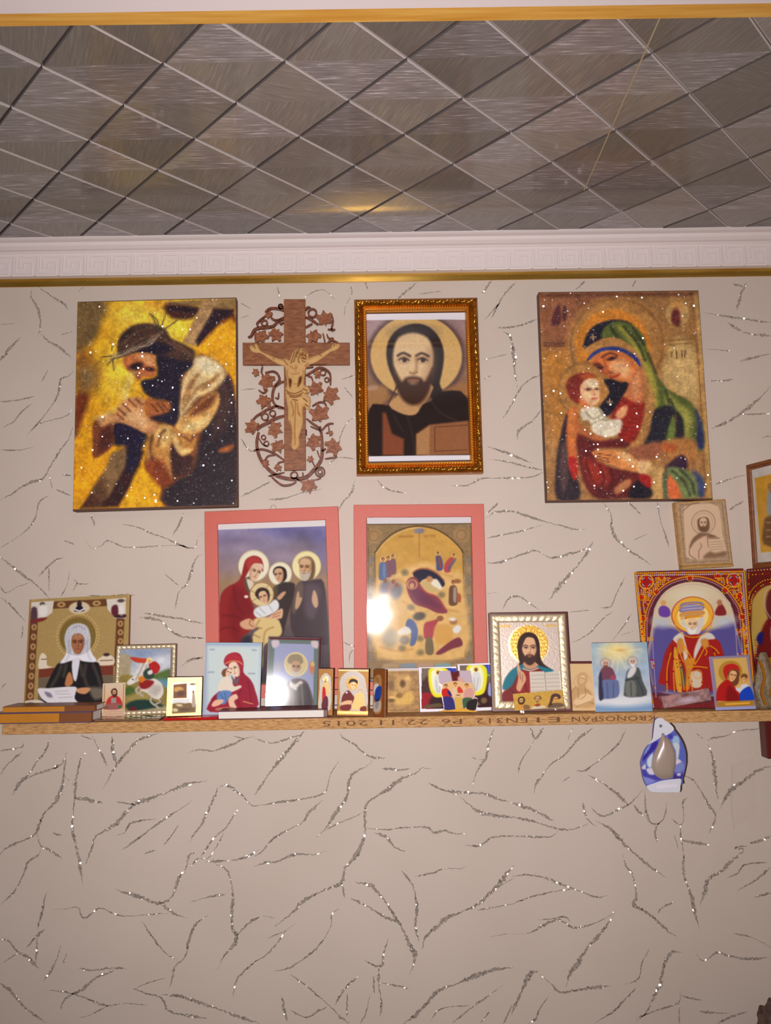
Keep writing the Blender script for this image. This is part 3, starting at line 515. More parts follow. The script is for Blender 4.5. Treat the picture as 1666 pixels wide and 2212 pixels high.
# ================================================================== PRINTED PICTURES: a small painter
def h2(ix, iy, s):
    n = (ix.astype(np.int64)*374761393+iy.astype(np.int64)*668265263+s*1442695041) & 0xffffffff
    n = ((n ^ (n >> 13))*1274126177) & 0xffffffff
    return ((n ^ (n >> 16)) & 0xffff)/65535.0
def vnoise(x, y, s=0):
    ix = np.floor(x); iy = np.floor(y); fx = x-ix; fy = y-iy
    fx = fx*fx*(3-2*fx); fy = fy*fy*(3-2*fy)
    a = h2(ix, iy, s); b = h2(ix+1, iy, s); c = h2(ix, iy+1, s); d = h2(ix+1, iy+1, s)
    return (a*(1-fx)+b*fx)*(1-fy)+(c*(1-fx)+d*fx)*fy
def homog(c):                                     # unit square (u right, v down) -> quad TL,TR,BR,BL
    (x0, y0), (x1, y1), (x2, y2), (x3, y3) = c
    dx1, dx2, sx = x1-x2, x3-x2, x0-x1+x2-x3; dy1, dy2, sy = y1-y2, y3-y2, y0-y1+y2-y3
    D = dx1*dy2-dx2*dy1; g = (sx*dy2-dx2*sy)/D; h = (dx1*sy-sx*dy1)/D
    return (x1-x0+g*x1, x3-x0+h*x3, x0, y1-y0+g*y1, y3-y0+h*y3, y0, g, h)
class Art:
    """colours over a grid of (nx+1) x (ny+1) points (or nx x ny stones); shapes are given in drawing units"""
    def __init__(s, quad, px, bg, stones=False, scale=1.0):
        a, b, c, d, e, f, g, h = homog(quad)
        w_ = (math.dist(quad[0], quad[1])+math.dist(quad[3], quad[2]))/2/scale; h_ = (math.dist(quad[0], quad[3])+math.dist(quad[1], quad[2]))/2/scale
        s.nx = max(6, int(w_/px)); s.ny = max(6, int(h_/px)); s.stones = stones; s.quad = quad
        if stones: u = (np.arange(s.nx)+.5)/s.nx; v = (np.arange(s.ny)+.5)/s.ny
        else: u = np.linspace(0, 1, s.nx+1); v = np.linspace(0, 1, s.ny+1)
        U, Vv = np.meshgrid(u, v); q = g*U+h*Vv+1
        s.X = ((a*U+b*Vv+c)/q).ravel(); s.Y = ((d*U+e*Vv+f)/q).ravel(); s.u = U.ravel(); s.v = Vv.ravel()
        s.C = np.tile(np.array(bg, float), (len(s.X), 1)); s.M = np.zeros(len(s.X))
    def blend(s, idx, al, col, met):
        al = al[:, None]; s.C[idx] = s.C[idx]*(1-al)+np.array(col, float)*al
        if met is not None: s.M[idx] = s.M[idx]*(1-al[:, 0])+met*al[:, 0]
    def mask(s, P, soft):
        lo = P.min(0)-soft; hi = P.max(0)+soft
        idx = np.nonzero((s.X > lo[0]) & (s.X < hi[0]) & (s.Y > lo[1]) & (s.Y < hi[1]))[0]
        if len(idx) == 0: return idx, None
        x = s.X[idx]; y = s.Y[idx]; ins = np.zeros(len(idx), bool); d2 = np.full(len(idx), 1e18)
        Q = np.roll(P, -1, 0)
        for (ax, ay), (bx_, by_) in zip(P, Q):
            ex, ey = bx_-ax, by_-ay; L = ex*ex+ey*ey+1e-12
            t = np.clip(((x-ax)*ex+(y-ay)*ey)/L, 0, 1)
            d2 = np.minimum(d2, (x-ax-t*ex)**2+(y-ay-t*ey)**2)
            if ay != by_:
                ins ^= ((ay > y) != (by_ > y)) & (x < ex*(y-ay)/(by_-ay)+ax)
        d = np.sqrt(d2); d = np.where(ins, d, -d)
        return idx, np.clip(d/soft*.5+.5, 0, 1)
    def p(s, col, pts, soft=6, sm=3, a=1.0, met=None):          # filled shape, pts 'x,y x,y ...'
        P = np.array([[float(k) for k in q.split(',')] for q in pts.split()]) if isinstance(pts, str) else np.array(pts, float)
        if sm > 1: P = catmull(P, sm, True)
        idx, m = s.mask(P, soft)
        if m is not None: s.blend(idx, m*a, col, met)
        return s
    def r(s, col, x0, y0, x1, y1, soft=3, a=1.0, met=None):
        return s.p(col, [(x0, y0), (x1, y0), (x1, y1), (x0, y1)], soft, 1, a, met)
    def e(s, col, cx, cy, rx, ry, ang=0, soft=6, a=1.0, met=None):
        R = max(rx, ry)+soft*2; idx = np.nonzero((abs(s.X-cx) < R) & (abs(s.Y-cy) < R))[0]
        if len(idx) == 0: return s
        c_, s_ = math.cos(math.radians(ang)), math.sin(math.radians(ang)); x = s.X[idx]-cx; y = s.Y[idx]-cy
        X = (x*c_+y*s_)/rx; Y = (-x*s_+y*c_)/ry; d = (1-np.sqrt(X*X+Y*Y))*min(rx, ry)
        s.blend(idx, np.clip(d/soft*.5+.5, 0, 1)*a, col, met); return s
    def ring(s, col, cx, cy, r, w_, soft=3, a=1.0, met=None, ry=None):
        k = np.arange(40)/40*2*math.pi; ry = ry or r
        return s.l(col, np.stack([cx+r*np.cos(k), cy+ry*np.sin(k)], 1), w_, soft, a, closed=True, met=met)
    def l(s, col, pts, w_=6, soft=4, a=1.0, sm=4, closed=False, met=None):    # brush stroke
        P = np.array([[float(k) for k in q.split(',')] for q in pts.split()]) if isinstance(pts, str) else np.array(pts, float)
        if sm > 1 and len(P) > 2 and not closed: P = catmull(P, sm, False)
        if closed: P = np.vstack([P, P[:1]])
        lo = P.min(0)-w_-soft; hi = P.max(0)+w_+soft
        idx = np.nonzero((s.X > lo[0]) & (s.X < hi[0]) & (s.Y > lo[1]) & (s.Y < hi[1]))[0]
        if len(idx) == 0: return s
        x = s.X[idx]; y = s.Y[idx]; d2 = np.full(len(idx), 1e18)
        for (ax, ay), (bx_, by_) in zip(P[:-1], P[1:]):
            ex, ey = bx_-ax, by_-ay; t = np.clip(((x-ax)*ex+(y-ay)*ey)/(ex*ex+ey*ey+1e-12), 0, 1)
            d2 = np.minimum(d2, (x-ax-t*ex)**2+(y-ay-t*ey)**2)
        s.blend(idx, np.clip((w_*.5-np.sqrt(d2))/soft*.5+.5, 0, 1)*a, col, met); return s
    def ls(s, col, many, w_=6, soft=4, a=1.0):
        for q in many.split(';'): s.l(col, q, w_, soft, a)
        return s
    def mottle(s, amt, size, seed=1):
        k = (vnoise(s.X/size, s.Y/size, seed)+.5*vnoise(s.X/size*2.3, s.Y/size*2.3, seed+5))/1.5-.5
        s.C = np.clip(s.C*(1+k[:, None]*2*amt), 0, 255); return s
    def grad(s, ctop, cbot, x0=-1e9, y0=0, x1=1e9, y1=1000, a=1.0):
        idx = np.nonzero((s.X >= x0) & (s.X <= x1) & (s.Y >= y0) & (s.Y <= y1))[0]
        t = ((s.Y[idx]-y0)/(y1-y0))[:, None]; c = np.array(ctop)*(1-t)+np.array(cbot)*t
        s.C[idx] = s.C[idx]*(1-a)+c*a; return s
    def face(s, cx, cy, k, ang=0, skin=(220, 170, 130), shade=(150, 95, 65), dark=(60, 35, 28), turn=0.0, beard=None, lips=(165, 75, 60)):
        c_, s_ = math.cos(math.radians(ang)), math.sin(math.radians(ang))
        T = lambda pts: [(cx+(x*c_-y*s_)*k, cy+(x*s_+y*c_)*k) for x, y in pts]
        t = turn*.22
        s.p(skin, T([(-.62, -.45), (-.45, -.85), (0, -1), (.45, -.85), (.62, -.45), (.62, 0), (.5, .5), (.25, .92), (0, 1), (-.25, .92), (-.5, .5), (-.62, 0)]), k*.05)
        s.p(shade, T([(.62, -.5), (.66, 0), (.52, .5), (.2, .95), (.3, .5), (.44, .1), (.46, -.4)] if turn <= 0 else [(-.62, -.5), (-.66, 0), (-.52, .5), (-.2, .95), (-.3, .5), (-.44, .1), (-.46, -.4)]), k*.16, a=.55)
        for sg in (-1, 1):
            ex = sg*.29+t
            s.e(shade, *T([(ex, -.16)])[0], k*.20, k*.12, ang, k*.06, .6)
            s.l(dark, T([(ex-.19, -.28), (ex-.02, -.36), (ex+.19, -.27)]), k*.075, k*.03, .85)
            s.e((235, 215, 195), *T([(ex, -.13)])[0], k*.12, k*.055, ang, k*.02, .7)
            s.e(dark, *T([(ex+.02, -.14)])[0], k*.075, k*.07, ang, k*.025)
            s.l(dark, T([(ex-.15, -.15), (ex, -.21), (ex+.15, -.14)]), k*.05, k*.025, .85)
        s.l(shade, T([(t+.10, -.25), (t+.10, .12), (t+.03, .26)]), k*.08, k*.05, .65)
        s.l(shade, T([(t-.10, .25), (t, .29), (t+.12, .24)]), k*.06, k*.03, .9)
        if beard:
            s.p(beard, T([(-.62, .1), (-.50, .30), (-.36, .52), (-.24, .42), (t, .37), (.24, .42), (.36, .52), (.50, .30), (.62, .1), (.54, .7), (.32, 1.12), (0, 1.28), (-.32, 1.12), (-.54, .7)]), k*.06)
            s.e(skin, *T([(t, .56)])[0], k*.13, k*.08, ang, k*.05, .45)
        s.l(lips, T([(t-.15, .50), (t, .485), (t+.15, .50)]), k*.08, k*.03, .9)
        return s
    def build(s, name, x0, x1, z0, z1, y, mat, parent, gain=1.0, keep=None):
        nx, ny = s.nx, s.ny
        gx = np.linspace(x0, x1, nx+1); gz = np.linspace(z1, z0, ny+1); GX, GZ = np.meshgrid(gx, gz)
        co = np.stack([GX.ravel(), np.full(GX.size, y), GZ.ravel()], 1).astype(np.float32)
        i = np.arange(nx*ny); rr = i//nx; cc = i % nx; a = rr*(nx+1)+cc
        fc = np.stack([a, a+nx+1, a+nx+2, a+1], 1).astype(np.int32)
        if keep is not None:
            P = catmull(np.array(keep, float), 3, True); cx_ = s.X[fc].mean(1); cy_ = s.Y[fc].mean(1); ins = np.zeros(len(fc), bool)
            for (ax, ay), (bx_, by_) in zip(P, np.roll(P, -1, 0)):
                if ay != by_: ins ^= ((ay > cy_) != (by_ > cy_)) & (cx_ < (bx_-ax)*(cy_-ay)/(by_-ay)+ax)
            fc = fc[ins]
        me = bpy.data.meshes.new(name); me.vertices.add(len(co)); me.vertices.foreach_set('co', co.ravel())
        me.loops.add(4*len(fc)); me.loops.foreach_set('vertex_index', fc.ravel())
        me.polygons.add(len(fc)); me.polygons.foreach_set('loop_start', (np.arange(len(fc))*4).astype(np.int32)); me.polygons.foreach_set('loop_total', np.full(len(fc), 4, np.int32))
        me.update(calc_edges=True); me.validate()
        dom = 'FACE' if s.stones else 'POINT'
        ca = me.attributes.new('Col', 'FLOAT_COLOR', dom); L = np.clip(lin(np.clip(s.C, 0, 255))*gain, 0, .95)
        ca.data.foreach_set('color', np.c_[L, np.ones(len(L))].astype(np.float32).ravel())
        ma = me.attributes.new('Met', 'FLOAT', dom); ma.data.foreach_set('value', s.M.astype(np.float32))
        return link(name, me, mat, parent)

class Item:
    """a flat thing (picture, icon, card) on its own plane; local x right, z up from its foot, -y to the viewer"""
    def __init__(s, name, label, cat, quad, p0, n, group=None, floor_z=None, W=None):
        n = Vector(n).normalized()
        if W is None:
            p0 = Vector(p0); W = [at_plane(*q, p0, n) for q in quad]
            if floor_z is not None:              # let the side edges run down to what it stands on
                k = [(floor_z-W[0].z)/(W[3].z-W[0].z), (floor_z-W[1].z)/(W[2].z-W[1].z)]
                W[3] = W[0]+(W[3]-W[0])*k[0]; W[2] = W[1]+(W[2]-W[1])*k[1]
        tl, tr, br, bl = W
        up = ((tl-bl)+(tr-br)).normalized(); up = (up-n*up.dot(n)).normalized()
        back = -n; right = back.cross(up)
        s.o = (bl+br)/2
        s.ax = right; s.up = up; s.n = n
        s.w = ((tr-tl).dot(right)+(br-bl).dot(right))/2; s.h = ((tl-bl).dot(up)+(tr-br).dot(up))/2
        if floor_z is not None:
            s.o.z += floor_z+.0004-min((s.o+right*(sg*s.w/2)).z for sg in (-1, 1))
        s.m = Matrix(((right.x, back.x, up.x, s.o.x), (right.y, back.y, up.y, s.o.y), (right.z, back.z, up.z, s.o.z), (0, 0, 0, 1)))
        s.root = empty(name, s.m, label, cat, group)
    def loc(s, px, py):
        q = at_plane(px, py, s.o, s.n)-s.o; return q.dot(s.ax), q.dot(s.up)
    def rect(s, quad):
        L = [s.loc(*q) for q in quad]
        return (L[0][0]+L[3][0])/2, (L[1][0]+L[2][0])/2, (L[2][1]+L[3][1])/2, (L[0][1]+L[1][1])/2
def hung(name, label, cat, quad, Y, group=None): return Item(name, label, cat, quad, (0, Y, 0), (0, -1, 0), group)
def stand(name, label, cat, quad, lean, turn, group=None, Y=None, lift=0.0):
    """stands on the shelf: the foot is where the lower edge meets the shelf; lean back and turn in degrees"""
    bx_, by_ = (quad[2][0]+quad[3][0])/2, (quad[2][1]+quad[3][1])/2
    foot = at_z(bx_, by_, ZS+lift) if Y is None else Vector((at(bx_, by_, Y).x, Y, ZS+lift))
    L = math.radians(lean); t = math.radians(turn)
    n = Vector((math.sin(t)*math.cos(L), -math.cos(t)*math.cos(L), math.sin(L)))
    return Item(name, label, cat, quad, foot, n, group, floor_z=ZS+lift)
def rail_frame(it, w_, prof, mat, disp=None, step=.004, name='frame_rail', inset=0.0, x0=None, x1=None, z0=None, z1=None):
    """four mitred rails, each a mesh of its own; prof = [(across 0..1, y)], disp(along, across)->extra height"""
    if x0 is None: x0, x1, z0, z1 = -it.w/2, it.w/2, 0, it.h
    x0 += inset; x1 -= inset; z0 += inset; z1 -= inset
    sides = (((x0, z1), (1, 0), (0, -1), x1-x0), ((x1, z1), (0, -1), (-1, 0), z1-z0), ((x1, z0), (-1, 0), (0, 1), x1-x0), ((x0, z0), (0, 1), (1, 0), z1-z0))
    for (ox, oz), (dx, dz), (nx_, nz_), L in sides:
        n = max(2, int(L/step)) if disp else 2
        V = []; F = []; k = len(prof)
        for i in range(n+1):
            for d, y in prof:
                dd = d*w_; sft = dd+(L-2*dd)*i/n
                yy = y-(disp(sft, d) if disp else 0)
                V.append((ox+dx*sft+nx_*dd, yy, oz+dz*sft+nz_*dd))
        for i in range(n):
            for j in range(k-1):
                a = i*k+j; F.append((a, a+1, a+k+1, a+k))
        yb = .0
        o = link(name, pydata(V, F, smooth=bool(disp)), mat, it.root)
    return
# ================================================================== PICTURES ON THE WALL
def q2(cr, pts): return [cr(p) for p in pts]
def stone_mat(name, cell, tilt=.85):
    m, nt, b = newmat(name)
    a = nd(nt, 'ShaderNodeAttribute', attribute_name='Col'); nt.links.new(a.outputs['Color'], b.inputs['Base Color'])
    facet_normal(nt, b, 1.0/cell, tilt, cube=True, coat=True)
    b.inputs['Roughness'].default_value = .45; b.inputs['Coat Weight'].default_value = .9; b.inputs['Coat Roughness'].default_value = .085
    b.inputs['Specular IOR Level'].default_value = .3
    return m

# ---- rhinestone canvas: bowed man with a wooden beam ------------------------------------------
K = crop(140, 620, 540, 1120); Q = [(112, 116), (1542, 106), (1552, 1990), (70, 2004)]
it = hung('rhinestone_canvas', 'yellow and brown rhinestone canvas of a bowed man carrying a wooden beam', 'picture', q2(K, Q), -.020)
A = Art(Q, 2.9, (228, 158, 24), stones=True, scale=4.165)
A.e((250, 214, 62), 1000, 330, 330, 230, 0, 150).e((248, 206, 58), 470, 760, 170, 260, 0, 130).e((250, 212, 70), 620, 230, 200, 140, 0, 130).e((246, 168, 18), 1400, 560, 200, 260, 0, 100)
A.p((120, 92, 52), '100,110 380,112 330,300 290,430 210,520 95,560', 40).p((150, 96, 36), '90,560 240,620 310,800 240,920 160,980 85,930', 60)
A.p((128, 104, 62), '130,740 260,720 260,880 150,900', 60, a=.8).p((112, 48, 20), '85,980 210,960 190,1090 120,1270 80,1340', 30).p((112, 44, 18), '75,1560 140,1590 120,1680 75,1720', 24)
A.p((196, 116, 34), '760,110 930,112 900,190 760,170', 60, a=.6)
A.p((152, 118, 68), '890,130 1545,100 1545,200 1350,198 1200,170 960,160', 10, 1).p((72, 34, 26), '900,150 1200,182 1150,285 960,275', 20).p((40, 22, 32), '960,170 1200,190 1190,230 980,215', 16)
A.p((178, 136, 88), '1250,120 1395,112 1180,540 1065,505', 14, 1).p((196, 154, 104), '1290,250 1310,260 1180,480 1120,480', 24, a=.6)
A.p((44, 24, 36), '1345,195 1530,205 1530,285 1430,300 1200,540 1180,490 1310,260', 14, 1).p((96, 42, 22), '1440,290 1530,270 1530,340 1400,350 1300,470 1240,500', 18)
A.p((247, 172, 20), '1250,500 1420,345 1532,335 1535,880 1420,700 1260,620', 24)
# lower beam
A.p((54, 26, 26), '560,1430 710,1490 650,1700 480,1990 140,1990 330,1700', 18, 1).p((134, 100, 62), '420,1500 560,1440 555,1600 390,1900 330,1940 230,1850', 16, 1).p((92, 54, 34), '330,1700 240,1850 150,1990 320,1990 380,1880', 30, a=.7)
A.p((246, 178, 24), '640,1680 720,1640 860,1760 880,1850 760,1880 800,1985 520,1990 580,1850', 22)
A.p((244, 166, 20), '90,1380 240,1500 380,1560 250,1780 90,1960', 30)
# body
A.p((126, 70, 34), '1190,620 1330,650 1480,800 1535,1000 1545,1990 900,1990 880,1750 740,1680 720,1560 780,1330 700,1250 1000,1000 1050,800', 14)
A.p((44, 30, 38), '1400,820 1525,950 1545,1990 920,1990 940,1780 1150,1680 1240,1300 1380,1050', 22).p((84, 52, 44), '1430,850 1500,950 1480,1200 1330,1380 1380,1060', 40, a=.7)
A.p((226, 192, 132), '1170,640 1320,650 1450,760 1430,860 1330,950 1200,1010 1080,1150 1030,1220 1050,900 1100,780', 20).p((240, 220, 176), '1190,650 1310,665 1410,760 1300,790 1200,740', 36)
A.ls((150, 92, 46), '1330,850 1180,940 1070,1100;1380,800 1320,870 1240,940;1200,800 1120,900 1060,1050;1160,860 1110,1000', 22, 18, .8)
A.p((218, 164, 88), '1380,960 1390,1080 1300,1250 1180,1340 1050,1330 990,1250 1100,1150 1280,1000', 14).p((120, 62, 30), '1330,980 1370,1000 1290,1110 1130,1180 1180,1090', 24).p((240, 202, 130), '1150,1230 1310,1180 1260,1270 1120,1310 1040,1290', 24)
A.p((192, 132, 62), '760,1330 900,1240 1060,1320 1180,1360 1160,1480 1050,1530 960,1440 965,1740 880,1740 760,1640 735,1560', 14).p((230, 184, 106), '800,1300 900,1250 960,1290 940,1420 880,1460 830,1400', 24)
A.p((62, 32, 32), '970,1410 1040,1530 1150,1540 1130,1680 1000,1725 955,1600', 18).p((232, 190, 116), '960,1330 1010,1360 1050,1460 1150,1480 1060,1535 990,1450', 14).p((140, 60, 24), '760,1560 880,1580 960,1740 1000,1760 880,1830 740,1660', 26)
A.ls((96, 48, 26), '790,1340 770,1450 790,1560;900,1300 860,1340 840,1440;1060,1350 1130,1400 1160,1360', 22, 14, .85)
A.p((30, 22, 48), '430,1230 560,1225 740,1330 700,1450 640,1620 550,1690 560,1450 440,1420', 22)
A.p((124, 62, 32), '255,1210 400,1140 530,1180 430,1250 430,1420 260,1545 248,1400', 14).p((222, 160, 98), '290,1170 420,1140 500,1200 400,1230 330,1250', 20).p((70, 30, 26), '330,1290 420,1250 430,1420 300,1480', 26, a=.8).p((240, 206, 120), '260,1180 480,1070 560,960 520,1080 330,1170', 24, a=.8)
A.p((206, 142, 88), '470,1100 560,1000 720,1010 720,1150 850,1250 770,1335 560,1240 440,1190', 12).p((232, 178, 122), '560,1110 680,1120 760,1240 680,1260 560,1190', 30)
A.ls((120, 62, 36), '480,1090 540,1150;520,1050 590,1120;570,1010 640,1080;640,1010 700,1060;470,1140 520,1190', 14, 9, .9)
A.p((176, 98, 48), '735,1005 940,1040 930,1140 830,1205 735,1160', 14).ls((92, 40, 26), '780,1060 840,1130;830,1050 890,1120;880,1060 925,1110', 14, 9, .9)
A.p((32, 24, 44), '820,590 940,560 1130,640 1150,720 1060,800 1040,950 1010,1235 900,1230 770,1180 940,1130 940,1040 780,1000 705,930 690,840 830,800', 16)
A.p((74, 48, 38), '470,570 490,440 600,340 760,318 900,370 960,460 1080,520 1170,580 1150,670 1030,660 820,600 620,590 530,610', 14).ls((120, 84, 60), '520,500 640,400 780,360;560,540 700,450 860,420;900,470 1020,560 1120,600;980,500 1100,580 1150,640', 14, 12, .7).ls((40, 26, 30), '500,480 600,380;600,560 760,500 900,520', 22, 16, .8)
A.p((30, 20, 40), '640,560 790,500 930,520 960,580 820,610 700,590', 16)
A.p((196, 110, 58), '515,645 610,592 790,602 812,700 812,800 700,812 655,845 610,765 560,742', 12).p((222, 156, 100), '640,610 760,600 800,660 780,710 700,660', 24).e((44, 20, 26), 640, 712, 66, 36, -15, 14).e((60, 26, 24), 765, 738, 50, 20, 10, 10).p((120, 54, 30), '560,700 620,760 680,820 620,790', 14)
A.ls((168, 142, 116), '400,640 540,590 700,530 850,430;420,610 560,560 720,490 880,400;500,620 620,540 760,520 820,460', 15, 8, .95).ls((80, 62, 48), '470,600 600,540 740,480 870,410;430,640 580,600 720,540', 12, 8, .9)
A.ls((88, 74, 52), '850,400 830,290 760,230;870,360 900,260;880,390 1010,300;430,640 380,690;420,610 330,620;430,650 440,740;420,560 430,510;820,330 790,260', 11, 7, .9)
A.l((246, 226, 150), '610,780 560,880 530,980', 40, 40, .7).p((204, 110, 40), '1400,1480 1520,1440 1500,1500 1400,1510', 16, a=.8)
A.mottle(.16, 60).mottle(.16, 17, 4)
box('canvas_body', -it.w/2, it.w/2, .0006, .0195, 0, it.h, M['canvas_edge'], it.root, .001)
x0, x1, z0, z1 = -it.w/2+.001, it.w/2-.001, .004, it.h-.002
A.build('rhinestone_picture', x0, x1, z0, z1, 0, stone_mat('square_rhinestones_warm', (x1-x0)/A.nx), it.root)

# ---- rhinestone canvas: mother and child ------------------------------------------------------
K = crop(1150, 610, 1550, 1100); Q = [(52, 98), (1500, 58), (1622, 1958), (136, 1972)]
it = hung('rhinestone_canvas', 'rhinestone canvas of a green veiled mother holding her child', 'picture', q2(K, Q), -.020)
A = Art(Q, 2.9, (168, 118, 66), stones=True, scale=4.165)
A.p((186, 122, 50), '90,600 420,560 330,1000 280,1400 170,1340', 80).p((150, 92, 60), '60,110 700,90 500,300 380,560 100,560', 60).p((206, 166, 100), '1200,560 1450,540 1500,1200 1400,1060 1160,900', 40).p((222, 182, 116), '1230,700 1450,620 1480,1000 1330,1000', 80)
A.e((184, 128, 66), 760, 560, 460, 440, 0, 30).ring((140, 92, 52), 760, 560, 420, 20, 14, .8).e((214, 132, 42), 720, 570, 340, 330, 0, 16)
A.e((196, 152, 92), 1310, 270, 120, 135, 0, 12).ring((156, 110, 60), 1310, 270, 122, 16, 8).p((112, 46, 44), '1290,200 1330,260 1330,380 1270,370 1250,300', 12).e((206, 140, 70), 1300, 190, 50, 40, 0, 20, .7)
A.p((86, 40, 44), '200,240 240,210 250,360 190,400 160,370', 12).p((80, 40, 40), '270,220 305,230 300,330 270,350', 12).ls((96, 56, 40), '100,555 280,560;100,580 280,580', 16, 8, .8).ls((150, 104, 56), '1220,520 1460,500;1230,560 1440,540', 12, 8).ls((120, 84, 50), '1255,620 1255,670;1300,610 1300,680;1350,610 1350,670;1380,610 1375,670', 12, 6)
A.l((104, 58, 40), '70,120 1480,85', 40, 14, .8).l((206, 160, 92), '1480,100 1540,900 1600,1940', 44, 16, .8).l((150, 100, 52), '1450,120 1510,900 1560,1900', 10, 8)
A.e((180, 124, 62), 480, 980, 250, 250, 0, 20).ring((140, 90, 44), 480, 980, 250, 14, 10, .7)
# veil
A.p((32, 30, 44), '462,600 470,500 540,400 660,345 800,335 900,390 700,480 600,520', 10)
A.p((92, 102, 46), '620,500 640,410 760,345 900,380 1000,490 1040,640 1080,780 1160,900 1260,990 1400,1060 1480,1160 1540,1300 1548,1500 1440,1500 1300,1180 1140,1170 1100,1100 1080,900 960,640 860,560 740,500', 12)
A.p((166, 156, 62), '760,390 850,430 960,580 1060,760 1130,960 1120,1150 1060,1000 980,760 880,560', 22).p((154, 150, 70), '1220,1010 1340,1110 1440,1200 1420,1420 1370,1400 1340,1240 1200,1100', 26)
A.ls((44, 50, 30), '700,400 760,500;820,400 940,540 1010,700;900,400 1000,560;1040,640 1110,820;1240,1060 1300,1180;1200,980 1230,1090', 22, 12, .85)
A.p((34, 34, 46), '1080,1170 1230,1110 1290,1180 1260,1300 1300,1420 1180,1440 1160,1510 980,1540 1060,1340', 14).p((38, 38, 44), '1300,1180 1360,1250 1360,1440 1290,1400', 14).p((44, 50, 96), '1470,1140 1530,1280 1545,1500 1480,1480 1490,1300', 16).p((104, 122, 54), '1230,1300 1270,1200 1280,1420 1200,1440', 12)
A.p((186, 130, 70), '740,500 860,560 970,660 1020,820 1090,1000 1090,1160 1030,1340 960,1500 880,1500 950,1340 1000,1150 990,950 930,700 800,590 640,575 480,640 470,600 600,530', 12)
A.p((44, 58, 128), '485,720 520,650 620,590 760,580 880,630 960,700 970,770 900,690 760,625 620,625', 9)
A.p((150, 34, 26), '800,1040 990,1060 1000,1200 940,1400 880,1450 780,1420 760,1300 700,1220', 14).p((206, 118, 70), '850,880 980,760 1000,1070 900,1080 810,1010', 16).p((232, 160, 104), '900,860 960,800 970,1000 900,1020', 26, a=.7)
A.p((28, 24, 38), '640,880 840,900 850,960 790,1060 720,1170 660,1210 600,1130 690,1000', 10).ls((190, 150, 110), '690,1060 690,1110;665,1085 715,1085;535,470 545,520;515,500 565,495', 12, 6)
# her face
A.p((214, 116, 58), '530,720 570,660 700,620 830,640 920,720 930,800 890,870 800,905 720,870 660,840 610,780', 10).p((238, 174, 118), '700,740 800,700 880,780 860,860 760,840', 40).p((160, 70, 40), '540,720 600,730 640,790 690,850 640,840 570,770', 16, a=.8)
A.ls((92, 40, 30), '620,680 690,640 760,660;550,750 590,740 630,770', 14, 8).e((62, 30, 34), 710, 690, 44, 17, -15, 8).e((70, 32, 34), 600, 772, 30, 14, 20, 8).l((172, 84, 50), '640,700 660,780 700,820', 16, 10, .8).l((178, 50, 36), '700,860 740,855 780,830', 18, 8).e((150, 70, 44), 705, 822, 22, 10, 0, 8)
# child
A.p((132, 40, 30), '300,960 320,880 400,830 500,820 560,850 480,890 440,1000 420,1100 340,1060', 12).p((186, 88, 40), '420,850 520,830 580,870 500,900', 14, a=.8)
A.p((240, 186, 136), '430,930 500,880 570,880 590,930 600,1020 590,1090 520,1130 450,1100 430,1020', 10).p((250, 222, 178), '470,900 560,890 580,960 500,960', 24).p((212, 116, 62), '420,1040 470,1080 530,1140 440,1130', 16).e((110, 60, 50), 500, 972, 28, 12, 0, 7).e((110, 60, 50), 575, 968, 18, 10, 0, 7).l((190, 110, 80), '545,980 555,1020', 12, 8).l((180, 60, 50), '530,1055 575,1050', 12, 6)
A.p((236, 220, 190), '430,1160 520,1130 610,1150 670,1240 790,1240 800,1320 740,1390 620,1400 540,1360 510,1260 450,1250', 12).ls((150, 140, 110), '530,1290 600,1250 680,1250;480,1180 540,1240 620,1200;600,1160 650,1230', 16, 10, .8).p((232, 160, 110), '740,1200 800,1130 850,1120 840,1200 780,1240', 12)
A.p((206, 100, 44), '300,1200 390,1130 400,1300 390,1500 400,1740 350,1740 320,1600 300,1400', 12).p((226, 142, 72), '320,1200 380,1160 380,1400 350,1560', 22, a=.7).p((190, 106, 56), '390,1260 460,1310 540,1370 640,1410 600,1450 450,1420 390,1350', 14)
A.p((46, 32, 42), '270,1300 310,1200 300,1500 340,1700 400,1760 420,1960 220,1960 210,1700 230,1500', 14).p((92, 64, 62), '250,1500 300,1480 320,1760 280,1900 250,1760', 22).p((180, 32, 26), '320,1600 395,1600 400,1780 350,1760', 12)
A.p((100, 28, 28), '400,1380 560,1440 760,1420 880,1460 820,1500 640,1500 560,1520 580,1620 720,1680 900,1720 1050,1760 1060,1880 860,1950 600,1960 480,1860 420,1640', 14).p((156, 42, 30), '450,1600 600,1640 700,1760 600,1840 480,1760', 40).ls((80, 16, 20), '520,1480 480,1600 520,1760;600,1660 640,1780 600,1900;700,1700 720,1800 660,1920', 16, 12, .8).p((200, 128, 80), '740,1860 860,1780 880,1840 760,1920', 14)
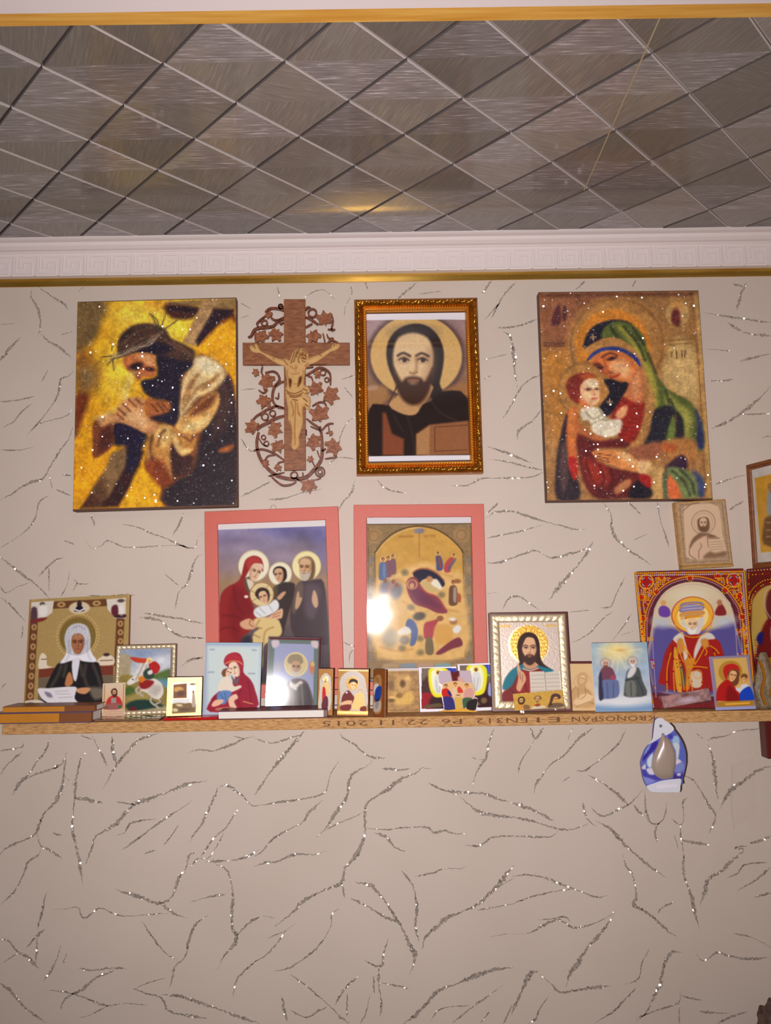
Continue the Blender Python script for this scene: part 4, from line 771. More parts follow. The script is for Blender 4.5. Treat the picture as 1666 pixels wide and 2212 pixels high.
# hand and sleeve
A.p((222, 138, 74), '530,1540 640,1520 780,1530 860,1550 960,1640 930,1710 820,1690 700,1650 600,1610', 9).p((246, 190, 128), '760,1550 860,1560 940,1640 860,1640', 24).ls((130, 62, 36), '545,1570 680,1600;580,1600 690,1630;560,1550 700,1570', 9, 6)
A.p((236, 188, 128), '940,1640 1020,1590 1080,1680 1060,1760 960,1730', 12).p((158, 92, 62), '880,1500 1180,1440 1180,1560 1000,1620 900,1570', 20).p((186, 122, 64), '1180,1440 1450,1420 1480,1560 1380,1680 1200,1600', 20).p((200, 92, 40), '1180,1460 1300,1480 1260,1540 1180,1520', 18, a=.8)
A.p((60, 34, 56), '1180,1690 1340,1560 1400,1640 1360,1720 1230,1720', 16).p((206, 158, 94), '1050,1680 1190,1690 1170,1960 1060,1960 1040,1760', 14).p((92, 100, 70), '1170,1740 1220,1740 1220,1950 1180,1950', 12).p((226, 110, 60), '1220,1760 1300,1800 1350,1930 1230,1950', 14).p((120, 132, 78), '1200,1690 1320,1680 1450,1740 1500,1900 1480,1950 1360,1950 1300,1820', 14).ls((50, 58, 40), '1260,1710 1360,1800 1420,1930;1330,1700 1430,1800 1460,1920', 20, 12, .85).p((60, 74, 112), '1440,1700 1540,1780 1550,1930 1500,1940 1480,1800', 18).p((24, 20, 32), '940,1800 1060,1860 1060,1950 860,1950', 16).p((172, 30, 28), '960,1740 1060,1760 1060,1860 980,1820', 14)
A.mottle(.14, 60, 3).mottle(.15, 17, 6)
box('canvas_body', -it.w/2, it.w/2, .0006, .0195, 0, it.h, M['canvas_edge'], it.root, .001)
x0, x1, z0, z1 = -it.w/2+.001, it.w/2-.001, .003, it.h-.002
A.build('rhinestone_picture', x0, x1, z0, z1, 0, stone_mat('square_rhinestones_deep', (x1-x0)/A.nx, .9), it.root)

# ---- gilt frame with a haloed man -------------------------------------------------------------
K = crop(750, 630, 1060, 1050); QO = [(80, 98), (1512, 68), (1584, 2100), (108, 2126)]; Q = [(225, 243), (1378, 214), (1428, 1936), (250, 1966)]
it = hung('gilt_picture_frame', 'ornate gilt frame around a dark robed bearded man with a golden halo', 'picture', q2(K, QO), -.022)
A = Art(Q, 1.3, (120, 84, 72), scale=5.268)
A.grad((150, 120, 120), (138, 98, 62), y0=240, y1=1250).p((176, 146, 148), '220,330 400,310 300,500 230,560', 40, a=.8).p((166, 136, 136), '1260,300 1390,300 1390,520 1320,400', 40, a=.8)
A.e((84, 60, 62), 806, 740, 580, 520, 0, 22, .8).e((212, 170, 104), 806, 730, 535, 478, 0, 10)
A.p((164, 118, 72), '230,1110 420,1080 480,1170 400,1310 250,1360', 30).p((160, 110, 66), '1140,1120 1390,1040 1400,1220 1200,1160', 30).p((184, 150, 130), '240,1090 350,1085 340,1130 240,1130', 14, a=.7)
A.p((44, 34, 34), '460,760 480,560 600,410 790,350 960,390 1080,520 1130,700 1110,900 1080,1050 1110,1150 1000,1240 900,1100 620,1080 520,960', 12).e((86, 78, 80), 780, 450, 220, 70, 0, 60, .55)
A.p((196, 150, 100), '600,1080 980,1060 960,1190 880,1300 810,1410 660,1415 480,1300 600,1180', 12).p((150, 104, 66), '800,1190 960,1120 940,1220 840,1330', 30, a=.7)
A.face(770, 830, 372, 0, (222, 188, 142), (158, 112, 78), (58, 40, 34), 0.0, (66, 40, 28), (150, 96, 74))
A.p((40, 28, 26), '600,1075 560,1110 480,1300 400,1300 260,1350 262,1900 1420,1890 1400,1210 1130,1140 980,1250 880,1300 800,1412 660,1415 480,1305', 10).ls((66, 48, 40), '430,1380 480,1560 560,1720;980,1260 1100,1400 1280,1480;700,1440 760,1640 780,1880;540,1420 640,1600', 16, 14, .7)
A.p((136, 72, 46), '410,1400 450,1400 520,1640 660,1700 655,1890 410,1890', 16, 1)
A.p((150, 96, 60), '800,1640 960,1530 1412,1480 1425,1870 960,1890 800,1885', 12, 1).p((176, 128, 82), '810,1650 960,1545 955,1880 810,1880', 10, 1).ls((110, 64, 44), '1020,1560 1020,1840;1020,1560 1400,1530;1020,1840 1400,1820', 12, 6)
A.mottle(.05, 20)
A.r((226, 222, 228), 200, 200, 1450, 300, 4).p((226, 222, 228), '220,240 1390,210 1390,292 225,316', 3, 1).p((226, 222, 228), '240,1905 1440,1880 1440,1990 240,1990', 3, 1)
rc = it.rect(q2(K, Q))
A.build('print_sheet', *rc, .010, M['print'], it.root)
box('pane', rc[0], rc[1], .0075, .0085, rc[2], rc[3], M['acrylic'], it.root)
box('backboard', -it.w/2+.004, it.w/2-.004, .0125, .0215, .004, it.h-.004, M['dark_wood'], it.root)
fw = (rc[0]+it.w/2+it.w/2-rc[1])/2
def leafy(s, d):
    if .12 < d < .52:
        e_ = math.sin((d-.12)/.40*math.pi)
        a = abs(math.sin(s/.0125*math.pi+d*5.2)); b_ = math.sin(s/.027*math.pi-d*9)
        return e_*(.0026*a+.0010*b_)
    return 0
P_ = [(0, .0215), (0, .004)]+[(d, -.001-.006*math.sin(min(1, d/.62)*math.pi)**.7) for d in np.linspace(.04, .62, 13)]+[(.66, .001), (.72, .0015)]
rail_frame(it, fw, P_+[(.75, .012)], M['gold_frame'], leafy, .0012)
def rope(s, d): return .0014*math.sin((d-.0)*math.pi)*(.5+.5*math.sin(s/.0052*2*math.pi+d*3.5))
rail_frame(it, fw*.29, [(0, .008), (0, .0)]+[(d, .0005-.0025*math.sin(d*math.pi)) for d in (.1, .3, .5, .7)]+[(.85, .003), (1, .0055), (1, .0095)], M['gold_rope'], rope, .0009, 'rope_moulding', fw*.71)

# ---- the two salmon red frames ----------------------------------------------------------------
def red_frame(label, QO, Q, K, A, hookx):
    it = hung('red_picture_frame', label, 'picture', q2(K, QO), -.013, 'salmon red picture frames')
    rc = it.rect(q2(K, Q))
    A.build('print_sheet', *rc, .0062, M['print'], it.root)
    box('pane', rc[0]-.002, rc[1]+.002, .0035, .0045, rc[2]-.002, rc[3]+.002, M['pane'], it.root)
    box('backboard', -it.w/2+.003, it.w/2-.003, .008, .0122, .003, it.h-.003, M['dark_wood'], it.root)
    fw = ((rc[0]+it.w/2)+(it.w/2-rc[1]))/2
    rail_frame(it, fw, [(0, .012), (0, .001), (.03, 0), (.97, 0), (1, .0008), (1, .0075)], M['red_frame'])
    for d in (-1, 1): pass
    hx, hz = it.loc(*K(hookx)); hz = it.h
    rr_ = [(hx-.007, hz-.001), (hx-.004, hz+.006), (hx, hz+.0085), (hx+.004, hz+.006), (hx+.007, hz-.001)]
    link('hanging_hook', ribbon(rr_, .0013, .006, .0075, 1.0), M['steel'], it.root)
    return it
K = crop(420, 1080, 750, 1400); QO = [(104, 124), (1572, 72), (1634, 2150), (134, 2160)]; Q = [(248, 256), (1432, 217), (1474, 1985), (268, 1992)]
A = Art(Q, 1.3, (120, 104, 120), scale=5.048)
A.grad((140, 136, 178), (150, 128, 128), y0=250, y1=760).grad((150, 128, 128), (168, 134, 100), y0=760, y1=900).grad((168, 134, 100), (120, 90, 80), y0=900, y1=1300).grad((110, 92, 92), (70, 62, 66), y0=1300, y1=2000)
A.e((108, 92, 118), 480, 430, 180, 70, -8, 80, .8).e((100, 96, 150), 1050, 330, 330, 60, 6, 70, .8).e((96, 88, 110), 1230, 420, 160, 70, 10, 70, .7).e((176, 158, 186), 560, 360, 180, 60, 10, 70, .6).e((186, 166, 180), 480, 520, 120, 40, 0, 50, .6).e((180, 164, 190), 960, 620, 120, 40, 0, 50, .6).e((118, 118, 186), 1380, 520, 100, 140, 0, 90, .6).e((128, 108, 110), 1290, 520, 220, 60, 0, 60, .5)
A.mottle(.06, 90)
for cx, cy, r_ in ((638, 716, 168), (928, 810, 128), (1220, 725, 160)):
    A.e((238, 230, 204) if cx < 1000 else (240, 226, 170), cx, cy, r_, r_*1.03, 0, 5).ring((200, 176, 120), cx, cy, r_-3, 6, 4)
# old man
A.p((76, 62, 66), '1110,940 1180,890 1300,880 1410,910 1450,1300 1440,1600 1080,1500 1040,1150', 10).p((110, 92, 84), '1100,960 1170,900 1180,1050 1080,1250 1060,1150', 18).p((100, 84, 92), '1200,950 1300,930 1380,1000 1300,1300 1200,1250', 30, a=.8)
A.p((120, 92, 66), '1130,690 1180,630 1260,625 1310,690 1315,790 1290,870 1240,880', 10).face(1205, 755, 108, 3, (208, 166, 124), (140, 96, 66), (70, 48, 38), -.5, (196, 182, 164), (150, 96, 80)).e((214, 176, 136), 1200, 670, 60, 34, 0, 20)
A.p((200, 160, 124), '1110,1030 1135,1010 1140,1070 1170,1080 1130,1180 1090,1190', 8).p((206, 166, 134), '1290,1010 1310,1000 1335,1060 1345,1160 1310,1190 1275,1110', 8)
# young man
A.p((64, 52, 50), '860,960 930,910 1000,900 1090,930 1060,1100 1000,1300 940,1500 900,1200 840,1040', 10).p((100, 84, 60), '850,960 900,940 890,1060 860,1080', 16, a=.8)
A.p((54, 36, 30), '850,800 870,740 930,725 990,760 1000,850 960,900 920,900', 8).face(915, 825, 80, -8, (212, 166, 130), (140, 96, 74), (58, 38, 32), -.6).p((206, 160, 126), '890,1070 950,1010 990,1010 960,1060 920,1095', 8)
# mother
A.p((150, 40, 40), '530,700 560,640 640,605 720,640 745,740 730,780 700,700 640,690 590,760 545,870 590,1010 640,1200 700,1240 620,1400 480,1560 470,1990 260,1990 265,1150 330,960 480,870', 9).p((178, 60, 56), '560,650 640,615 710,650 730,720 640,685 580,760', 14).p((128, 28, 36), '420,960 540,1000 640,1220 500,1330 480,1560 400,1500 360,1250', 40, a=.8).ls((110, 22, 30), '300,1250 420,1260 540,1310;280,1400 380,1380 470,1420;420,940 440,1100 520,1240', 18, 14, .7)
A.p((96, 82, 62), '530,880 600,830 640,900 620,1010 580,1020', 10).p((222, 206, 184), '560,860 640,900 600,990', 8).p((224, 206, 186), '600,740 650,695 730,700 740,760 700,720 640,720', 8)
A.face(652, 790, 96, 18, (226, 188, 154), (160, 116, 92), (70, 48, 44), .6).e((236, 226, 210), 555, 1052, 22, 16, 0, 6)
# child
A.e((226, 200, 150), 725, 1030, 130, 135, 0, 5).ring((150, 112, 70), 725, 1030, 130, 9, 4).ls((170, 130, 80), '600,980 650,1010;620,1100 670,1070;800,930 770,970;850,1040 810,1040', 7, 4)
A.p((62, 44, 36), '650,1030 680,970 740,955 800,990 810,1070 780,1120 700,1090', 8).face(745, 1065, 74, -18, (226, 182, 146), (160, 110, 86), (60, 42, 36), -.4)
A.p((228, 228, 226), '640,1200 700,1160 800,1140 870,1090 910,1130 900,1200 800,1260 690,1290 640,1250', 10).ls((176, 180, 184), '700,1180 760,1240;800,1150 840,1210;660,1220 720,1270', 12, 10, .8)
A.p((224, 196, 134), '640,1300 760,1280 890,1300 940,1400 930,1480 830,1540 740,1600 730,1800 680,1900 620,1500 700,1400 640,1380', 10).ls((166, 128, 78), '700,1310 660,1380 720,1400;850,1390 760,1440 740,1580;640,1470 700,1500', 14, 10, .8).p((226, 178, 140), '780,1300 870,1230 950,1190 945,1290 880,1300', 8).ls((150, 100, 78), '850,1260 930,1230;840,1285 920,1265', 7, 5).p((220, 168, 130), '490,1330 580,1290 640,1330 650,1400 560,1410 500,1380', 9).ls((140, 92, 66), '600,1310 590,1350 630,1380', 8, 6)
A.p((56, 50, 60), '480,1560 600,1480 620,1700 640,1990 470,1990', 20)
A.r((226, 220, 218), 200, 200, 1480, 240, 3).p((226, 220, 218), '240,240 1440,205 1440,286 245,318', 3, 1)
red_frame('salmon red frame of a haloed family under a cloudy violet sky', QO, Q, K, A, (855, 95))

K = crop(750, 1080, 1070, 1460); QO = [(75, 52), (1536, 46), (1592, 2190), (78, 2196)]; Q = [(220, 194), (1402, 188), (1442, 2020), (234, 2030)]
A = Art(Q, 1.3, (150, 122, 84), scale=5.206)
A.mottle(.14, 14)
for x in (262, 1372):
    for k_ in range(11): A.r((164, 142, 116) if k_ % 2 else (134, 126, 124), x-24, 640+k_*110, x+24, 720+k_*110, 8, .7)
A.l((104, 82, 56), '222,270 1400,262', 14, 6).ls((110, 84, 54), '238,300 240,1980;1395,290 1432,1980;310,600 330,1770;1305,560 1330,1770', 8, 5, .9)
A.p((206, 158, 76), '318,600 400,480 520,380 680,310 830,295 1000,330 1150,420 1260,530 1300,600 1325,1770 340,1770', 6, 1).l((92, 66, 44), '310,590 400,470 520,370 680,305 830,290 1000,325 1150,415 1270,530 1308,590', 14, 6).l((232, 196, 126), '330,600 420,485 540,390 690,325 830,310', 8, 5)
A.e((180, 142, 96), 300, 400, 80, 80, 0, 20, .8).e((176, 138, 92), 1290, 390, 80, 80, 0, 20, .8).ring((140, 104, 66), 300, 400, 55, 12, 8, .8).ring((140, 104, 66), 1290, 390, 55, 12, 8, .8)
A.e((140, 132, 140), 812, 345, 62, 30, 0, 8).l((150, 110, 60), '812,370 815,640', 10, 6, .8).ls((176, 120, 56), '590,410 740,405;880,405 905,405;940,400 985,400', 22, 10, .8)
A.p((226, 182, 112), '330,900 520,840 640,760 760,730 850,700 1000,720 1150,790 1280,820 1320,1000 1320,1770 340,1770', 30).mottle(.06, 60)
A.ls((198, 140, 72), '430,960 560,900 680,940;900,760 1040,820 1180,860;640,1150 760,1240 820,1330;1000,1290 1120,1240 1250,1260;380,1660 560,1700 740,1680', 22, 16, .6).ls((238, 204, 142), '560,860 700,790 800,770;860,1180 960,1240 1050,1280;1120,900 1220,960', 20, 14, .6)
def mini(cx, cy, s_, robe, robe2=None, halo=True, lean=0):
    if halo: A.e((236, 196, 116), cx, cy, 42*s_, 42*s_, 0, 5).ring((184, 132, 66), cx, cy, 42*s_, 5, 3)
    A.p(robe, [(cx-40*s_+lean*.3, cy+45*s_), (cx+30*s_+lean*.3, cy+40*s_), (cx+48*s_+lean, cy+150*s_), (cx+40*s_+lean, cy+250*s_), (cx-45*s_+lean, cy+255*s_), (cx-52*s_+lean, cy+150*s_)], 7)
    if robe2: A.p(robe2, [(cx+2*s_, cy+60*s_), (cx+34*s_, cy+70*s_), (cx+30*s_+lean, cy+220*s_), (cx-2*s_+lean, cy+200*s_)], 8, a=.85)
    A.e((112, 62, 40), cx, cy-5*s_, 22*s_, 24*s_, 0, 5).e((190, 130, 84), cx+3*s_, cy+4*s_, 14*s_, 18*s_, 0, 5)
mini(515, 630, .8, (128, 92, 104)); mini(462, 650, .85, (132, 86, 96)); mini(403, 668, .9, (92, 108, 146), (120, 134, 166))
mini(1025, 600, .75, (82, 84, 128), (150, 80, 60), lean=20); mini(1205, 620, .75, (184, 74, 76), (96, 92, 120), lean=-70)
for x, y, c in ((430, 980, (140, 132, 140)), (520, 990, (176, 138, 128)), (560, 1030, (128, 122, 122))): A.e(c, x, y, 60, 90, 20, 20).e((150, 100, 70), x, y-70, 22, 24, 0, 8)
mini(1200, 930, 1.0, (116, 78, 56), (176, 160, 146), halo=False); A.p((180, 90, 56), '1250,1050 1285,1080 1280,1150 1250,1140', 8).e((160, 104, 62), 1245, 915, 40, 24, 0, 8)
A.p((44, 38, 60), '740,830 800,785 900,780 1010,830 1090,910 1100,960 1060,980 1000,900 920,880 850,900 810,930', 8).ls((170, 92, 56), '740,820 800,778 900,772 1010,820 1095,905', 12, 6)
A.p((236, 226, 206), '960,910 1010,890 1060,960 1070,1000 1000,1010 950,950', 10).p((206, 178, 118), '830,950 900,900 960,960 1040,1010 980,1040 880,1000', 10).e((196, 140, 96), 930, 890, 36, 34, 20, 10)
A.p((140, 62, 74), '670,940 700,880 780,870 830,960 900,1040 1020,1090 1100,1200 1130,1270 1020,1275 900,1220 760,1170 690,1060', 9).p((112, 50, 78), '720,1000 820,1010 960,1110 1060,1220 920,1190 760,1130', 26, a=.85).l((196, 92, 76), '830,970 900,1045 1020,1090 1110,1230', 12, 8).e((214, 166, 110), 735, 950, 62, 60, 0, 6, .8).e((150, 84, 84), 735, 950, 44, 48, 0, 6).e((214, 160, 118), 730, 965, 24, 30, 0, 6)
for x, y in ((650, 815), (1065, 1070), (825, 1560), (720, 1210), (620, 1670), (830, 1720)): A.e((128, 112, 76), x, y, 40, 34, 0, 18, .85)
A.p((92, 106, 148), '690,1340 760,1370 800,1480 770,1620 710,1640 720,1500 660,1420', 8).p((232, 222, 206), '560,1490 640,1430 700,1440 720,1500 600,1520', 10).e((150, 132, 110), 650, 1580, 60, 50, 0, 14).e((96, 82, 70), 815, 1310, 70, 46, -10, 14)
A.p((178, 70, 76), '870,1400 960,1360 1040,1340 1000,1420 960,1560 875,1560', 8).p((124, 106, 74), '890,1570 960,1560 975,1730 890,1730', 8).e((150, 96, 60), 1050, 1335, 38, 32, 0, 8)
A.p((216, 160, 80), '1000,1420 1140,1400 1200,1500 1160,1620 1020,1620 980,1520', 20, a=.8).p((232, 226, 220), '1200,1440 1260,1410 1285,1450 1250,1500 1200,1490', 8).p((130, 58, 70), '1000,1730 1100,1640 1220,1560 1280,1560 1300,1640 1180,1680 1060,1740', 8).e((176, 120, 78), 1200, 1370, 44, 36, 0, 10).e((236, 226, 210), 1190, 1345, 40, 20, 0, 8).e((150, 140, 120), 480, 1560, 90, 110, 0, 30, .7)
A.r((150, 122, 92), 235, 1800, 1440, 2010, 6, .5)
for k_, c in enumerate(((176, 148, 112), (136, 146, 154), (184, 150, 124), (134, 164, 166), (176, 144, 104))): A.p(c, [(430+k_*195, 1845), (560+k_*195, 1840), (590+k_*195, 1870), (560+k_*195, 1900), (430+k_*195, 1905), (400+k_*195, 1875)], 8)
A.p((222, 216, 218), '215,180 1410,180 1405,256 222,264', 3, 1)
red_frame('salmon red frame of a golden nativity scene under an arch', QO, Q, K, A, (805, 48))
# ================================================================== WOODEN CRUCIFIX WITH VINES
M['cross_wood'] = wood_mat('stained_plywood', (122, 70, 40), (158, 100, 64), (10, 10, 34), .42)
M['vine_wood'] = wood_mat('stained_plywood_fretwork', (96, 46, 28), (132, 72, 46), (20, 20, 40), .42)
M['leaf_wood'] = wood_mat('stained_plywood_leaf', (122, 64, 36), (164, 102, 68), (26, 26, 40), .40)
K = crop(510, 620, 770, 1080, 1250); Kq = lambda p: K((p[0], p[1]))
Q = [(70, 125), (1180, 125), (1180, 1900), (70, 1900)]
it = hung('wooden_crucifix', 'brown wooden crucifix with a pale carved figure and ivy fretwork', 'crucifix', q2(K, Q), -.014)
L2 = lambda pts: [it.loc(*K(p)) for p in pts]
def lx(t): return [tuple(float(k) for k in q.split(',')) for q in t.split()]
SCW = 1.5/FPX/4.808
yb = .0135
def quadbox(nm, pts, y0, y1, mat): return link(nm, prism(L2(pts), y0, y1, .0006), mat, it.root)
quadbox('upright_beam', [(496, 125), (718, 125), (722, 1900), (500, 1905)], 0.0, .008, M['cross_wood'])
quadbox('cross_beam', [(68, 578), (1180, 578), (1182, 805), (70, 808)], -.0006, .0075, M['cross_wood'])
VN = '''16:490,205 462,175 443,190 455,215 480,212;18:495,235 430,213 350,213 298,252;14:495,300 440,330 390,330 358,300 370,255;20:492,320 430,350 380,395 300,410 230,415 182,440 150,500 118,510;14:300,290 250,330 213,372 232,412;12:490,355 460,375 445,345;10:200,440 195,540 230,580;14:720,230 740,200 772,206;18:718,300 780,330 850,380;14:718,410 790,370;14:985,268 1005,340 990,430 1012,440;12:950,430 1030,432;12:940,480 962,522 1012,520;12:900,470 922,565;14:950,572 990,542 1060,572;12:270,815 260,880 290,930;18:298,882 380,868 430,900 446,960 400,1020 375,1100 380,1180 430,1240 492,1252;14:495,970 450,990 400,1030;12:228,1062 280,1092 322,1060;10:440,1090 432,1150 400,1140;16:492,1250 420,1230 330,1260 260,1300 190,1350 148,1420;24:497,1330 400,1360 330,1400 250,1440 208,1480;26:230,1500 210,1600 225,1720 280,1830 380,1930 480,1975 600,1990 720,1970 800,1900 880,1790 892,1650 882,1500 868,1440;16:178,1692 260,1680 340,1700 420,1740 494,1792;12:290,1800 330,1750 400,1740;12:500,1808 440,1820 420,1870;16:350,1950 410,2010 480,2055 560,2050 622,2020;10:330,1960 500,1920;10:690,1920 692,1962;10:820,2000 880,1980;18:720,910 790,870 860,830 930,850 975,900 978,1010;12:720,832 800,818;12:800,990 780,930 740,918;14:788,1230 860,1190 920,1200 942,1260;16:728,1360 790,1410 850,1450 872,1500;10:770,1440 862,1480;14:1012,1410 950,1420 890,1480;10:960,1430 962,1500 930,1512;14:930,1670 890,1702;10:840,1690 862,1762;12:780,1790 812,1852;12:1050,1760 920,1780;10:230,1560 270,1625 322,1650;10:620,1985 700,2030;12:860,1390 905,1290'''
for sg in VN.split(';'):
    w_, t = sg.split(':'); link('vine_tendril', ribbon(np.array(L2(lx(t))), float(w_)*SCW*1.45, .004, .0105, .55), M['vine_wood'], it.root)
for cx, cy, r_, w_ in ((290, 365, 30, 14), (790, 260, 42, 16), (295, 1340, 35, 13), (375, 1305, 30, 12), (280, 1555, 22, 10), (310, 1620, 25, 10), (600, 1950, 35, 14), (870, 1915, 48, 14), (870, 1915, 24, 10), (900, 880, 28, 11), (940, 955, 22, 10), (460, 190, 22, 9)):
    a = np.linspace(0, 2*math.pi, 13); link('vine_curl', ribbon(np.array(L2([(cx+r_*math.cos(k), cy+r_*math.sin(k)) for k in a])), w_*SCW*1.2, .004, .0105, 1.0), M['vine_wood'], it.root)
ivy = [(0, 1.12), (.20, .72), (.42, .50), (.74, .66), (1.0, .42), (.78, .12), (.70, -.14), (.84, -.48), (.46, -.56), (.14, -.50), (0, -.80), (-.14, -.50), (-.46, -.56), (-.84, -.48), (-.70, -.14), (-.78, .12), (-1.0, .42), (-.74, .66), (-.42, .50), (-.20, .72)]
for cx, cy, r_, ang in ((335, 280, 42, 40), (255, 500, 78, 200), (412, 480, 78, 150), (920, 325, 88, 10), (800, 500, 80, 210), (205, 880, 42, 100), (312, 968, 92, 230), (292, 1175, 84, 160), (165, 1450, 82, 60), (392, 1470, 88, 250), (430, 1642, 80, 200), (300, 1830, 44, 20), (432, 1870, 42, 160), (750, 2050, 88, 190), (850, 900, 44, 80), (825, 1052, 86, 20), (975, 1115, 98, 250), (865, 1315, 108, 10), (1012, 1650, 96, 130), (800, 1600, 90, 240), (770, 1785, 38, 40), (985, 1512, 30, 90)):
    a = math.radians(ang); P = [(cx+r_*(x*math.cos(a)-z*math.sin(a)), cy-r_*(x*math.sin(a)+z*math.cos(a))) for x, z in ivy]
    link('ivy_leaf', prism(L2(P), .003, .0105), M['leaf_wood'], it.root)
for px_, py_ in ((540, 300), (700, 1500)):      # stand-offs that carry the board on the wall
    x, z = it.loc(*K((px_, py_))); box('stand_off', x-.006, x+.006, .008, .0138, z-.006, z+.006, M['dark_wood'], it.root)
# carved figure: one continuous relief
FIG = lx('135,625 150,600 185,608 192,585 215,590 240,640 270,672 330,700 400,730 470,752 520,748 555,762 572,720 590,680 625,650 680,640 730,660 755,700 755,742 800,725 880,700 950,660 985,640 1000,610 1030,585 1045,600 1082,600 1075,640 1040,665 985,682 920,730 830,790 760,815 725,850 715,920 705,1020 745,1040 770,1090 745,1130 772,1170 765,1270 730,1280 712,1245 692,1270 696,1400 680,1480 655,1560 660,1640 620,1690 585,1680 570,1640 580,1560 565,1460 540,1380 540,1280 520,1160 510,1080 530,1010 515,900 500,830 430,800 350,750 260,690 200,682 155,662')
F = Art([(120, 570), (1100, 570), (1100, 1700), (120, 1700)], .9, (204, 160, 104), scale=4.808)
P = catmull(np.array(FIG), 3, True)
_, dm = F.mask(P, 1e6)
x = F.X; y = F.Y; d2 = np.full(len(x), 1e18); ins = np.zeros(len(x), bool)
for (ax, ay), (bx_, by_) in zip(P, np.roll(P, -1, 0)):
    ex, ey = bx_-ax, by_-ay; t = np.clip(((x-ax)*ex+(y-ay)*ey)/(ex*ex+ey*ey+1e-9), 0, 1); d2 = np.minimum(d2, (x-ax-t*ex)**2+(y-ay-t*ey)**2)
    if ay != by_: ins ^= ((ay > y) != (by_ > y)) & (x < ex*(y-ay)/(by_-ay)+ax)
dd = np.sqrt(d2)
bk = (96, 50, 22)
F.mottle(.05, 30)
F.ls(bk, '610,680 590,740 575,800;640,665 620,720 600,790;660,650 650,700;690,660 720,670 740,700;700,690 690,720;670,700 650,760 660,800;720,710 735,740;700,745 730,760;690,780 720,790;640,690 630,740', 9, 6, .8)
F.e((150, 96, 48), 695, 720, 34, 44, 20, 14, .6).e(bk, 690, 712, 12, 6, 20, 4).e(bk, 722, 722, 9, 5, 20, 4).l(bk, '690,750 705,758 725,755', 7, 5)
F.p(bk, '550,960 575,970 580,1000 565,1060 550,1010', 10).p(bk, '660,950 685,940 680,1000 645,1050 650,990', 10)
F.ls((150, 96, 46), '560,830 600,860 640,850;625,830 625,900;580,910 620,920 660,905;530,880 540,950;700,880 695,960;600,1020 640,1020', 8, 8, .7)
F.ls(bk, '520,1080 560,1110 620,1120 690,1090;530,1110 580,1140 640,1140 700,1110;560,1150 620,1160 680,1140;700,1070 740,1090;720,1120 750,1110;700,1170 740,1200;720,1230 750,1250;590,1180 640,1190', 9, 6, .85)
F.ls((140, 86, 40), '620,1200 618,1330 612,1480 618,1640;575,1200 600,1300;640,1220 650,1330;600,1310 590,1350;655,1320 668,1350;560,1400 580,1520', 9, 9, .8)
F.ls(bk, '500,770 540,820;720,830 750,800;380,745 400,755;870,710 890,730;180,610 200,640;1030,600 1020,630', 8, 6, .7)
x0, x1, z0, z1 = it.rect(q2(K, F.quad))
fo = F.build('carved_figure', x0, x1, z0, z1, -.0006, M['print'], it.root, keep=FIG)
me = fo.data; n = len(me.vertices); co = np.empty(n*3, np.float32); me.vertices.foreach_get('co', co); co = co.reshape(-1, 3)
dark = 1-np.clip((F.C.sum(1)-170)/280, 0, 1)
hgt = np.where(ins, .0012+.0052*(1-np.exp(-dd/38.0))-.0012*dark, -.0002)
co[:, 1] = -.0006-hgt; me.vertices.foreach_set('co', co.ravel()); me.update()
bm = bmesh.new(); bm.from_mesh(me); bmesh.ops.delete(bm, geom=[v for v in bm.verts if not v.link_faces], context='VERTS')
be = [e for e in bm.edges if e.is_boundary]
for f in bm.faces: f.smooth = True
r_ = bmesh.ops.extrude_edge_only(bm, edges=be)
for v in r_['geom']:
    if isinstance(v, bmesh.types.BMVert): v.co.y = .0006
bm.to_mesh(me); bm.free()

# ================================================================== SMALL PLAQUE AND THINGS ON THE RIGHT
K = crop(1366, 960, 1666, 1260)
QP = [(512, 682), (1126, 664), (1208, 1442), (606, 1452)]; Q = [(530, 700), (1112, 684), (1190, 1424), (616, 1434)]
it = hung('wood_plaque', 'small cream wooden plaque with an engraved bearded man holding an open book', 'plaque', q2(K, [(512, 682), (1126, 664), (1212, 1478), (608, 1490)]), -.020)
A = Art(Q, 1.2, (206, 174, 142), scale=5.553)
A.r((176, 146, 114), 500, 660, 1230, 1460, 3).mottle(.12, 24).p((216, 182, 150), '615,780 650,740 760,700 900,700 1000,740 1050,790 1090,1130 1100,1330 700,1370 640,1200', 8)
dk = (104, 76, 56)
A.ring((150, 116, 90), 855, 940, 142, 10, 6, .8).ring((160, 126, 98), 855, 940, 112, 6, 5, .6)
A.p((120, 88, 66), '780,930 800,890 860,875 910,890 930,960 920,1030 880,1060 800,1030', 10).face(852, 955, 72, 0, (214, 178, 146), (150, 114, 88), dk, 0, (112, 82, 62))
A.p((136, 102, 78), '690,1240 720,1140 800,1070 850,1060 930,1080 1010,1120 1040,1140 900,1140 780,1200', 16).p((216, 178, 148), '690,1300 740,1180 900,1100 915,1250 850,1350 760,1370 700,1340', 12)
A.ls(dk, '700,1230 740,1130 830,1070;690,1240 690,1320 760,1370;820,1190 830,1230 800,1280 800,1360;900,1110 915,1240;930,1090 1000,1110', 8, 6, .8).p((216, 184, 152), '915,1160 1090,1150 1110,1290 920,1300', 6, 1).ls((150, 116, 88), '930,1180 1080,1175;930,1210 1085,1205;930,1240 1090,1235;930,1270 1095,1262', 6, 5, .8)
A.p((140, 106, 80), '860,1340 930,1290 1000,1310 1110,1290 1110,1350 880,1370', 16).ls((120, 90, 66), '560,720 1090,700;570,760 640,1400;1080,720 1160,1390;640,1410 1160,1400', 7, 5, .7).ls((126, 96, 72), '610,790 700,720 800,700', 9, 6)
x0, x1, z0, z1 = it.rect(q2(K, Q))
box('plaque_board', -it.w/2, it.w/2, .0006, .0195, .006, it.h, M['pale_wood'], it.root, .0012)
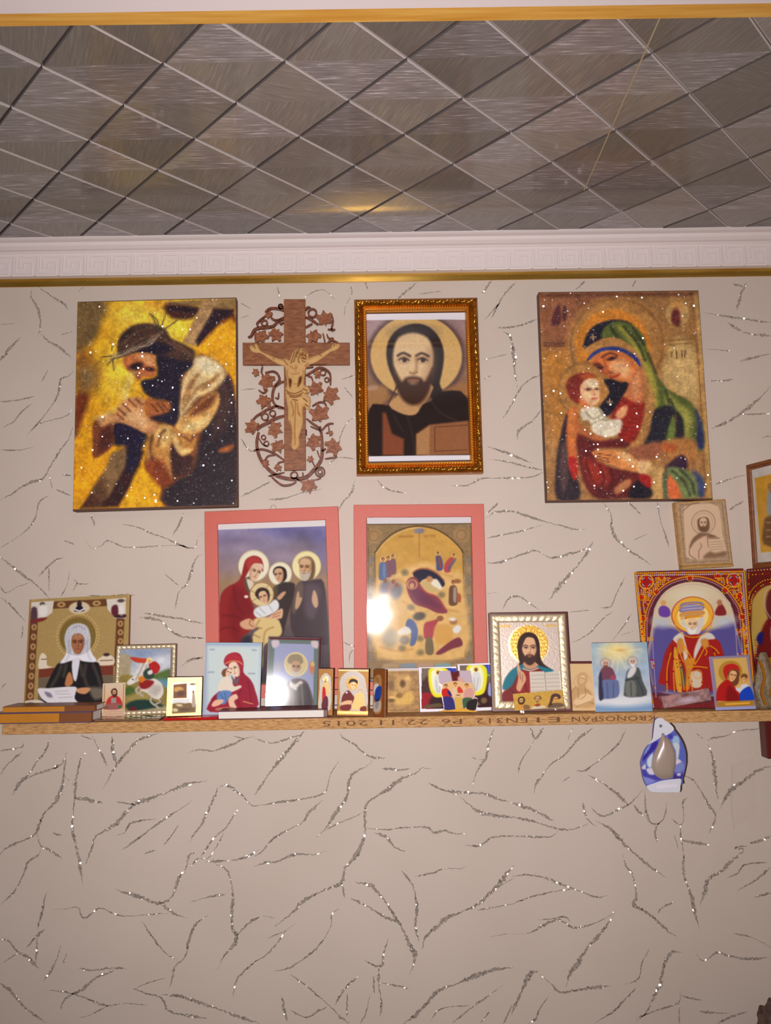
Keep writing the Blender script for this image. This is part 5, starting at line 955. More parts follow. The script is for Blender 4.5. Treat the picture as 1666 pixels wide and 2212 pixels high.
A.build('engraving', x0, x1, z0, z1, 0, M['print'], it.root)
box('wood_ledge', -it.w/2, it.w/2, -.0005, .0195, 0, .0058, M['pale_wood'], it.root, .0006)

# ================================================================== BOOKS AND FLAT THINGS ON THE SHELF
def lying(name, label, cat, pxl, pxr, pyb, Y0, depth, h, lift=0.0, group=None):
    a = at(pxl, pyb, Y0); b = at(pxr, pyb, Y0)
    r = empty(name, Matrix.Translation(((a.x+b.x)/2, Y0, ZS+lift+.0003)), label, cat, group); return r, (b.x-a.x)
HB = .0185; HT = .0105
r, w_ = lying('book', 'thick ochre book with violet covers, lower of the two stacked at the shelf end', 'book', -14, 196, 1562, -.136, .12, HB, 0, 'ochre books')
box('back_cover', -w_/2, w_/2, 0, .058, 0, .0018, M['violet_cover'], r, .0004); box('front_cover', -w_/2, w_/2, 0, .058, HB-.0018, HB, M['violet_cover'], r, .0004)
box('spine', -w_/2, w_*.17, .0008, .010, .0018, HB-.0018, M['orange_cover'], r); box('spine_band', w_*.17, w_/2, .0008, .010, .0018, HB-.0018, M['brown_cover'], r)
box('page_block', -w_/2+.003, w_/2-.003, .010, .055, .0018, HB-.0018, M['paper'], r)
r, w_ = lying('book', 'thinner ochre book lying on top of the thick one, beside the white scarfed woman', 'book', 4, 204, 1556, -.134, .12, HT, HB, 'ochre books')
box('back_cover', -w_/2, w_/2, 0, .052, 0, .0010, M['violet_cover'], r, .0003); box('front_cover', -w_/2, w_/2, 0, .052, HT-.0010, HT, M['brown_cover'], r, .0003)
box('spine', -w_/2, w_*.17, .0006, .009, .0010, HT-.0010, M['orange_cover'], r); box('spine_band', w_*.17, w_/2, .0006, .009, .0010, HT-.0010, M['brown_cover'], r)
box('page_block', -w_/2+.003, w_/2-.003, .009, .049, .0010, HT-.0010, M['paper'], r)
r, w_ = lying('plastic_case', 'flat clear plastic case lying under the small red robed card', 'case', 199, 346, 1560, -.128, .03, .006)
box('lid', -w_/2, w_/2, 0, .045, 0, .0042, M['film'], r, .0008); box('case_liner', -w_/2+.003, w_/2-.003, .003, .042, .0004, .0028, plain('brown_card_liner', (126, 92, 64), .3), r)
r, w_ = lying('booklet', 'thin glossy red booklet lying flat under the small gold icon', 'booklet', 352, 470, 1557, -.128, .07, .0042)
box('cover', -w_/2, w_/2, 0, .070, 0, .0044, M['red_cover'], r, .0008); box('pages', -w_/2+.002, w_/2-.002, .001, .0695, .0012, .0032, plain('red_tinted_pages', (170, 60, 50), .7), r)
r, w_ = lying('book', 'maroon covered book lying flat with its white pages to the front', 'book', 471, 708, 1556, -.128, .06, .0145)
box('back_cover', -w_/2, w_/2, 0, .062, 0, .0016, M['maroon_cover'], r, .0004); box('front_cover', -w_/2, w_/2, 0, .062, .0130, .0146, M['maroon_cover'], r, .0004)
box('page_block', -w_/2+.001, w_/2-.007, .0008, .060, .0016, .0130, M['paper'], r); box('spine', w_/2-.007, w_/2, .0004, .062, .0016, .0130, M['maroon_cover'], r, .0006)
# ================================================================== ICONS AND CARDS STANDING ON THE SHELF
def panel(it, th, mat, name='board', bev=.0008, pad=0.0):
    return box(name, -it.w/2-pad, it.w/2+pad, .0005, th, 0, it.h, mat, it.root, bev)

# ---- woman in a white scarf
K = crop(0, 1280, 440, 1600); Q = [(240, 58), (1062, 47), (1034, 985), (192, 992)]
it = stand('icon_panel', 'gold icon panel of an old woman in a white scarf unrolling a scroll', 'icon', q2(K, Q), 6, 0, Y=-.046)
A = Art(Q, 1.2, (172, 142, 88), scale=3.786)
A.mottle(.05, 8).r((176, 146, 92), 180, 40, 1080, 1000, 3, .0)
A.ls((104, 66, 40), '275,250 240,930;985,250 965,600', 66, 5).l((104, 66, 40), '440,110 860,105', 58, 5)
for k_ in range(9): A.e((190, 152, 100), 278-k_*4, 280+k_*78, 22, 26, 0, 5, .9).e((120, 70, 46), 278-k_*4, 280+k_*78, 9, 12, 0, 4)
for k_ in range(3): A.e((190, 152, 100), 985, 280+k_*70, 22, 24, 0, 5, .9).e((120, 70, 46), 985, 280+k_*70, 9, 11, 0, 4)
for x in (500, 790): A.e((184, 146, 96), x, 108, 34, 22, 0, 5).e((120, 76, 50), x, 108, 14, 10, 0, 4)
for pts in ('255,80 440,75 425,170 330,235 250,245', '870,80 1030,72 1028,240 940,235 880,160'): A.p((216, 204, 190), pts, 4, 1)
A.p((86, 60, 70), '255,130 300,130 300,240 250,245', 8).p((120, 50, 44), '255,220 380,205 350,235 255,245', 6).e((80, 60, 60), 345, 98, 22, 16, 0, 5).e((230, 222, 214), 350, 150, 36, 50, 0, 8).p((96, 40, 50), '915,140 960,130 965,210 915,205', 7).p((70, 40, 44), '930,210 1025,205 1025,232 950,232', 5).e((90, 70, 66), 990, 95, 30, 14, 0, 5).e((226, 218, 208), 995, 170, 20, 40, 0, 8)
A.e((210, 190, 158), 648, 140, 86, 50, 0, 5).e((60, 42, 36), 648, 108, 20, 28, 0, 5).p((36, 30, 46), '605,165 648,115 690,165', 5).l((226, 220, 220), '610,150 648,165 688,148', 12, 4)
A.e((150, 122, 64), 635, 365, 152, 158, 0, 4, met=.5).ring((196, 160, 96), 635, 365, 152, 7, 4)
for k_ in range(44): a_ = k_/44*2*math.pi; A.e((206, 174, 112), 635+172*math.cos(a_), 365+176*math.sin(a_), 9, 6, math.degrees(a_), 3, .8)
A.p((226, 210, 186), '325,520 350,490 380,520 385,590 430,605 320,618', 5).p((226, 206, 180), '800,560 830,540 870,520 930,550 925,605 800,605', 5).e((70, 50, 50), 870, 524, 26, 14, 0, 4).ls((120, 96, 70), '340,540 380,540;820,570 920,570', 8, 4)
A.p((120, 58, 44), '318,618 450,612 440,680 315,690', 4, 1).p((120, 58, 44), '800,612 928,612 925,690 810,690', 4, 1).p((112, 96, 76), '315,690 440,680 380,940 310,940', 4, 1).p((112, 96, 76), '815,690 928,690 925,940 830,940', 4, 1)
A.p((38, 34, 36), '480,575 560,560 780,575 820,640 850,800 850,950 320,950 350,850 380,750 440,630', 6).ls((92, 84, 72), '500,600 470,680 420,760;700,600 690,700 720,780;760,600 800,700 830,800;540,590 520,680;660,600 670,680', 18, 14, .7).p((112, 102, 88), '730,780 830,790 860,850 780,880 740,830', 14)
A.p((232, 230, 236), '540,500 525,380 560,290 635,262 710,290 740,380 740,490 790,575 680,570 640,545 600,555 490,580', 6).ls((186, 184, 196), '560,400 565,500 540,560;715,400 715,500 740,560;600,300 640,285 690,310', 12, 10, .7).p((220, 218, 226), '590,560 650,545 640,640 620,725 595,690', 6)
A.face(634, 428, 84, 0, (196, 128, 90), (140, 82, 58), (76, 40, 32), 0).e((206, 146, 108), 634, 372, 34, 20, 0, 10)
A.p((190, 124, 76), '545,680 570,650 590,690 595,740 560,765 530,750', 5).p((206, 146, 100), '620,790 690,778 740,790 700,830 640,820', 5)
A.p((224, 218, 220), '310,775 400,772 610,768 620,810 610,860 650,900 715,910 690,925 560,935 430,905 350,860', 5).p((36, 38, 58), '340,860 420,905 500,890 440,940 350,940', 5).p((130, 124, 140), '365,800 410,810 430,845 390,840', 8).ls((186, 178, 184), '450,800 560,800;460,820 570,825;480,850 590,850', 6, 5)
A.p((214, 200, 182), '200,870 300,860 360,880 380,935 200,935', 4).e((100, 72, 70), 250, 905, 40, 26, 0, 8).l((196, 158, 100), '246,62 1056,52 1030,980', 14, 4).l((160, 118, 66), '244,62 196,985', 12, 4)
panel(it, .009, M['brown_wood']); A.build('icon_print', -it.w/2, it.w/2, 0, it.h, 0, M['foil_print'], it.root)

# ---- rider on a white horse
Q = [(945, 430), (1450, 420), (1425, 1004), (925, 1008)]; KR = K; QI = [(975, 462), (1402, 455), (1378, 1000), (965, 1004)]
it = stand('icon_panel', 'silver edged icon of a red cloaked rider on a white horse', 'icon', q2(K, Q), 7, 8)
A = Art(QI, 1.15, (150, 162, 186), scale=3.786)
A.grad((150, 158, 176), (196, 200, 206), y0=455, y1=700).e((214, 216, 220), 1320, 560, 90, 50, 10, 40, .9).e((120, 140, 180), 1150, 500, 120, 40, 0, 40, .7).p((168, 152, 120), '970,520 1060,520 1060,700 970,700', 14)
A.p((86, 108, 52), '1220,700 1330,650 1400,640 1400,760 1300,740', 14).p((96, 140, 152), '1280,720 1400,730 1390,820 1300,790', 14).p((138, 120, 58), '970,700 1100,690 1300,760 1390,830 1390,1000 965,1000', 12).p((70, 96, 36), '1010,800 1060,770 1110,800 1100,850 1020,840', 14).p((156, 136, 70), '1040,860 1200,800 1240,880 1100,920', 20)
A.p((24, 52, 44), '1030,930 1080,890 1180,880 1260,900 1330,930 1300,970 1100,975', 10).p((92, 28, 30), '1060,950 1100,930 1140,980 1080,985', 7).p((168, 152, 112), '1010,985 1150,965 1330,940 1390,935 1385,1000 1010,1000', 10)
A.ls((176, 164, 150), '1285,850 1312,900 1272,922 1292,948;1245,850 1232,895 1262,925;1172,785 1142,828 1166,850;1150,770 1112,800 1128,832', 17, 5).ls((96, 80, 66), '1300,870 1322,902 1285,925;1250,860 1242,895', 6, 4)
A.p((216, 208, 198), '1150,760 1210,715 1270,715 1325,760 1335,830 1300,880 1250,870 1200,830 1150,800', 6).p((216, 208, 198), '1210,745 1160,725 1110,740 1062,762 1036,748 1050,722 1090,690 1115,640 1150,572 1190,556 1206,600 1192,660', 6).p((170, 158, 146), '1230,770 1290,760 1310,810 1270,850 1220,820', 22, a=.7).ls((150, 138, 126), '1180,570 1160,620 1130,680 1110,720;1196,600 1180,660 1160,700', 10, 7, .8).e((40, 30, 28), 1085, 716, 6, 5, 0, 3)
A.p((140, 26, 26), '1140,730 1200,720 1260,740 1210,790 1150,790', 7).p((206, 120, 30), '1130,700 1180,690 1190,720 1150,745', 6).p((46, 66, 52), '1170,660 1220,620 1260,660 1250,710 1190,715', 6).p((176, 30, 26), '1215,590 1270,570 1310,620 1280,670 1240,660', 6).p((196, 58, 34), '1060,530 1150,540 1200,548 1180,580 1100,570', 6).e((236, 206, 130), 1220, 560, 26, 24, 0, 4).e((214, 160, 120), 1222, 568, 15, 18, 0, 4).p((214, 206, 206), '1205,655 1240,640 1245,670 1215,680', 5)
A.mottle(.07, 26)
panel(it, .010, M['maroon'])
rc = it.rect(q2(K, QI)); A.build('icon_print', *rc, -.0002, M['gloss_print'], it.root)
def disp_foil(s, d): return .0007*math.sin(s/.0045*math.pi)*math.sin(d*math.pi)
fw = ((rc[0]+it.w/2)+(it.w/2-rc[1]))/2
rail_frame(it, fw*.88, [(0, .0005), (.06, -.001), (.3, -.0022), (.6, -.0018), (.9, -.001), (1, .0003)], M['silver_foil'], disp_foil, .0012, 'foil_rail', fw*.12)

# ---- small red robed card
Q = [(843, 746), (1025, 740), (1020, 1016), (830, 1018)]
it = stand('prayer_card', 'small beige card of a man in a red robe before the rider icon', 'card', q2(K, Q), 8, 10, 'small cards on the shelf')
A = Art(Q, 1.1, (214, 188, 158), scale=3.786)
A.grad((212, 190, 164), (214, 168, 120), y0=740, y1=960).p((184, 44, 44), '860,930 880,870 930,840 985,870 995,950 860,955', 4).p((150, 88, 84), '870,910 980,910 985,955 865,955', 8).r((150, 140, 130), 908, 862, 950, 905, 3).p((60, 104, 66), '965,930 995,925 990,950 970,952', 3).p((60, 100, 70), '860,935 880,930 880,952', 3).p((60, 34, 26), '908,820 915,795 940,785 958,805 955,845 930,855', 4).face(934, 822, 24, 0, (206, 150, 110), (140, 90, 60), (50, 30, 26), 0, (74, 44, 30))
A.l((150, 104, 66), '858,758 850,960', 5, 3).l((150, 104, 66), '1012,755 1006,960', 5, 3).r((206, 172, 142), 830, 966, 1030, 1020, 3).ls((176, 130, 106), '850,978 1005,976;860,996 1000,994', 4, 3, .8)
panel(it, .0022, M['card_white']); A.build('card_print', -it.w/2, it.w/2, 0, it.h, 0, M['print'], it.root)

# ---- tiny gold icon on the red booklet
K = crop(190, 1460, 480, 1600); Q = [(990, 20), (1420, 14), (1402, 512), (972, 500)]; QI = [(1046, 82), (1340, 80), (1332, 470), (1040, 476)]
it = stand('icon_panel', 'tiny bright gold bordered icon with two small scenes on the red booklet', 'icon', q2(K, Q), 4, 11, lift=.0046)
A = Art(Q, 1.0, (236, 200, 124), scale=5.745); A.M[:] = .3
A.r((226, 206, 170), 1046, 80, 1340, 470, 4, met=.2).p((126, 70, 26), '1060,110 1220,95 1220,280 1056,280', 5, 1, met=0).e((206, 152, 70), 1120, 170, 60, 36, 0, 10, met=0).e((84, 44, 20), 1150, 220, 50, 36, 0, 14, met=0).r((196, 200, 206), 1046, 290, 1260, 350, 8, .8, met=0).p((116, 84, 36), '1046,350 1120,340 1200,350 1260,345 1336,370 1332,472 1040,474', 8, 1, met=0).e((206, 184, 140), 1130, 370, 40, 18, 10, 8, met=0).e((210, 190, 150), 1080, 430, 36, 22, 10, 8, met=0).e((90, 60, 24), 1200, 430, 70, 20, 0, 10, met=0)
A.p((176, 156, 140), '1295,220 1320,230 1330,390 1285,385', 6, met=0).e((150, 90, 60), 1303, 205, 12, 16, 0, 4, met=0).e((120, 104, 84), 1295, 105, 38, 12, 0, 6, met=0)
panel(it, .006, M['maroon']); A.build('icon_print', -it.w/2, it.w/2, .0008, it.h-.0012, 0, M['foil_print'], it.root)

# ---- laminated mother and child on pale blue
K = crop(400, 1360, 820, 1600); Q = [(184, 122), (656, 118), (640, 742), (144, 748)]
it = stand('laminated_icon', 'laminated pale blue picture of a red cloaked mother kissing her child', 'icon', q2(K, Q), 5, 4)
A = Art(Q, 1.15, (170, 184, 198), scale=3.967)
A.r((196, 208, 206), 195, 150, 640, 710, 16).l((150, 164, 190), '180,130 150,740', 20, 10).l((176, 186, 206), '160,735 640,730', 16, 8).l((150, 172, 196), '190,135 650,132', 14, 8)
A.ring((214, 208, 176), 430, 310, 128, 5, 4, .9).ls((120, 130, 150), '220,180 250,180;575,180 605,180;200,372 245,370;545,378 595,378', 12, 6, .6)
A.p((150, 26, 48), '335,300 350,235 410,203 470,215 500,290 500,370 560,430 600,520 605,690 210,715 215,620 260,560 380,470 430,420 400,350', 6).p((174, 40, 56), '350,240 420,208 480,250 490,330 440,290 350,300', 10).ls((110, 16, 40), '480,520 450,600 480,680;540,450 560,560 570,660;260,580 230,640', 12, 10, .7).l((206, 140, 90), '345,298 400,275 460,280 490,300', 9, 4).l((206, 140, 90), '500,620 580,640', 9, 4)
A.face(425, 345, 66, -24, (232, 202, 176), (180, 130, 108), (76, 50, 46), -.8).p((110, 84, 90), '395,400 430,430 470,400 450,470 420,470', 8)
A.p((120, 72, 48), '312,380 330,345 380,335 390,370 350,400 330,410', 5).face(372, 375, 38, 20, (232, 196, 166), (176, 124, 98), (80, 50, 40), .6)
A.p((224, 208, 190), '280,520 310,430 370,410 400,440 420,490 470,480 480,500 400,540 350,545', 6).p((96, 128, 178), '280,550 340,525 400,540 370,600 330,650 275,610', 6).ls((60, 86, 140), '300,560 330,600;340,545 350,610', 7, 5, .8).p((226, 186, 156), '370,600 430,555 455,590 420,620 445,685 390,680', 6).p((224, 178, 148), '225,650 260,610 330,610 300,650 240,670', 6).p((176, 110, 90), '270,680 400,670 420,695 270,702', 5)
panel(it, .0035, plain('laminated_edge', (150, 160, 196), .3)); A.build('icon_print', -it.w/2, it.w/2, 0, it.h, 0, M['gloss_print'], it.root)

# ---- clear block icon of a bishop
Q = [(706, 76), (1172, 74), (1140, 690), (688, 694)]
it = stand('acrylic_icon', 'clear glossy block icon of a grey bearded bishop with a bright glare', 'icon', q2(K, Q), 5.5, 7.5, Y=-.062)
A = Art(Q, 1.15, (150, 156, 184), scale=3.967)
A.r((104, 120, 112), 690, 74, 1175, 695, 4).ls((98, 30, 42), '708,88 1165,86', 18, 4).l((98, 30, 42), '1165,80 1135,690', 18, 4).l((140, 120, 130), '712,90 692,690', 14, 5).p((156, 160, 190), '765,130 1110,130 1095,650 740,655', 5, 1)
A.p((206, 190, 196), '735,110 800,105 795,150 750,170', 8).p((206, 190, 190), '1085,105 1145,105 1140,165 1095,150', 8)
A.e((206, 186, 140), 950, 305, 100, 102, 0, 4).ring((226, 206, 150), 950, 305, 98, 8, 4).p((150, 134, 106), '880,260 910,225 980,222 1010,260 1000,300 890,300', 6).face(950, 335, 60, 2, (190, 152, 120), (130, 98, 78), (60, 44, 40), 0, (196, 186, 176))
A.p((96, 80, 76), '830,660 850,500 920,430 1010,430 1060,480 1090,660', 8).p((204, 196, 186), '900,440 940,470 990,440 1010,470 960,520 900,490', 8).p((66, 56, 56), '960,500 1050,470 1080,650 980,650', 10).ls((150, 130, 110), '920,500 930,650;1000,480 1010,640', 10, 8, .7).e((200, 120, 90), 1088, 330, 22, 50, 0, 8).e((206, 176, 110), 1095, 300, 18, 20, 0, 6).e((176, 170, 176), 790, 330, 30, 50, 0, 12, .6)
A.build('icon_print', -it.w/2, it.w/2, .0005, it.h-.0005, .0062, M['print'], it.root)
bp_ = panel(it, .006, M['maroon'], 'back_panel'); bp_.location.y = .0065
M['block'] = pane_mat('polished_clear_block', 1.0, .075)
box('clear_block', -it.w/2, it.w/2+.004, 0, .0058, 0, it.h+.001, M['block'], it.root, .0006)

# ---- folding triptych
K = crop(680, 1420, 920, 1570)
Q = [(348, 182), (812, 178), (806, 888), (330, 892)]
it = stand('folding_triptych', 'small folding gold triptych with a mother and child on the centre leaf', 'icon', q2(K, Q), 1.5, -3)
def leafprint(item, Q, A, nm='leaf_print', root=None, th=.005):
    return A
A = Art(Q, 1.0, (160, 110, 52), scale=6.942); A.M[:] = .12
A.p((178, 166, 154), '380,560 372,380 420,270 520,205 620,200 720,260 770,380 780,780 400,780', 6, met=.1).e((190, 142, 74), 565, 390, 96, 100, 0, 6, met=.2)
A.p((46, 26, 24), '505,400 530,340 580,325 640,350 640,400 600,370 540,380', 5, met=0).face(575, 430, 60, 12, (222, 166, 116), (170, 110, 76), (60, 34, 30), .6).p((112, 30, 24), '400,640 430,560 500,500 560,560 600,640 520,740 400,780', 6, met=0).p((224, 176, 110), '560,740 600,600 640,540 720,540 750,640 760,740 680,790 560,790', 8, met=.1).face(690, 490, 34, -8, (222, 172, 126), (170, 110, 80), (60, 34, 30), -.4).p((226, 180, 132), '390,700 470,660 560,660 540,720 430,760', 6, met=0).p((120, 34, 26), '390,740 540,720 520,810 390,810', 6, met=0).p((120, 40, 30), '690,760 770,740 770,820 690,820', 6, met=0)
A.e((236, 230, 220), 478, 535, 16, 14, 0, 4).l((226, 186, 110), '335,850 805,845', 50, 10, met=.3).l((240, 214, 150), '360,200 800,196', 14, 6, met=.5)
box('main_leaf', -it.w/2, it.w/2, .0005, .005, 0, it.h, M['maroon'], it.root, .0006); A.build('main_print', -it.w/2+.0005, it.w/2-.0005, .0008, it.h-.0012, 0, M['foil_print'], it.root)
cw = it.w; rootT = it
# left leaf
QL = [(50, 182), (280, 182), (272, 890), (44, 888)]
A = Art(QL, 1.0, (156, 106, 50), scale=6.942); A.M[:] = .12
A.p((184, 174, 160), '70,500 72,360 110,280 165,245 215,280 245,360 240,800 60,800', 6, met=.1).e((206, 180, 120), 158, 340, 44, 44, 0, 4, met=.4).face(158, 350, 30, 0, (206, 160, 116), (150, 100, 70), (60, 40, 30), 0, (120, 84, 56)).p((206, 176, 120), '120,400 200,390 230,440 220,580 110,560', 6, met=.1).p((196, 22, 30), '115,480 150,470 165,560 160,660 115,700', 5, met=0).p((96, 34, 44), '110,690 165,600 200,640 195,785 110,790', 5, met=0)
q = [rootT.loc(*K(p)) for p in QL]
def leaf(pt, corners, A, nm):
    xs = (corners[0][0]+corners[3][0])/2, (corners[1][0]+corners[2][0])/2
    box(nm+'_leaf', xs[0], xs[1], .0005, .005, 0, rootT.h, M['maroon'], rootT.root, .0006); A.build(nm+'_print', xs[0]+.0005, xs[1]-.0005, .0008, rootT.h-.0012, 0, M['foil_print'], rootT.root)
leaf(rootT, q, A, 'side')
# right leaf, swung towards the viewer
QR = [(872, 168), (1048, 112), (1050, 850), (876, 880)]
A = Art(QR, 1.0, (128, 72, 34), scale=6.942)
A.p((170, 122, 74), '880,400 890,290 930,230 975,215 1000,290 1000,420 995,780 880,800', 6).e((150, 106, 56), 935, 300, 34, 44, 0, 6).p((206, 196, 186), '880,480 900,380 950,370 960,460 900,560', 6).p((36, 62, 140), '920,440 960,390 1000,400 990,560 950,640 900,640 900,520', 5).p((30, 28, 44), '915,640 965,600 960,700 930,760 910,740', 5).p((196, 188, 182), '885,690 920,650 990,620 985,760 900,810', 8, a=.7).p((132, 70, 30), '1002,130 1050,115 1050,850 1002,860', 3, 1)
t = math.radians(-42); lw = .030; x_ = cw/2+.0075
lf = box('side_leaf', 0, lw, .0005, .005, 0, rootT.h, M['brown_wood'], rootT.root, .0006); lf.location = (x_, 0, 0); lf.rotation_euler = (0, 0, t)
pr = A.build('side_print', .0005, lw-.0005, .0008, rootT.h-.0012, 0, M['print'], rootT.root); pr.location = (x_, 0, 0); pr.rotation_euler = (0, 0, t)
for zf in (.22, .55, .80):
    for xa, xb in ((q[1][0]-.002, -cw/2+.002), (cw/2-.002, x_+.003)):
        link('hinge_cord', ribbon([(xa, zf*rootT.h-.001), ((xa+xb)/2, zf*rootT.h-.0004), (xb, zf*rootT.h+.0006)], .0010, -.0012, .0000, 1.0), M['black'], rootT.root)

# ---- dull pressed metal icon
Q = [(1058, 168), (1552, 164), (1578, 900), (1062, 905)]
it = stand('pressed_icon', 'dull brown gold pressed icon of two faint figures, beside the white bordered cards', 'icon', q2(K, Q), 4, 0, Y=-.072)
A = Art(Q, 1.0, (150, 114, 68), scale=6.942); A.M[:] = .15
A.mottle(.18, 40).e((112, 82, 52), 1150, 440, 60, 80, 0, 26).e((176, 138, 82), 1320, 420, 120, 130, 0, 30, .8).e((92, 62, 36), 1320, 420, 42, 60, 0, 16).p((186, 148, 76), '1200,560 1300,620 1420,540 1490,640 1440,760 1240,780 1190,680', 24).e((120, 88, 44), 1270, 620, 50, 40, 0, 16).e((200, 160, 96), 1160, 650, 40, 24, 0, 10).e((96, 70, 40), 1150, 700, 50, 30, 0, 14).e((206, 170, 110), 1400, 330, 40, 40, 0, 16, .7)
A.r((206, 192, 186), 1040, 150, 1600, 208, 4, met=0).ls((120, 88, 54), '1080,240 1530,240;1085,860 1550,860', 12, 8, .8)
panel(it, .003, M['card_white']); A.build('icon_print', -it.w/2, it.w/2, 0, it.h, 0, M['relief_print'], it.root)

# ---- two white bordered cards and the cut-out before them
K = crop(890, 1420, 1090, 1570)
def radiant(Q, x, y, w_, h_):
    A = Art(Q, 1.0, (72, 40, 38), scale=8.33)
    X = lambda u: x+u*w_; Yv = lambda v: y+v*h_
    pp = lambda s: [(X(float(a.split(',')[0])), Yv(float(a.split(',')[1]))) for a in s.split()]
    A.p((120, 100, 86), pp('0,0 .25,0 .15,.2 0,.3'), 30).p((40, 66, 176), pp('.72,0 1,0 1,.22 .8,.2'), 14, 1).p((96, 170, 60), pp('.78,.22 1,.22 1,.27 .8,.28'), 8, 1).p((96, 76, 66), pp('.8,.28 1,.28 1,.45 .8,.45'), 16)
    A.p((150, 20, 32), pp('0,.62 .3,.62 .5,.75 .5,.98 0,.98'), 16).p((54, 24, 30), pp('.3,.7 1,.66 1,.98 .3,.98'), 30).p((96, 78, 50), pp('.1,.92 .5,.86 .6,.95 .1,.98'), 14).e((120, 92, 60), X(.72), Yv(.84), w_*.09, h_*.07, 0, 16)
    A.p((232, 222, 40), pp('.2,.05 .38,-.02 .62,-.02 .8,.1 .8,.4 .72,.66 .5,.72 .34,.68 .22,.45'), 14).p((240, 238, 200), pp('.28,.1 .42,.02 .6,.04 .7,.2 .68,.5 .55,.62 .4,.6 .3,.4'), 20)
    A.p((216, 214, 210), pp('.38,.2 .55,.16 .64,.35 .58,.58 .42,.62 .36,.42'), 10).ls((150, 146, 140), ' '.join('%f,%f' % q for q in pp('.42,.3 .46,.58'))+';'+' '.join('%f,%f' % q for q in pp('.55,.3 .5,.6')), 10, 8, .8).e((226, 190, 60), X(.48), Yv(.1), w_*.08, h_*.06, 0, 8).e((110, 74, 50), X(.48), Yv(.11), w_*.045, h_*.04, 0, 6)
    A.p((150, 156, 206), pp('.86,.46 .96,.42 1,.6 .96,.74 .84,.7'), 12).e((110, 74, 56), X(.92), Yv(.4), w_*.05, h_*.04, 0, 8)
    A.C[(A.X < x) | (A.X > x+w_) | (A.Y < y) | (A.Y > y+h_)] = (232, 226, 234)
    return A
for QC, lab, yy, arg in (([(122, 186), (800, 170), (842, 1076), (150, 1086)], 'white bordered card of a glowing figure, the one by the dull brown icon', -.074, (175, 205, 625, 820)),
                         ([(820, 126), (1472, 114), (1532, 1066), (878, 1078)], 'white bordered card of a glowing figure, taller one against the silver icon', -.077, (862, 155, 612, 850))):
    it = stand('prayer_card', lab, 'card', q2(K, QC), 4, 0, 'white bordered cards', Y=yy)
    A = radiant(QC, *arg)
    panel(it, .0012, M['card_white']); A.build('card_print', -it.w/2, it.w/2, 0, it.h, 0, M['gloss_print'], it.root)
QC = [(470, 235), (1190, 225), (1190, 1072), (480, 1078)]
it = stand('paper_cutout', 'paper cut-out of three seated robed figures at a table', 'cutout', q2(K, QC), 3, 0, Y=-.088)
A = Art(QC, .9, (196, 168, 176), scale=8.33)
A.r((190, 170, 180), 400, 200, 1200, 520, 3).p((96, 26, 26), '690,260 850,255 860,470 730,480', 14, 1).p((206, 160, 150), '830,380 900,400 960,470 840,500', 20)
A.p((224, 178, 130), '540,560 620,500 740,470 860,470 940,500 1080,500 1130,640 1100,800 760,800 560,790', 8).p((206, 170, 76), '770,790 900,790 915,1040 780,1045', 6, 1).p((214, 160, 60), '500,1040 800,1010 960,1000 1150,1050 1150,1080 480,1080', 8)
for x, y, k_, a_ in ((612, 580, 52, 14), (780, 540, 50, 8), (985, 560, 52, -12)):
    A.e((230, 178, 110), x, y, k_*1.25, k_*1.2, 0, 5).p((40, 24, 22), [(x-k_*.7, y), (x-k_*.4, y-k_*.8), (x+k_*.4, y-k_*.8), (x+k_*.7, y), (x+k_*.3, y-k_*.4), (x-k_*.3, y-k_*.4)], 5).face(x, y+8, k_*.72, a_, (220, 160, 110), (160, 100, 66), (50, 30, 26), 0)
A.p((196, 34, 28), '540,660 600,620 660,640 720,780 560,800', 6).p((46, 40, 110), '640,660 690,680 720,780 660,740', 6).p((200, 60, 44), '800,690 850,570 925,690', 6).p((222, 190, 150), '730,640 800,600 820,700 760,790 730,760', 8).p((206, 150, 140), '960,640 1050,600 1110,660 1090,790 940,800', 8).e((130, 90, 70), 832, 748, 40, 12, 0, 4)
A.p((52, 46, 108), '560,800 730,800 780,1000 760,1030 580,1030', 8).p((66, 92, 66), '920,810 1080,800 1040,900 940,1010 920,960', 8).p((40, 32, 32), '1000,880 1100,820 1180,830 1150,1020 1060,1040 980,1000', 8)
KEEP = [(485, 300), (510, 275), (700, 262), (740, 300), (780, 290), (830, 260), (1030, 248), (1060, 290), (1090, 500), (1135, 640), (1125, 770), (1185, 810), (1150, 1040), (1150, 1072), (480, 1076), (580, 1040), (560, 820), (535, 700), (550, 560), (490, 500)]
x0, x1, z0, z1 = -it.w/2, it.w/2, 0, it.h
A.build('figure_print', x0, x1, z0, z1, 0, M['print'], it.root, keep=KEEP)
P = [it.loc(*K(p)) for p in catmull(np.array(KEEP, float), 2, True)]
link('card_backing', prism([(px_, max(0, pz_)) for px_, pz_ in P], .0003, .0010), M['card_white'], it.root)
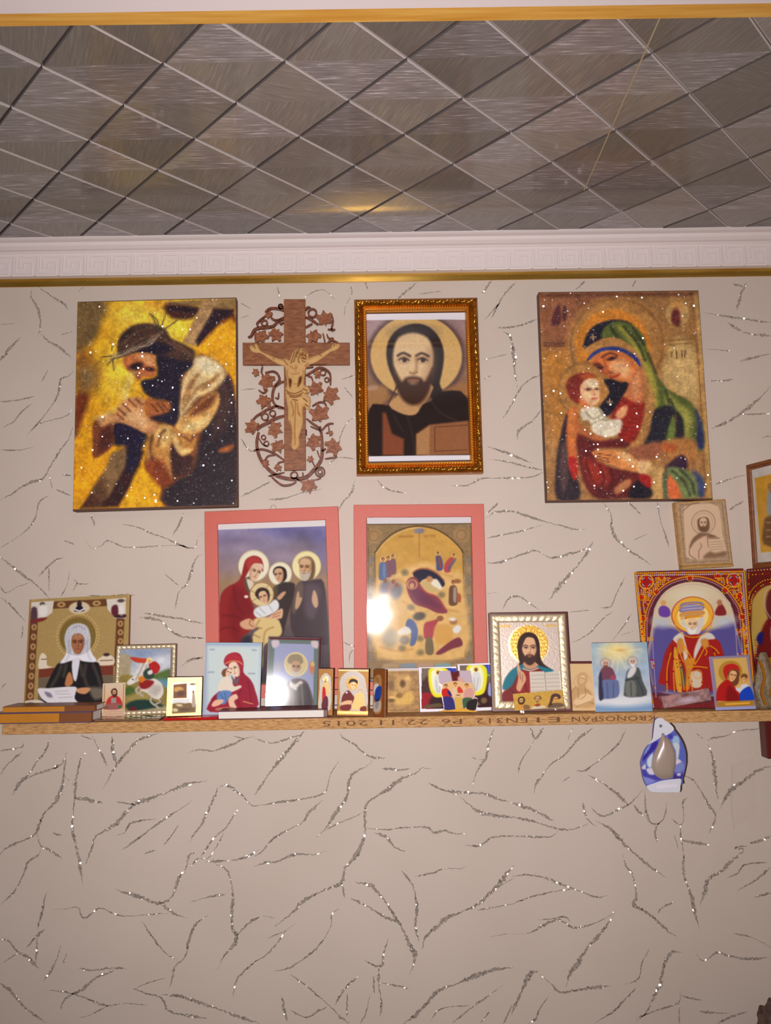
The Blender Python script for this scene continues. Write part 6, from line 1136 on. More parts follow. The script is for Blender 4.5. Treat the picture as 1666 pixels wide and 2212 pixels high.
# ---- silver framed icon, open book
K = crop(1040, 1300, 1440, 1600); Q = [(58, 102), (778, 94), (818, 1006), (104, 1014)]; QI = [(168, 168), (698, 162), (716, 930), (184, 936)]
it = stand('icon_panel', 'silver framed icon of a long haired man in teal and red with an open book', 'icon', q2(K, Q), 5, -3, Y=-.098)
A = Art(QI, 1.15, (190, 172, 160), scale=4.165); A.M[:] = .25
A.mottle(.05, 10)
A.e((224, 204, 170), 432, 388, 188, 182, 0, 5, met=.4).e((190, 142, 62), 435, 385, 172, 172, 0, 4, met=.6)
for k_ in range(9): A.l((236, 200, 116), [(270+abs(k_-4)*12, 262+k_*34), (330, 255+k_*34)], 9, 6, .8).l((236, 200, 116), [(530, 262+k_*34), (600-abs(k_-4)*12, 255+k_*34)], 9, 6, .8)
A.ls((206, 160, 80), '180,222 260,218;595,218 675,214', 22, 8, .8)
A.p((52, 26, 22), '330,420 345,340 385,290 440,275 500,300 530,370 530,470 560,560 640,620 540,620 500,560 380,560 340,620 300,610 350,540', 6, met=0)
A.p((26, 110, 126), '190,790 210,700 270,620 340,580 420,560 600,600 650,625 560,640 460,640 330,700 260,780', 7, met=0).p((120, 22, 22), '188,935 190,820 270,760 340,640 430,620 500,600 560,640 440,660 440,850 560,860 700,840 715,932', 7, met=0).p((142, 32, 28), '330,650 430,630 430,830 330,850', 16, met=0).ls((80, 12, 14), '260,790 300,860 290,930;380,680 400,800', 10, 8, .8)
A.p((196, 140, 104), '390,540 480,540 500,590 440,610 385,590', 6, met=0).ls((214, 190, 160), '375,605 440,622 510,600', 10, 5).face(436, 432, 112, 0, (218, 170, 128), (160, 108, 76), (50, 28, 24), 0, (64, 34, 24))
A.p((52, 26, 22), '335,430 350,340 400,295 440,285 400,340 370,420 370,520 345,540', 6, met=0).p((52, 26, 22), '532,430 515,340 470,295 440,285 480,330 500,420 502,520 525,545', 6, met=0)
A.p((210, 156, 118), '310,780 330,690 320,600 335,560 355,620 380,640 400,700 370,760 340,810', 6, met=0).ls((150, 94, 70), '345,640 350,700;370,660 365,720', 7, 5)
A.p((206, 194, 178), '430,632 560,628 570,640 700,625 712,825 580,832 440,835', 4, 1, met=0).l((150, 130, 112), '568,640 578,830', 6, 4)
for k_ in range(5): A.l((170, 152, 136), [(448, 665+k_*35), (556, 662+k_*35)], 6, 4, .8).l((170, 152, 136), [(586, 660+k_*35), (698, 655+k_*35)], 6, 4, .8)
rc = it.rect(q2(K, QI)); panel(it, .012, M['maroon'])
A.build('icon_print', *rc, -.0002, M['foil_print'], it.root)
fw = ((rc[0]+it.w/2)+(it.w/2-rc[1]))/2
rail_frame(it, fw*.80, [(0, .0005), (.08, -.001), (.25, -.0026), (.5, -.0016), (.75, -.0022), (.95, -.0006), (1, .0003)], M['silver_foil'], lambda s, d: .0005*math.sin(s/.006*math.pi+4*d)*math.sin(d*math.pi), .0012, 'foil_rail', fw*.2)

# ---- strip of three tiny gold icons
K = crop(1090, 1480, 1300, 1560); Q = [(140, 134), (1000, 166), (1062, 490), (164, 496)]
it = stand('triple_icon', 'tiny gold strip of three portrait icons standing before the silver frame', 'icon', q2(K, Q), 8, -4, Y=-.1245, lift=.0052)
it.root.location.z -= .0
A = Art(Q, .9, (196, 152, 66), scale=7.933)
A.mottle(.06, 40)
A.p((70, 44, 28), '230,270 250,220 300,205 350,225 370,290 350,350 300,380 250,350', 6).face(298, 296, 62, 0, (206, 160, 96), (150, 104, 56), (56, 34, 26), 0, (86, 54, 34)).p((206, 140, 60), '200,440 260,380 330,385 340,460 220,465', 8).p((130, 96, 64), '340,390 440,400 460,480 350,480', 10)
A.p((120, 92, 60), '530,290 550,235 600,220 650,240 660,300', 6).face(594, 292, 56, 0, (206, 160, 100), (150, 104, 58), (60, 38, 28), 0, (140, 108, 70)).p((150, 70, 40), '540,410 600,380 650,400 620,440 560,430', 8).p((206, 190, 170), '490,470 540,430 600,450 700,430 750,470 740,490 500,492', 8)
A.p((84, 56, 52), '815,330 830,240 890,212 960,240 990,300 960,330 880,290 850,380 800,430', 6).face(900, 330, 54, 12, (214, 156, 82), (160, 106, 54), (60, 40, 30), .5).e((206, 160, 100), 990, 350, 26, 30, 0, 6).p((110, 84, 66), '790,430 900,400 1020,420 1040,488 800,490', 10).p((84, 54, 44), '790,420 840,380 860,440 800,450', 8)
rc = (-it.w/2, it.w/2, 0, it.h)
tw = it.w/3
for k_ in range(3):
    box('icon_tile', -it.w/2+k_*tw+.0006, -it.w/2+(k_+1)*tw-.0006, .0004, .0022, .0002, it.h, M['gold_foil'], it.root, .0003)
A.build('icon_print', -it.w/2+.0008, it.w/2-.0008, .0004, it.h-.0004, 0, M['print'], it.root)
box('clear_base', -it.w/2, it.w/2, -.003, .006, -.0052, -.0001, M['film'], it.root, .0006)

# ---- beige engraving card
K = crop(1040, 1300, 1440, 1600); Q = [(756, 562), (1040, 560), (1056, 1002), (790, 1004)]
it = stand('prayer_card', 'beige sepia card of a mother and child tucked behind the blue card', 'card', q2(K, Q), 5, 0, 'small cards on the shelf', Y=-.098)
A = Art(Q, 1.0, (214, 180, 132), scale=4.165)
bk = (146, 108, 68)
A.ring((186, 150, 104), 912, 740, 78, 6, 6, .7).p((196, 158, 112), '860,720 880,660 930,648 960,690 950,770 880,790', 8).face(908, 715, 40, 14, (220, 186, 140), (176, 136, 94), bk, .5).p((190, 150, 102), '800,960 810,840 850,790 940,790 1000,860 1010,970', 14, a=.8).p((222, 190, 146), '830,930 900,860 960,850 1010,880 960,930 880,960', 10).e((216, 182, 136), 975, 770, 32, 40, 0, 8).ls(bk, '810,950 812,850 850,790;870,800 880,900;930,790 940,860 900,900;860,970 960,930 1010,940;950,820 990,860', 6, 6, .7)
panel(it, .003, M['card_white']); A.build('card_print', -it.w/2, it.w/2, 0, it.h, 0, M['print'], it.root)
box('maroon_edge', -it.w/2+.006, it.w/2-.006, .0032, .0065, 0, it.h+.004, M['maroon'], it.root, .0005)

# ---- blue card of two seated figures
Q = [(985, 372), (1490, 366), (1544, 1008), (1030, 1006)]
it = stand('laminated_icon', 'glossy pale blue card of two seated figures under golden rays', 'icon', q2(K, Q), 5, -3, Y=-.116)
A = Art(Q, 1.1, (146, 176, 192), scale=4.165)
A.grad((130, 162, 190), (186, 190, 196), y0=366, y1=900).e((222, 206, 160), 1225, 460, 170, 110, 0, 90, .9).e((236, 206, 120), 1225, 450, 100, 60, 0, 50, .9).ls((226, 216, 180), '1225,460 1040,420;1225,460 1080,560;1225,460 1160,620;1225,460 1225,640;1225,460 1300,610;1225,460 1400,560;1225,460 1440,430', 9, 8, .6).mottle(.06, 50)
A.e((206, 204, 210), 1110, 900, 120, 60, 0, 40).e((210, 208, 212), 1400, 900, 130, 50, 0, 40).p((122, 152, 186), '1040,940 1540,930 1545,1010 1030,1010', 20).e((214, 214, 216), 1280, 920, 220, 40, 0, 24)
A.ring((176, 120, 110), 1118, 560, 44, 8, 5, .8).p((112, 66, 80), '1060,720 1075,620 1120,590 1180,610 1210,700 1170,720', 6).p((100, 110, 150), '1070,730 1210,710 1240,760 1230,870 1110,890 1070,880', 7).p((52, 50, 72), '1060,690 1080,640 1090,760 1100,880 1060,890', 7).p((150, 70, 90), '1165,680 1205,665 1210,705 1165,715', 4).face(1118, 565, 34, 0, (206, 156, 130), (150, 100, 84), (60, 38, 36), 0, (110, 72, 58)).ls((66, 74, 112), '1130,740 1140,880;1190,740 1190,870', 9, 7, .7)
A.ring((150, 120, 130), 1362, 545, 46, 8, 5, .7).p((78, 80, 80), '1290,760 1310,640 1360,600 1420,610 1450,720 1490,860 1300,870 1285,820', 7).p((206, 202, 202), '1310,690 1340,610 1390,590 1390,640 1350,690', 8).p((110, 112, 104), '1300,740 1380,730 1390,860 1310,865', 9).ls((46, 48, 50), '1390,680 1440,790 1460,860;1300,720 1420,700;1345,740 1350,860', 9, 6, .7).face(1362, 552, 34, 0, (206, 160, 138), (150, 106, 90), (70, 50, 48), 0, (222, 220, 220))
A.e((206, 150, 90), 1255, 440, 36, 12, 0, 8, .6)
panel(it, .0028, M['card_white']); A.build('icon_print', -it.w/2, it.w/2, 0, it.h, 0, M['gloss_print'], it.root)

# ---- rhinestone icon of a bishop
K = crop(1340, 1200, 1666, 1600); Q = [(140, 178), (1392, 156), (1512, 1738), (356, 1742)]
it = stand('rhinestone_icon', 'glittering gold and red rhinestone icon of a white bearded bishop', 'icon', q2(K, Q), 6, -6, Y=-.096)
A = Art(Q, 1.15, (120, 34, 36), scale=5.11)
A.mottle(.1, 30)
ARCH = '392,1560 352,800 400,560 500,420 640,340 800,312 960,336 1100,410 1200,530 1270,720 1320,1560'
A.p((88, 34, 48), '350,1600 312,800 360,540 470,390 620,305 800,275 980,300 1130,380 1235,510 1310,720 1362,1600', 5, 2).p((206, 184, 146), ARCH, 5, 2)
A.p((86, 76, 138), '370,880 520,840 700,900 1000,900 1100,860 1285,820 1320,1560 392,1560', 30, 2).e((180, 180, 184), 460, 800, 100, 60, 10, 40).e((186, 188, 190), 1160, 800, 120, 60, -10, 40).e((214, 200, 170), 800, 480, 220, 90, 0, 60)
A.p((104, 62, 150), '420,640 470,600 540,640 555,720 500,745 430,720', 8).e((206, 150, 90), 470, 570, 32, 34, 0, 8).p((128, 36, 40), '1060,720 1100,610 1150,600 1190,720', 8).e((170, 110, 80), 1115, 575, 30, 36, 0, 8)
A.e((170, 30, 30), 806, 715, 240, 218, 0, 4).e((226, 168, 56), 808, 715, 232, 210, 0, 5).e((236, 206, 136), 810, 730, 176, 166, 0, 8)
A.p((126, 116, 156), '665,600 700,575 810,560 920,575 925,660 670,690', 6).p((206, 140, 50), '680,690 920,665 920,730 690,755', 6).ls((210, 206, 220), '690,620 900,600;690,655 910,635', 12, 8, .7)
A.p((206, 196, 186), '690,760 720,860 760,940 830,968 890,930 920,840 925,740 880,760 840,860 760,860', 8).face(805, 842, 88, 0, (226, 190, 146), (170, 126, 92), (90, 66, 54), 0, (226, 222, 212)).e((206, 196, 186), 700, 800, 22, 60, 0, 10).e((206, 196, 186), 915, 790, 20, 60, 0, 10)
A.p((158, 28, 24), '480,1300 520,1120 600,1000 700,960 920,950 1060,1000 1130,1100 1160,1540 500,1540', 8).p((206, 196, 180), '590,1000 690,920 720,1000 760,1180 720,1240 690,1100', 8).p((206, 196, 182), '900,960 1000,930 1060,1000 950,1020 880,1130 830,1230 830,1120', 8).p((196, 130, 60), '640,1010 700,1000 720,1130 650,1160', 10).p((196, 130, 60), '900,1010 970,1000 990,1090 920,1090', 10).p((206, 186, 160), '790,1370 900,1370 905,1520 800,1520', 8).p((70, 74, 66), '660,1260 700,1300 740,1480 690,1510', 8).p((206, 150, 46), '600,1140 640,1130 700,1540 640,1540', 8).p((206, 150, 46), '720,1240 840,1220 800,1360 780,1540 740,1540 740,1350', 10, a=.8).ls((110, 14, 18), '540,1200 560,1500;1040,1100 1060,1500;590,1080 600,1300', 14, 8, .8)
A.p((92, 70, 116), '392,1500 520,1500 520,1570 392,1570', 14)
panel(it, .020, M['maroon'], 'frame_block', .0015); A.build('icon_print', -it.w/2+.0008, it.w/2-.0008, .0008, it.h-.0008, 0, M['print'], it.root)
def dome(V, F, x, z, r, y=0.0, hgt=None):
    k = len(V); hgt = hgt or r*.9
    for i in range(6): a = i/6*2*math.pi+.3; V.append((x+r*math.cos(a), y, z+r*math.sin(a)))
    for i in range(6): a = i/6*2*math.pi+.3; V.append((x+r*.55*math.cos(a), y-hgt, z+r*.55*math.sin(a)))
    for i in range(6): F.append((k+i, k+(i+1) % 6, k+6+(i+1) % 6, k+6+i))
    F.append(tuple(k+6+i for i in range(6)))
LOC = None
BEAD = {'bead_gold': ([], []), 'bead_lilac': ([], []), 'bead_red': ([], []), 'bead_blue': ([], [])}
def beads(kind, pts, pitch, r, sm=4, closed=False, mixk=None, prob=0):
    P = np.array(lx(pts) if isinstance(pts, str) else pts, float)
    if sm > 1 and len(P) > 2: P = catmull(P, sm, closed)
    d = np.r_[0, np.cumsum(np.linalg.norm(np.diff(P, axis=0), axis=1))]
    for t in np.arange(0, d[-1], pitch):
        k = mixk if (mixk and rt.random() < prob) else kind
        pq = (np.interp(t, d, P[:, 0]), np.interp(t, d, P[:, 1])); x, z = LOC(pq) if LOC else it.loc(*K(pq))
        dome(*BEAD[k], x, z, r)
RB = .0019
AR = lx(ARCH)
def off_arch(o):
    P = catmull(np.array(AR), 6, False); T = np.gradient(P, axis=0); T /= np.linalg.norm(T, axis=1)[:, None]; return P+np.stack([T[:, 1], -T[:, 0]], 1)*o
beads('bead_lilac', off_arch(-4), 15, .0011, 1)
beads('bead_lilac', off_arch(56), 20, .0013, 1); beads('bead_gold', off_arch(82), 22, RB, 1)
for o in (18, 42): beads('bead_gold', [(140+o, 178+o), (1392-o, 158+o)], 22, RB, 1, mixk='bead_lilac', prob=.15 if o == 18 else .8)
beads('bead_gold', [(162, 200), (248, 960), (352, 1700)], 22, RB, 1); beads('bead_gold', [(1372, 180), (1435, 960), (1490, 1700)], 22, RB, 1)
beads('bead_gold', [(185, 230), (260, 960), (370, 1690)], 22, RB, 1, mixk='bead_lilac', prob=.3); beads('bead_lilac', [(1350, 215), (1412, 960), (1468, 1690)], 22, RB, 1)
Parc = off_arch(104)
from_arch = [tuple(q) for q in Parc]
def outside(px_, py_):                      # in the spandrels, between arch and rim
    best = min(math.dist((px_, py_), q) for q in from_arch[::2])
    P = np.array(AR+[(1320, 1700), (392, 1700)]); ins_ = False
    for (ax, ay), (bx_, by_) in zip(P, np.roll(P, -1, 0)):
        if (ay > py_) != (by_ > py_) and px_ < (bx_-ax)*(py_-ay)/(by_-ay)+ax: ins_ = not ins_
    return (not ins_), best
gy = 250
while gy < 1680:
    tl_ = 140+(gy-178)*.138; tr_ = 1392+(gy-158)*.0759; gx = tl_+68
    while gx < tr_-60:
        ok, _ = outside(gx, gy)
        dmin = min(math.dist((gx, gy), q) for q in off_arch(0)[::2])
        if ok and dmin > 100:
            near_m = min(math.dist((gx, gy), c) for c in ((290, 290), (1255, 275)))
            if near_m > 92 or 62 < near_m < 84:
                k = rt.choices(['bead_gold', 'bead_lilac', 'bead_red'], [.68, .22, .10])[0]
                x, z = it.loc(*K((gx+rt.uniform(-3, 3), gy))); dome(*BEAD[k], x, z, RB)
        gx += 22
    gy += 22
for cx, cy in ((290, 290), (1255, 275)):
    a = np.linspace(0, 2*math.pi, 25); beads('bead_gold', [(cx+78*math.cos(t), cy+78*math.sin(t)) for t in a], 21, RB, 1)
    a = np.linspace(0, 2*math.pi, 25)[:-1]
    for t in a:
        if abs(math.sin(2*t)) > .7:
            x, z = it.loc(*K((cx+50*math.cos(t), cy+50*math.sin(t)))); dome(*BEAD['bead_lilac'], x, z, .0013)
a = np.linspace(0, 2*math.pi, 41); beads('bead_gold', [(808+205*math.cos(t), 715+188*math.sin(t)) for t in a], 21, .0016, 1)
for p_ in ('670,700 800,685 920,670', '690,960 760,1080 830,1200', '960,950 900,1080 830,1200', '620,1150 650,1350 680,1530', '900,1380 910,1520', '790,1370 800,1520', '560,1080 520,1250 520,1500', '600,1060 590,1300 600,1500', '640,1020 670,1100 700,1180', '930,1010 960,1060 940,1100', '660,1160 690,1330 710,1500', '700,1000 740,1100 790,1200', '1000,1000 1060,1040 1110,1110', '1040,1080 1050,1110', '740,1240 850,1225 960,1240', '760,1330 740,1440 740,1530'):
    beads('bead_gold', p_, 20, .0016, 4, mixk='bead_red', prob=.10)
for p_ in ('680,600 800,580 915,590', '680,630 800,612 920,620', '690,660 800,648 915,645'): beads('bead_lilac', p_, 19, .0012)
a = np.linspace(0, 2*math.pi, 21); beads('bead_gold', [(855+48*math.cos(t), 1310+48*math.sin(t)) for t in a], 17, .0012, 1)
beads('bead_blue', '372,1100 392,1380 405,1540', 36, .0013)
NM = {'bead_gold': 'gold_beading', 'bead_lilac': 'lilac_beading', 'bead_red': 'red_beading', 'bead_blue': 'blue_beading'}
def flush():
    for k, (V, F) in BEAD.items():
        if V: o = link(NM[k], pydata(V, F), M[k], it.root); o['kind'] = 'stuff'
    for k in BEAD: BEAD[k] = ([], [])
flush()
def gem(px_, py_, r, mat='bead_red', nm='gem'):
    V, F = [], []; dome(V, F, 0, 0, r, 0, r*.6); x, z = it.loc(*K((px_, py_)))
    o = link(nm, pydata(V, F), M[mat], it.root); o.location = (x, -.0002, z)
    V2, F2 = [], []
    n_ = 10
    for i in range(n_): a = i/n_*2*math.pi; dome(V2, F2, r*1.35*math.cos(a), r*1.35*math.sin(a), r*.32)
    s_ = link('gem_setting', pydata(V2, F2), M['bead_gold'], o); return o
for px_, py_ in ((455, 240), (770, 248), (1080, 225), (400, 400), (240, 460), (1160, 385), (1322, 440), (255, 695), (1345, 675)): gem(px_, py_, .0042)
for px_, py_ in ((235, 755), (240, 815), (242, 865), (250, 920), (1385, 800), (1390, 870), (1395, 935), (1398, 1000), (1405, 1065)):
    gem(px_, py_, .0026, 'bead_red' if py_ % 2 else 'bead_gold', 'small_gem')
for cx, cy in ((290, 290), (1255, 275)):
    for dx, dy in ((0, -52), (52, 0), (0, 52), (-52, 0)):
        P = [it.loc(*K(q)) for q in ((cx, cy), (cx+dx*1.1-dy*.36, cy+dy*1.1+dx*.36), (cx+dx*1.3, cy+dy*1.3), (cx+dx*1.1+dy*.36, cy+dy*1.1-dx*.36))]
        link('cross_petal', prism(P, -.0016, -.0001), M['bead_red'], it.root)

# ---- crumpled clear sachet at its foot
K = crop(1390, 1480, 1666, 1590)
Q = [(196, 152), (882, 96), (960, 336), (236, 344)]
it = stand('plastic_sachet', 'crumpled clear pinkish sachet at the foot of the rhinestone bishop', 'sachet', q2(K, Q), 8, -2, Y=-.114)
nx_, nz_ = 24, 10; V = []; F = []
for s_ in (0, 1):
    for j in range(nz_+1):
        for i in range(nx_+1):
            u, v = i/nx_, j/nz_; e_ = math.sin(u*math.pi)**.5*math.sin(v*math.pi)**.5 if 0 < u < 1 and 0 < v < 1 else 0
            b_ = (float(vnoise(np.array([u*7.]), np.array([v*4.]), 3)[0])-.5)*.004
            V.append(((u-.5)*it.w, (-.004 if s_ == 0 else .002)*e_+b_*e_, v*it.h*(.95+.05*math.sin(u*9))))
    k = s_*(nx_+1)*(nz_+1)
    for j in range(nz_):
        for i in range(nx_): a = k+j*(nx_+1)+i; F.append((a, a+1, a+nx_+2, a+nx_+1))
link('film', pydata(V, F), M['film'], it.root)
A = Art(Q, 1.2, (150, 112, 110), scale=6.036); A.mottle(.25, 60).e((196, 176, 190), 560, 270, 120, 40, 0, 40).e((110, 70, 66), 520, 170, 50, 30, 0, 20).e((180, 130, 130), 310, 190, 60, 40, 0, 20)  # purple-pink reflection and pale highlight of the film, painted on an added sheet
A.build('reflection_sheet', -it.w/2+.004, it.w/2-.004, .003, it.h*.86, .0012, M['print'], it.root)

# ---- small red and blue mother and child
K = crop(1340, 1200, 1666, 1600); Q = [(974, 1122), (1426, 1112), (1502, 1748), (1068, 1754)]
it = stand('prayer_card', 'small lilac edged card of a mother in red with a child in blue', 'card', q2(K, Q), 5, -6, 'small cards on the shelf', Y=-.124)
A = Art(Q, 1.0, (138, 124, 150), scale=5.11)
A.p((206, 164, 90), '1020,1150 1400,1140 1470,1660 1095,1670', 5, 1).e((176, 128, 46), 1220, 1310, 140, 140, 0, 4).ring((206, 166, 80), 1220, 1310, 138, 10, 4)
A.p((186, 30, 26), '1140,1310 1160,1240 1230,1215 1300,1240 1330,1310 1300,1290 1220,1290 1190,1360 1180,1420', 6).p((110, 62, 34), '1190,1340 1230,1290 1300,1290 1325,1340 1310,1450 1250,1480', 6).face(1245, 1365, 66, 14, (224, 170, 112), (170, 108, 70), (60, 34, 30), .5)
A.p((172, 24, 22), '1070,1640 1080,1510 1140,1430 1200,1410 1260,1480 1340,1600 1340,1660 1100,1650', 6).p((120, 14, 18), '1200,1480 1260,1520 1330,1660 1180,1650', 16, a=.8).e((206, 150, 70), 1375, 1390, 56, 56, 0, 5).e((120, 74, 40), 1375, 1372, 38, 34, 0, 6).face(1372, 1410, 30, -6, (226, 172, 120), (170, 110, 76), (60, 36, 30), 0).p((206, 206, 214), '1280,1520 1320,1480 1400,1460 1420,1510 1340,1560', 7).p((24, 62, 176), '1330,1560 1420,1490 1460,1540 1480,1660 1340,1660', 6).p((220, 168, 116), '1290,1490 1330,1470 1340,1490 1310,1510', 5)
A.p((170, 120, 40), '1075,1660 1480,1650 1485,1715 1080,1720', 4, 1).p((226, 166, 60), '1165,1680 1435,1670 1435,1690 1170,1700', 4, 1).p((150, 152, 200), '1065,1722 1500,1716 1500,1756 1065,1760', 4, 1)
panel(it, .0022, plain('lilac_card_edge', (150, 140, 186), .4)); A.build('card_print', -it.w/2, it.w/2, 0, it.h, 0, M['gloss_print'], it.root)

# ---- angled rhinestone icon at the right edge
K = crop(1566, 1200, 1666, 1640, 503); Q = [(262, 142), (640, 22), (760, 1745), (392, 1738)]
TURN = math.radians(-74)
def sidewise(name, label, cat, pxt, pxb, Y, z0, w_, lean=2.0):
    """stands nearly edge-on, its far edge at the given pixel"""
    L = math.radians(lean); n = Vector((math.sin(TURN)*math.cos(L), -math.cos(TURN)*math.cos(L), math.sin(L)))
    rt_ = Vector((math.cos(TURN), math.sin(TURN), 0)); tl = at(*pxt, Y)
    up = rt_.cross(-n); up.normalize(); up = up if up.z > 0 else -up
    bl = tl-up*((tl.z-z0)/up.z)
    return Item(name, label, cat, None, None, n, W=[tl, tl+rt_*w_, bl+rt_*w_, bl])
it = sidewise('rhinestone_icon', 'gold and maroon rhinestone icon turned sideways at the right edge', 'icon', (1612, 1229), None, -.030, ZS+.0004, .125)
A = Art(Q, 1.2, (110, 34, 30), scale=5.03)
A.p((206, 168, 84), '330,700 340,480 420,330 560,280 700,330 720,1500 400,1500', 8).p((120, 30, 28), '400,1000 440,760 500,680 600,640 700,700 720,1500 390,1500', 10).p((110, 40, 40), '430,600 440,400 500,320 580,320 640,420 640,700 480,760', 10).face(545, 530, 110, 8, (214, 150, 112), (160, 96, 74), (60, 34, 32), 0).p((40, 34, 110), '380,1000 400,910 430,920 420,1060', 8).p((220, 200, 190), '480,830 520,800 520,1000 490,1000', 8)
panel(it, .022, M['maroon'], 'frame_block', .0015); A.build('icon_print', -it.w/2+.0008, it.w/2-.0008, .0008, it.h-.0008, 0, M['print'], it.root)
Hb = homog(Q)
def loc_of(p):
    Mx = np.array([[Hb[0], Hb[1], Hb[2]], [Hb[3], Hb[4], Hb[5]], [Hb[6], Hb[7], 1]]); u, v, w0 = np.linalg.solve(Mx, np.array([p[0], p[1], 1.0])); return (u/w0-.5)*it.w, (1-v/w0)*it.h
LOC = loc_of
beads('bead_gold', [(285, 165), (640, 50)], 24, .0015, 1, mixk='bead_lilac', prob=.3); beads('bead_gold', [(290, 215), (640, 105)], 26, .0015, 1, mixk='bead_red', prob=.4); beads('bead_gold', [(285, 200), (330, 900), (400, 1700)], 26, .0015, 1, mixk='bead_red', prob=.5)
beads('bead_gold', [(320, 700), (330, 470), (410, 310), (560, 255), (680, 290)], 22, .0015, 4, mixk='bead_red', prob=.3); beads('bead_gold', [(300, 640), (312, 430), (390, 280), (500, 225), (640, 190)], 24, .0015, 4)
beads('bead_lilac', [(470, 720), (425, 600), (415, 430), (460, 340), (520, 305), (600, 310)], 17, .0012, 4); beads('bead_lilac', [(375, 1010), (395, 1200), (400, 1240)], 30, .0014, 1, mixk='bead_red', prob=.5); beads('bead_red', [(430, 820), (480, 780), (560, 760)], 30, .0013)
flush()
# ---- framed icon standing on top of it
K = crop(1366, 960, 1666, 1260)
itb = it
it = sidewise('wood_picture_frame', 'brown wooden frame with a pale mount standing on the sideways rhinestone icon', 'picture', (1611, 1005), None, -.026, (itb.m @ Vector((0, .006, itb.h))).z+.0006, .115, 1.0)
A = Art([(1400, 320), (1815, 130), (1870, 1240), (1470, 1300)], 1.2, (206, 196, 186), scale=5.553)
A.p((206, 152, 54), [(1432, 410), (1790, 245), (1840, 1140), (1500, 1198)], 5, 1).mottle(.06, 60).e((150, 116, 66), 1610, 480, 42, 46, 0, 10).p((150, 150, 150), '1570,560 1600,520 1660,530 1720,620 1730,800 1600,820 1560,740', 14).p((112, 74, 40), '1530,900 1560,820 1720,800 1760,1090 1530,1110', 16).ls((186, 170, 140), '1560,880 1700,860;1560,960 1710,940;1560,1030 1720,1010', 12, 8, .7).face(1612, 500, 40, 0, (176, 132, 90), (130, 90, 60), (60, 44, 36), 0, (140, 120, 100))
rc = (-it.w/2+.011, it.w/2-.011, .011, it.h-.011)
A.build('print_sheet', *rc, .004, M['print'], it.root); box('pane', rc[0], rc[1], .002, .003, rc[2], rc[3], M['acrylic'], it.root)
box('backboard', -it.w/2+.001, it.w/2-.001, .0055, .016, .0005, it.h-.0005, M['card_white'], it.root)
fw = (rc[0]+it.w/2)
rail_frame(it, fw, [(0, .0055), (0, .001), (.1, 0), (.55, -.001), (.6, .001), (.8, .0005), (.9, .002), (1, .005)], M['brown_wood'])

# ---- brocade pouch at the right edge
pc = at(1664, 1541, -.125)
r = empty('brocade_pouch', Matrix.Translation((pc.x+.006, -.105, ZS+.0003)), 'rough grey and gold mottled pouch at the right end of the shelf', 'pouch')
V = []; F = []; nu, nv = 28, 18
rg = np.random.default_rng(5)
for j in range(nv+1):
    for i in range(nu):
        v = j/nv; a = i/nu*2*math.pi
        rad = (.026*math.sin(min(1, v*1.15+.25)*math.pi*.62+.35))*(1-v**3*.75)*(1+.10*math.sin(a*5+v*4))
        V.append((rad*math.cos(a)+rg.normal(0, .0006), rad*.6*math.sin(a)+rg.normal(0, .0006), v*.098))
for j in range(nv):
    for i in range(nu): a = j*nu+i; b_ = j*nu+(i+1) % nu; F.append((a, b_, b_+nu, a+nu))
F.append(tuple(range(nu))[::-1]); F.append(tuple(nv*nu+i for i in range(nu)))
link('pouch_body', pydata(V, F, True), M['cloth_grey'], r)
link('gold_braid', ribbon([(-.016, .085), (-.010, .055), (-.017, .03), (-.012, .008)], .004, -.020, -.0165, 1), M['gold_rope'], r)
link('gold_braid', ribbon([(.002, .09), (.006, .055), (-.001, .03), (.004, .008)], .004, -.021, -.0175, 1), M['gold_rope'], r)

# ================================================================== AIR FRESHENER PINNED TO THE SHELF EDGE
K = crop(1366, 1530, 1516, 1730, 1659)
Q = [(200, 220), (1300, 220), (1300, 2010), (200, 2010)]
it = Item('air_freshener', 'blue and white air freshener card with a beige teardrop pinned to the shelf edge', 'air freshener', q2(K, Q), (0, -SD-.0068, 0), (0, -1, 0))
LQ = lambda pts: [it.loc(*K(p)) for p in catmull(np.array(lx(pts)), 3, True)]
OUT = '560,270 640,228 730,240 790,295 870,340 1000,500 1120,660 1220,840 1282,1050 1292,1250 1262,1450 1200,1690 1160,1820 500,1900 340,1850 262,1650 225,1440 212,1300 255,1150 340,960 480,800 505,600 530,380'
link('card_body', prism(LQ(OUT), .0008, .0062), plain('blue_plastic_edge', (92, 92, 160), .35), it.root)
A = Art(Q, .9, (92, 98, 172), scale=11.06)
A.mottle(.12, 160)
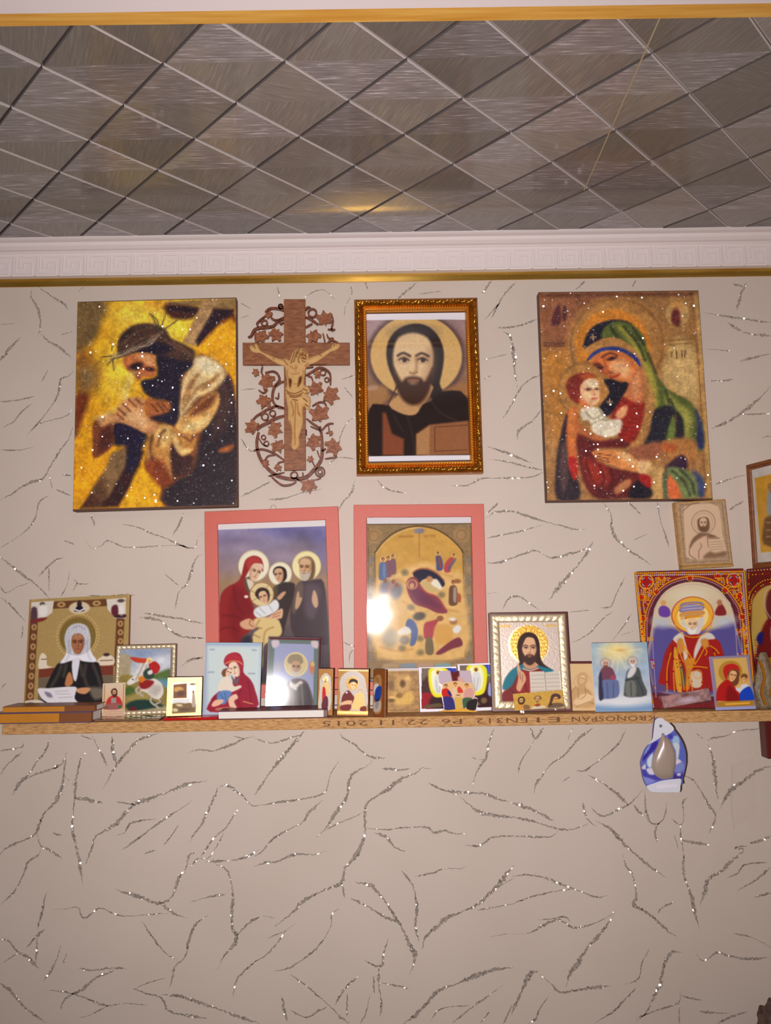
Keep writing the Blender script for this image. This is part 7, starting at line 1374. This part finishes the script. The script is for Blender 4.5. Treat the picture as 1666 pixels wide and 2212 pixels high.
for c, p_ in (((56, 40, 140), '460,880 620,790 560,980 420,1110 350,1200 260,1300 270,1180 380,1000'), ((120, 140, 200), '340,980 450,870 400,1010 290,1150'), ((150, 176, 206), '960,680 1080,640 1130,720 1130,820 1000,820 930,740'), ((70, 62, 160), '850,640 960,620 980,720 900,740'), ((190, 196, 202), '960,820 1130,830 1130,1000 1100,1200 1050,1180 1040,1000'), ((86, 100, 176), '1140,850 1230,900 1280,1100 1270,1230 1150,1200 1170,1000'), ((206, 196, 206), '1060,1190 1190,1260 1080,1340 1040,1340'), ((120, 128, 190), '1040,1350 1230,1280 1240,1450 1100,1520 1010,1490'), ((62, 50, 130), '1010,1560 1140,1520 1220,1560 1180,1670 980,1680'), ((190, 196, 222), '1070,1550 1160,1530 1150,1600 1080,1600'), ((206, 200, 214), '340,1480 480,1450 540,1590 420,1600'), ((196, 206, 220), '360,1250 500,1080 480,1250 460,1440 370,1400'), ((74, 66, 158), '240,1480 330,1510 400,1620 560,1610 720,1690 560,1740 270,1660'), ((128, 132, 200), '270,1660 560,1740 360,1840 300,1760'), ((206, 196, 206), '225,1450 320,1350 320,1480 250,1480')):
    A.p(c, p_, 20, 2)
A.build('printed_face', -it.w/2, it.w/2, 0, it.h, .0004, M['gloss_print'], it.root, keep=lx(OUT))
wp = plain('white_plastic', (208, 206, 214), .35)
link('hanging_cap', prism(LQ('560,270 640,225 730,238 790,295 870,340 1000,505 800,650 760,600 700,610 670,700 380,870 350,870 480,740 505,600 530,380'), -.0014, .0004, .0004), wp, it.root)
link('base_cap', prism(LQ('345,1860 520,1790 720,1725 1000,1690 1165,1690 1150,1850 1130,2000 1000,2010 520,2005 400,1960'), -.0014, .0064, .0005), wp, it.root)
link('label_plate', prism([it.loc(*K(p)) for p in lx('590,1825 1060,1805 1050,1880 585,1915')], -.0019, -.0013), plain('pale_label', (222, 212, 222), .4), it.root)
a = np.linspace(0, 2*math.pi, 13)[:-1]
link('pin', prism([it.loc(*K((672+38*math.cos(k), 418+38*math.sin(k)))) for k in a], -.0024, -.0012), plain('grey_pin', (120, 112, 116), .3), it.root)
TD = catmull(np.array(lx('735,610 780,660 900,760 990,930 1040,1120 1045,1330 1000,1560 960,1660 720,1690 560,1600 480,1440 475,1250 540,1050 640,820 690,680')), 3, True)
c_ = TD.mean(0); V = []; F = []; n_ = len(TD); R_ = 6
for j in range(R_+1):
    k = 1-j/R_*.92
    for p_ in TD:
        x, z = it.loc(*K(tuple(c_+(p_-c_)*k))); V.append((x, .0003-.0085*math.sqrt(1-k*k), z))
for j in range(R_):
    for i in range(n_): F.append((j*n_+i, j*n_+(i+1) % n_, (j+1)*n_+(i+1) % n_, (j+1)*n_+i))
F.append(tuple(R_*n_+i for i in range(n_)))
link('teardrop', pydata(V, F, True), plain('beige_gel', (160, 140, 126), .3, coat=.25), it.root)

# ---- clear tape patch on the wallpaper, and the dark lump in the corner
K = crop(1106, 1540, 1666, 2212)
pts = [K(p) for p in lx('1415,332 1480,305 1556,284 1572,640 1500,690 1428,745 1410,600')]
P = [at(*p, -.0012) for p in pts]; o0 = P[5].copy()
tp = empty('tape_patch', Matrix.Translation((o0.x, -.0012, o0.z)), 'patch of clear sticky tape on the wallpaper right of the air freshener', 'tape')
link('tape_film', prism([(p.x-o0.x, p.z-o0.z) for p in P], -.0002, .0004), pane_mat('clear_tape', .7, .3), tp)
link('folded_tape_edge', ribbon([(P[0].x-o0.x, P[0].z-o0.z), (P[6].x-o0.x, P[6].z-o0.z), (0, 0)], .004, -.0008, -.0003, .8), pane_mat('creased_tape', 1.5, .4), tp)
b0 = at(1664, 2200, -.06)
lump = empty('cloth_bundle', Matrix.Translation((b0.x+.012, -.06, b0.z-.10)), 'dark brown mottled bundle peeping in at the lower right corner', 'bundle')
bm = bmesh.new(); bmesh.ops.create_icosphere(bm, subdivisions=4, radius=1)
for v in bm.verts:
    c = v.co.copy(); k = 1+.10*math.sin(c.x*9+c.z*5)*math.sin(c.y*7+1)+.06*math.sin(c.z*17+c.x*11)
    v.co = Vector((c.x*.034*k, c.y*.045*k, .062+c.z*.062*k))
for f in bm.faces: f.smooth = True
me = bpy.data.meshes.new('m'); bm.to_mesh(me); bm.free()
link('bundle_body', me, plain('brown_mottled_fur', (96, 74, 62), .8, bump=1.0, bscale=90, var=.6), lump)
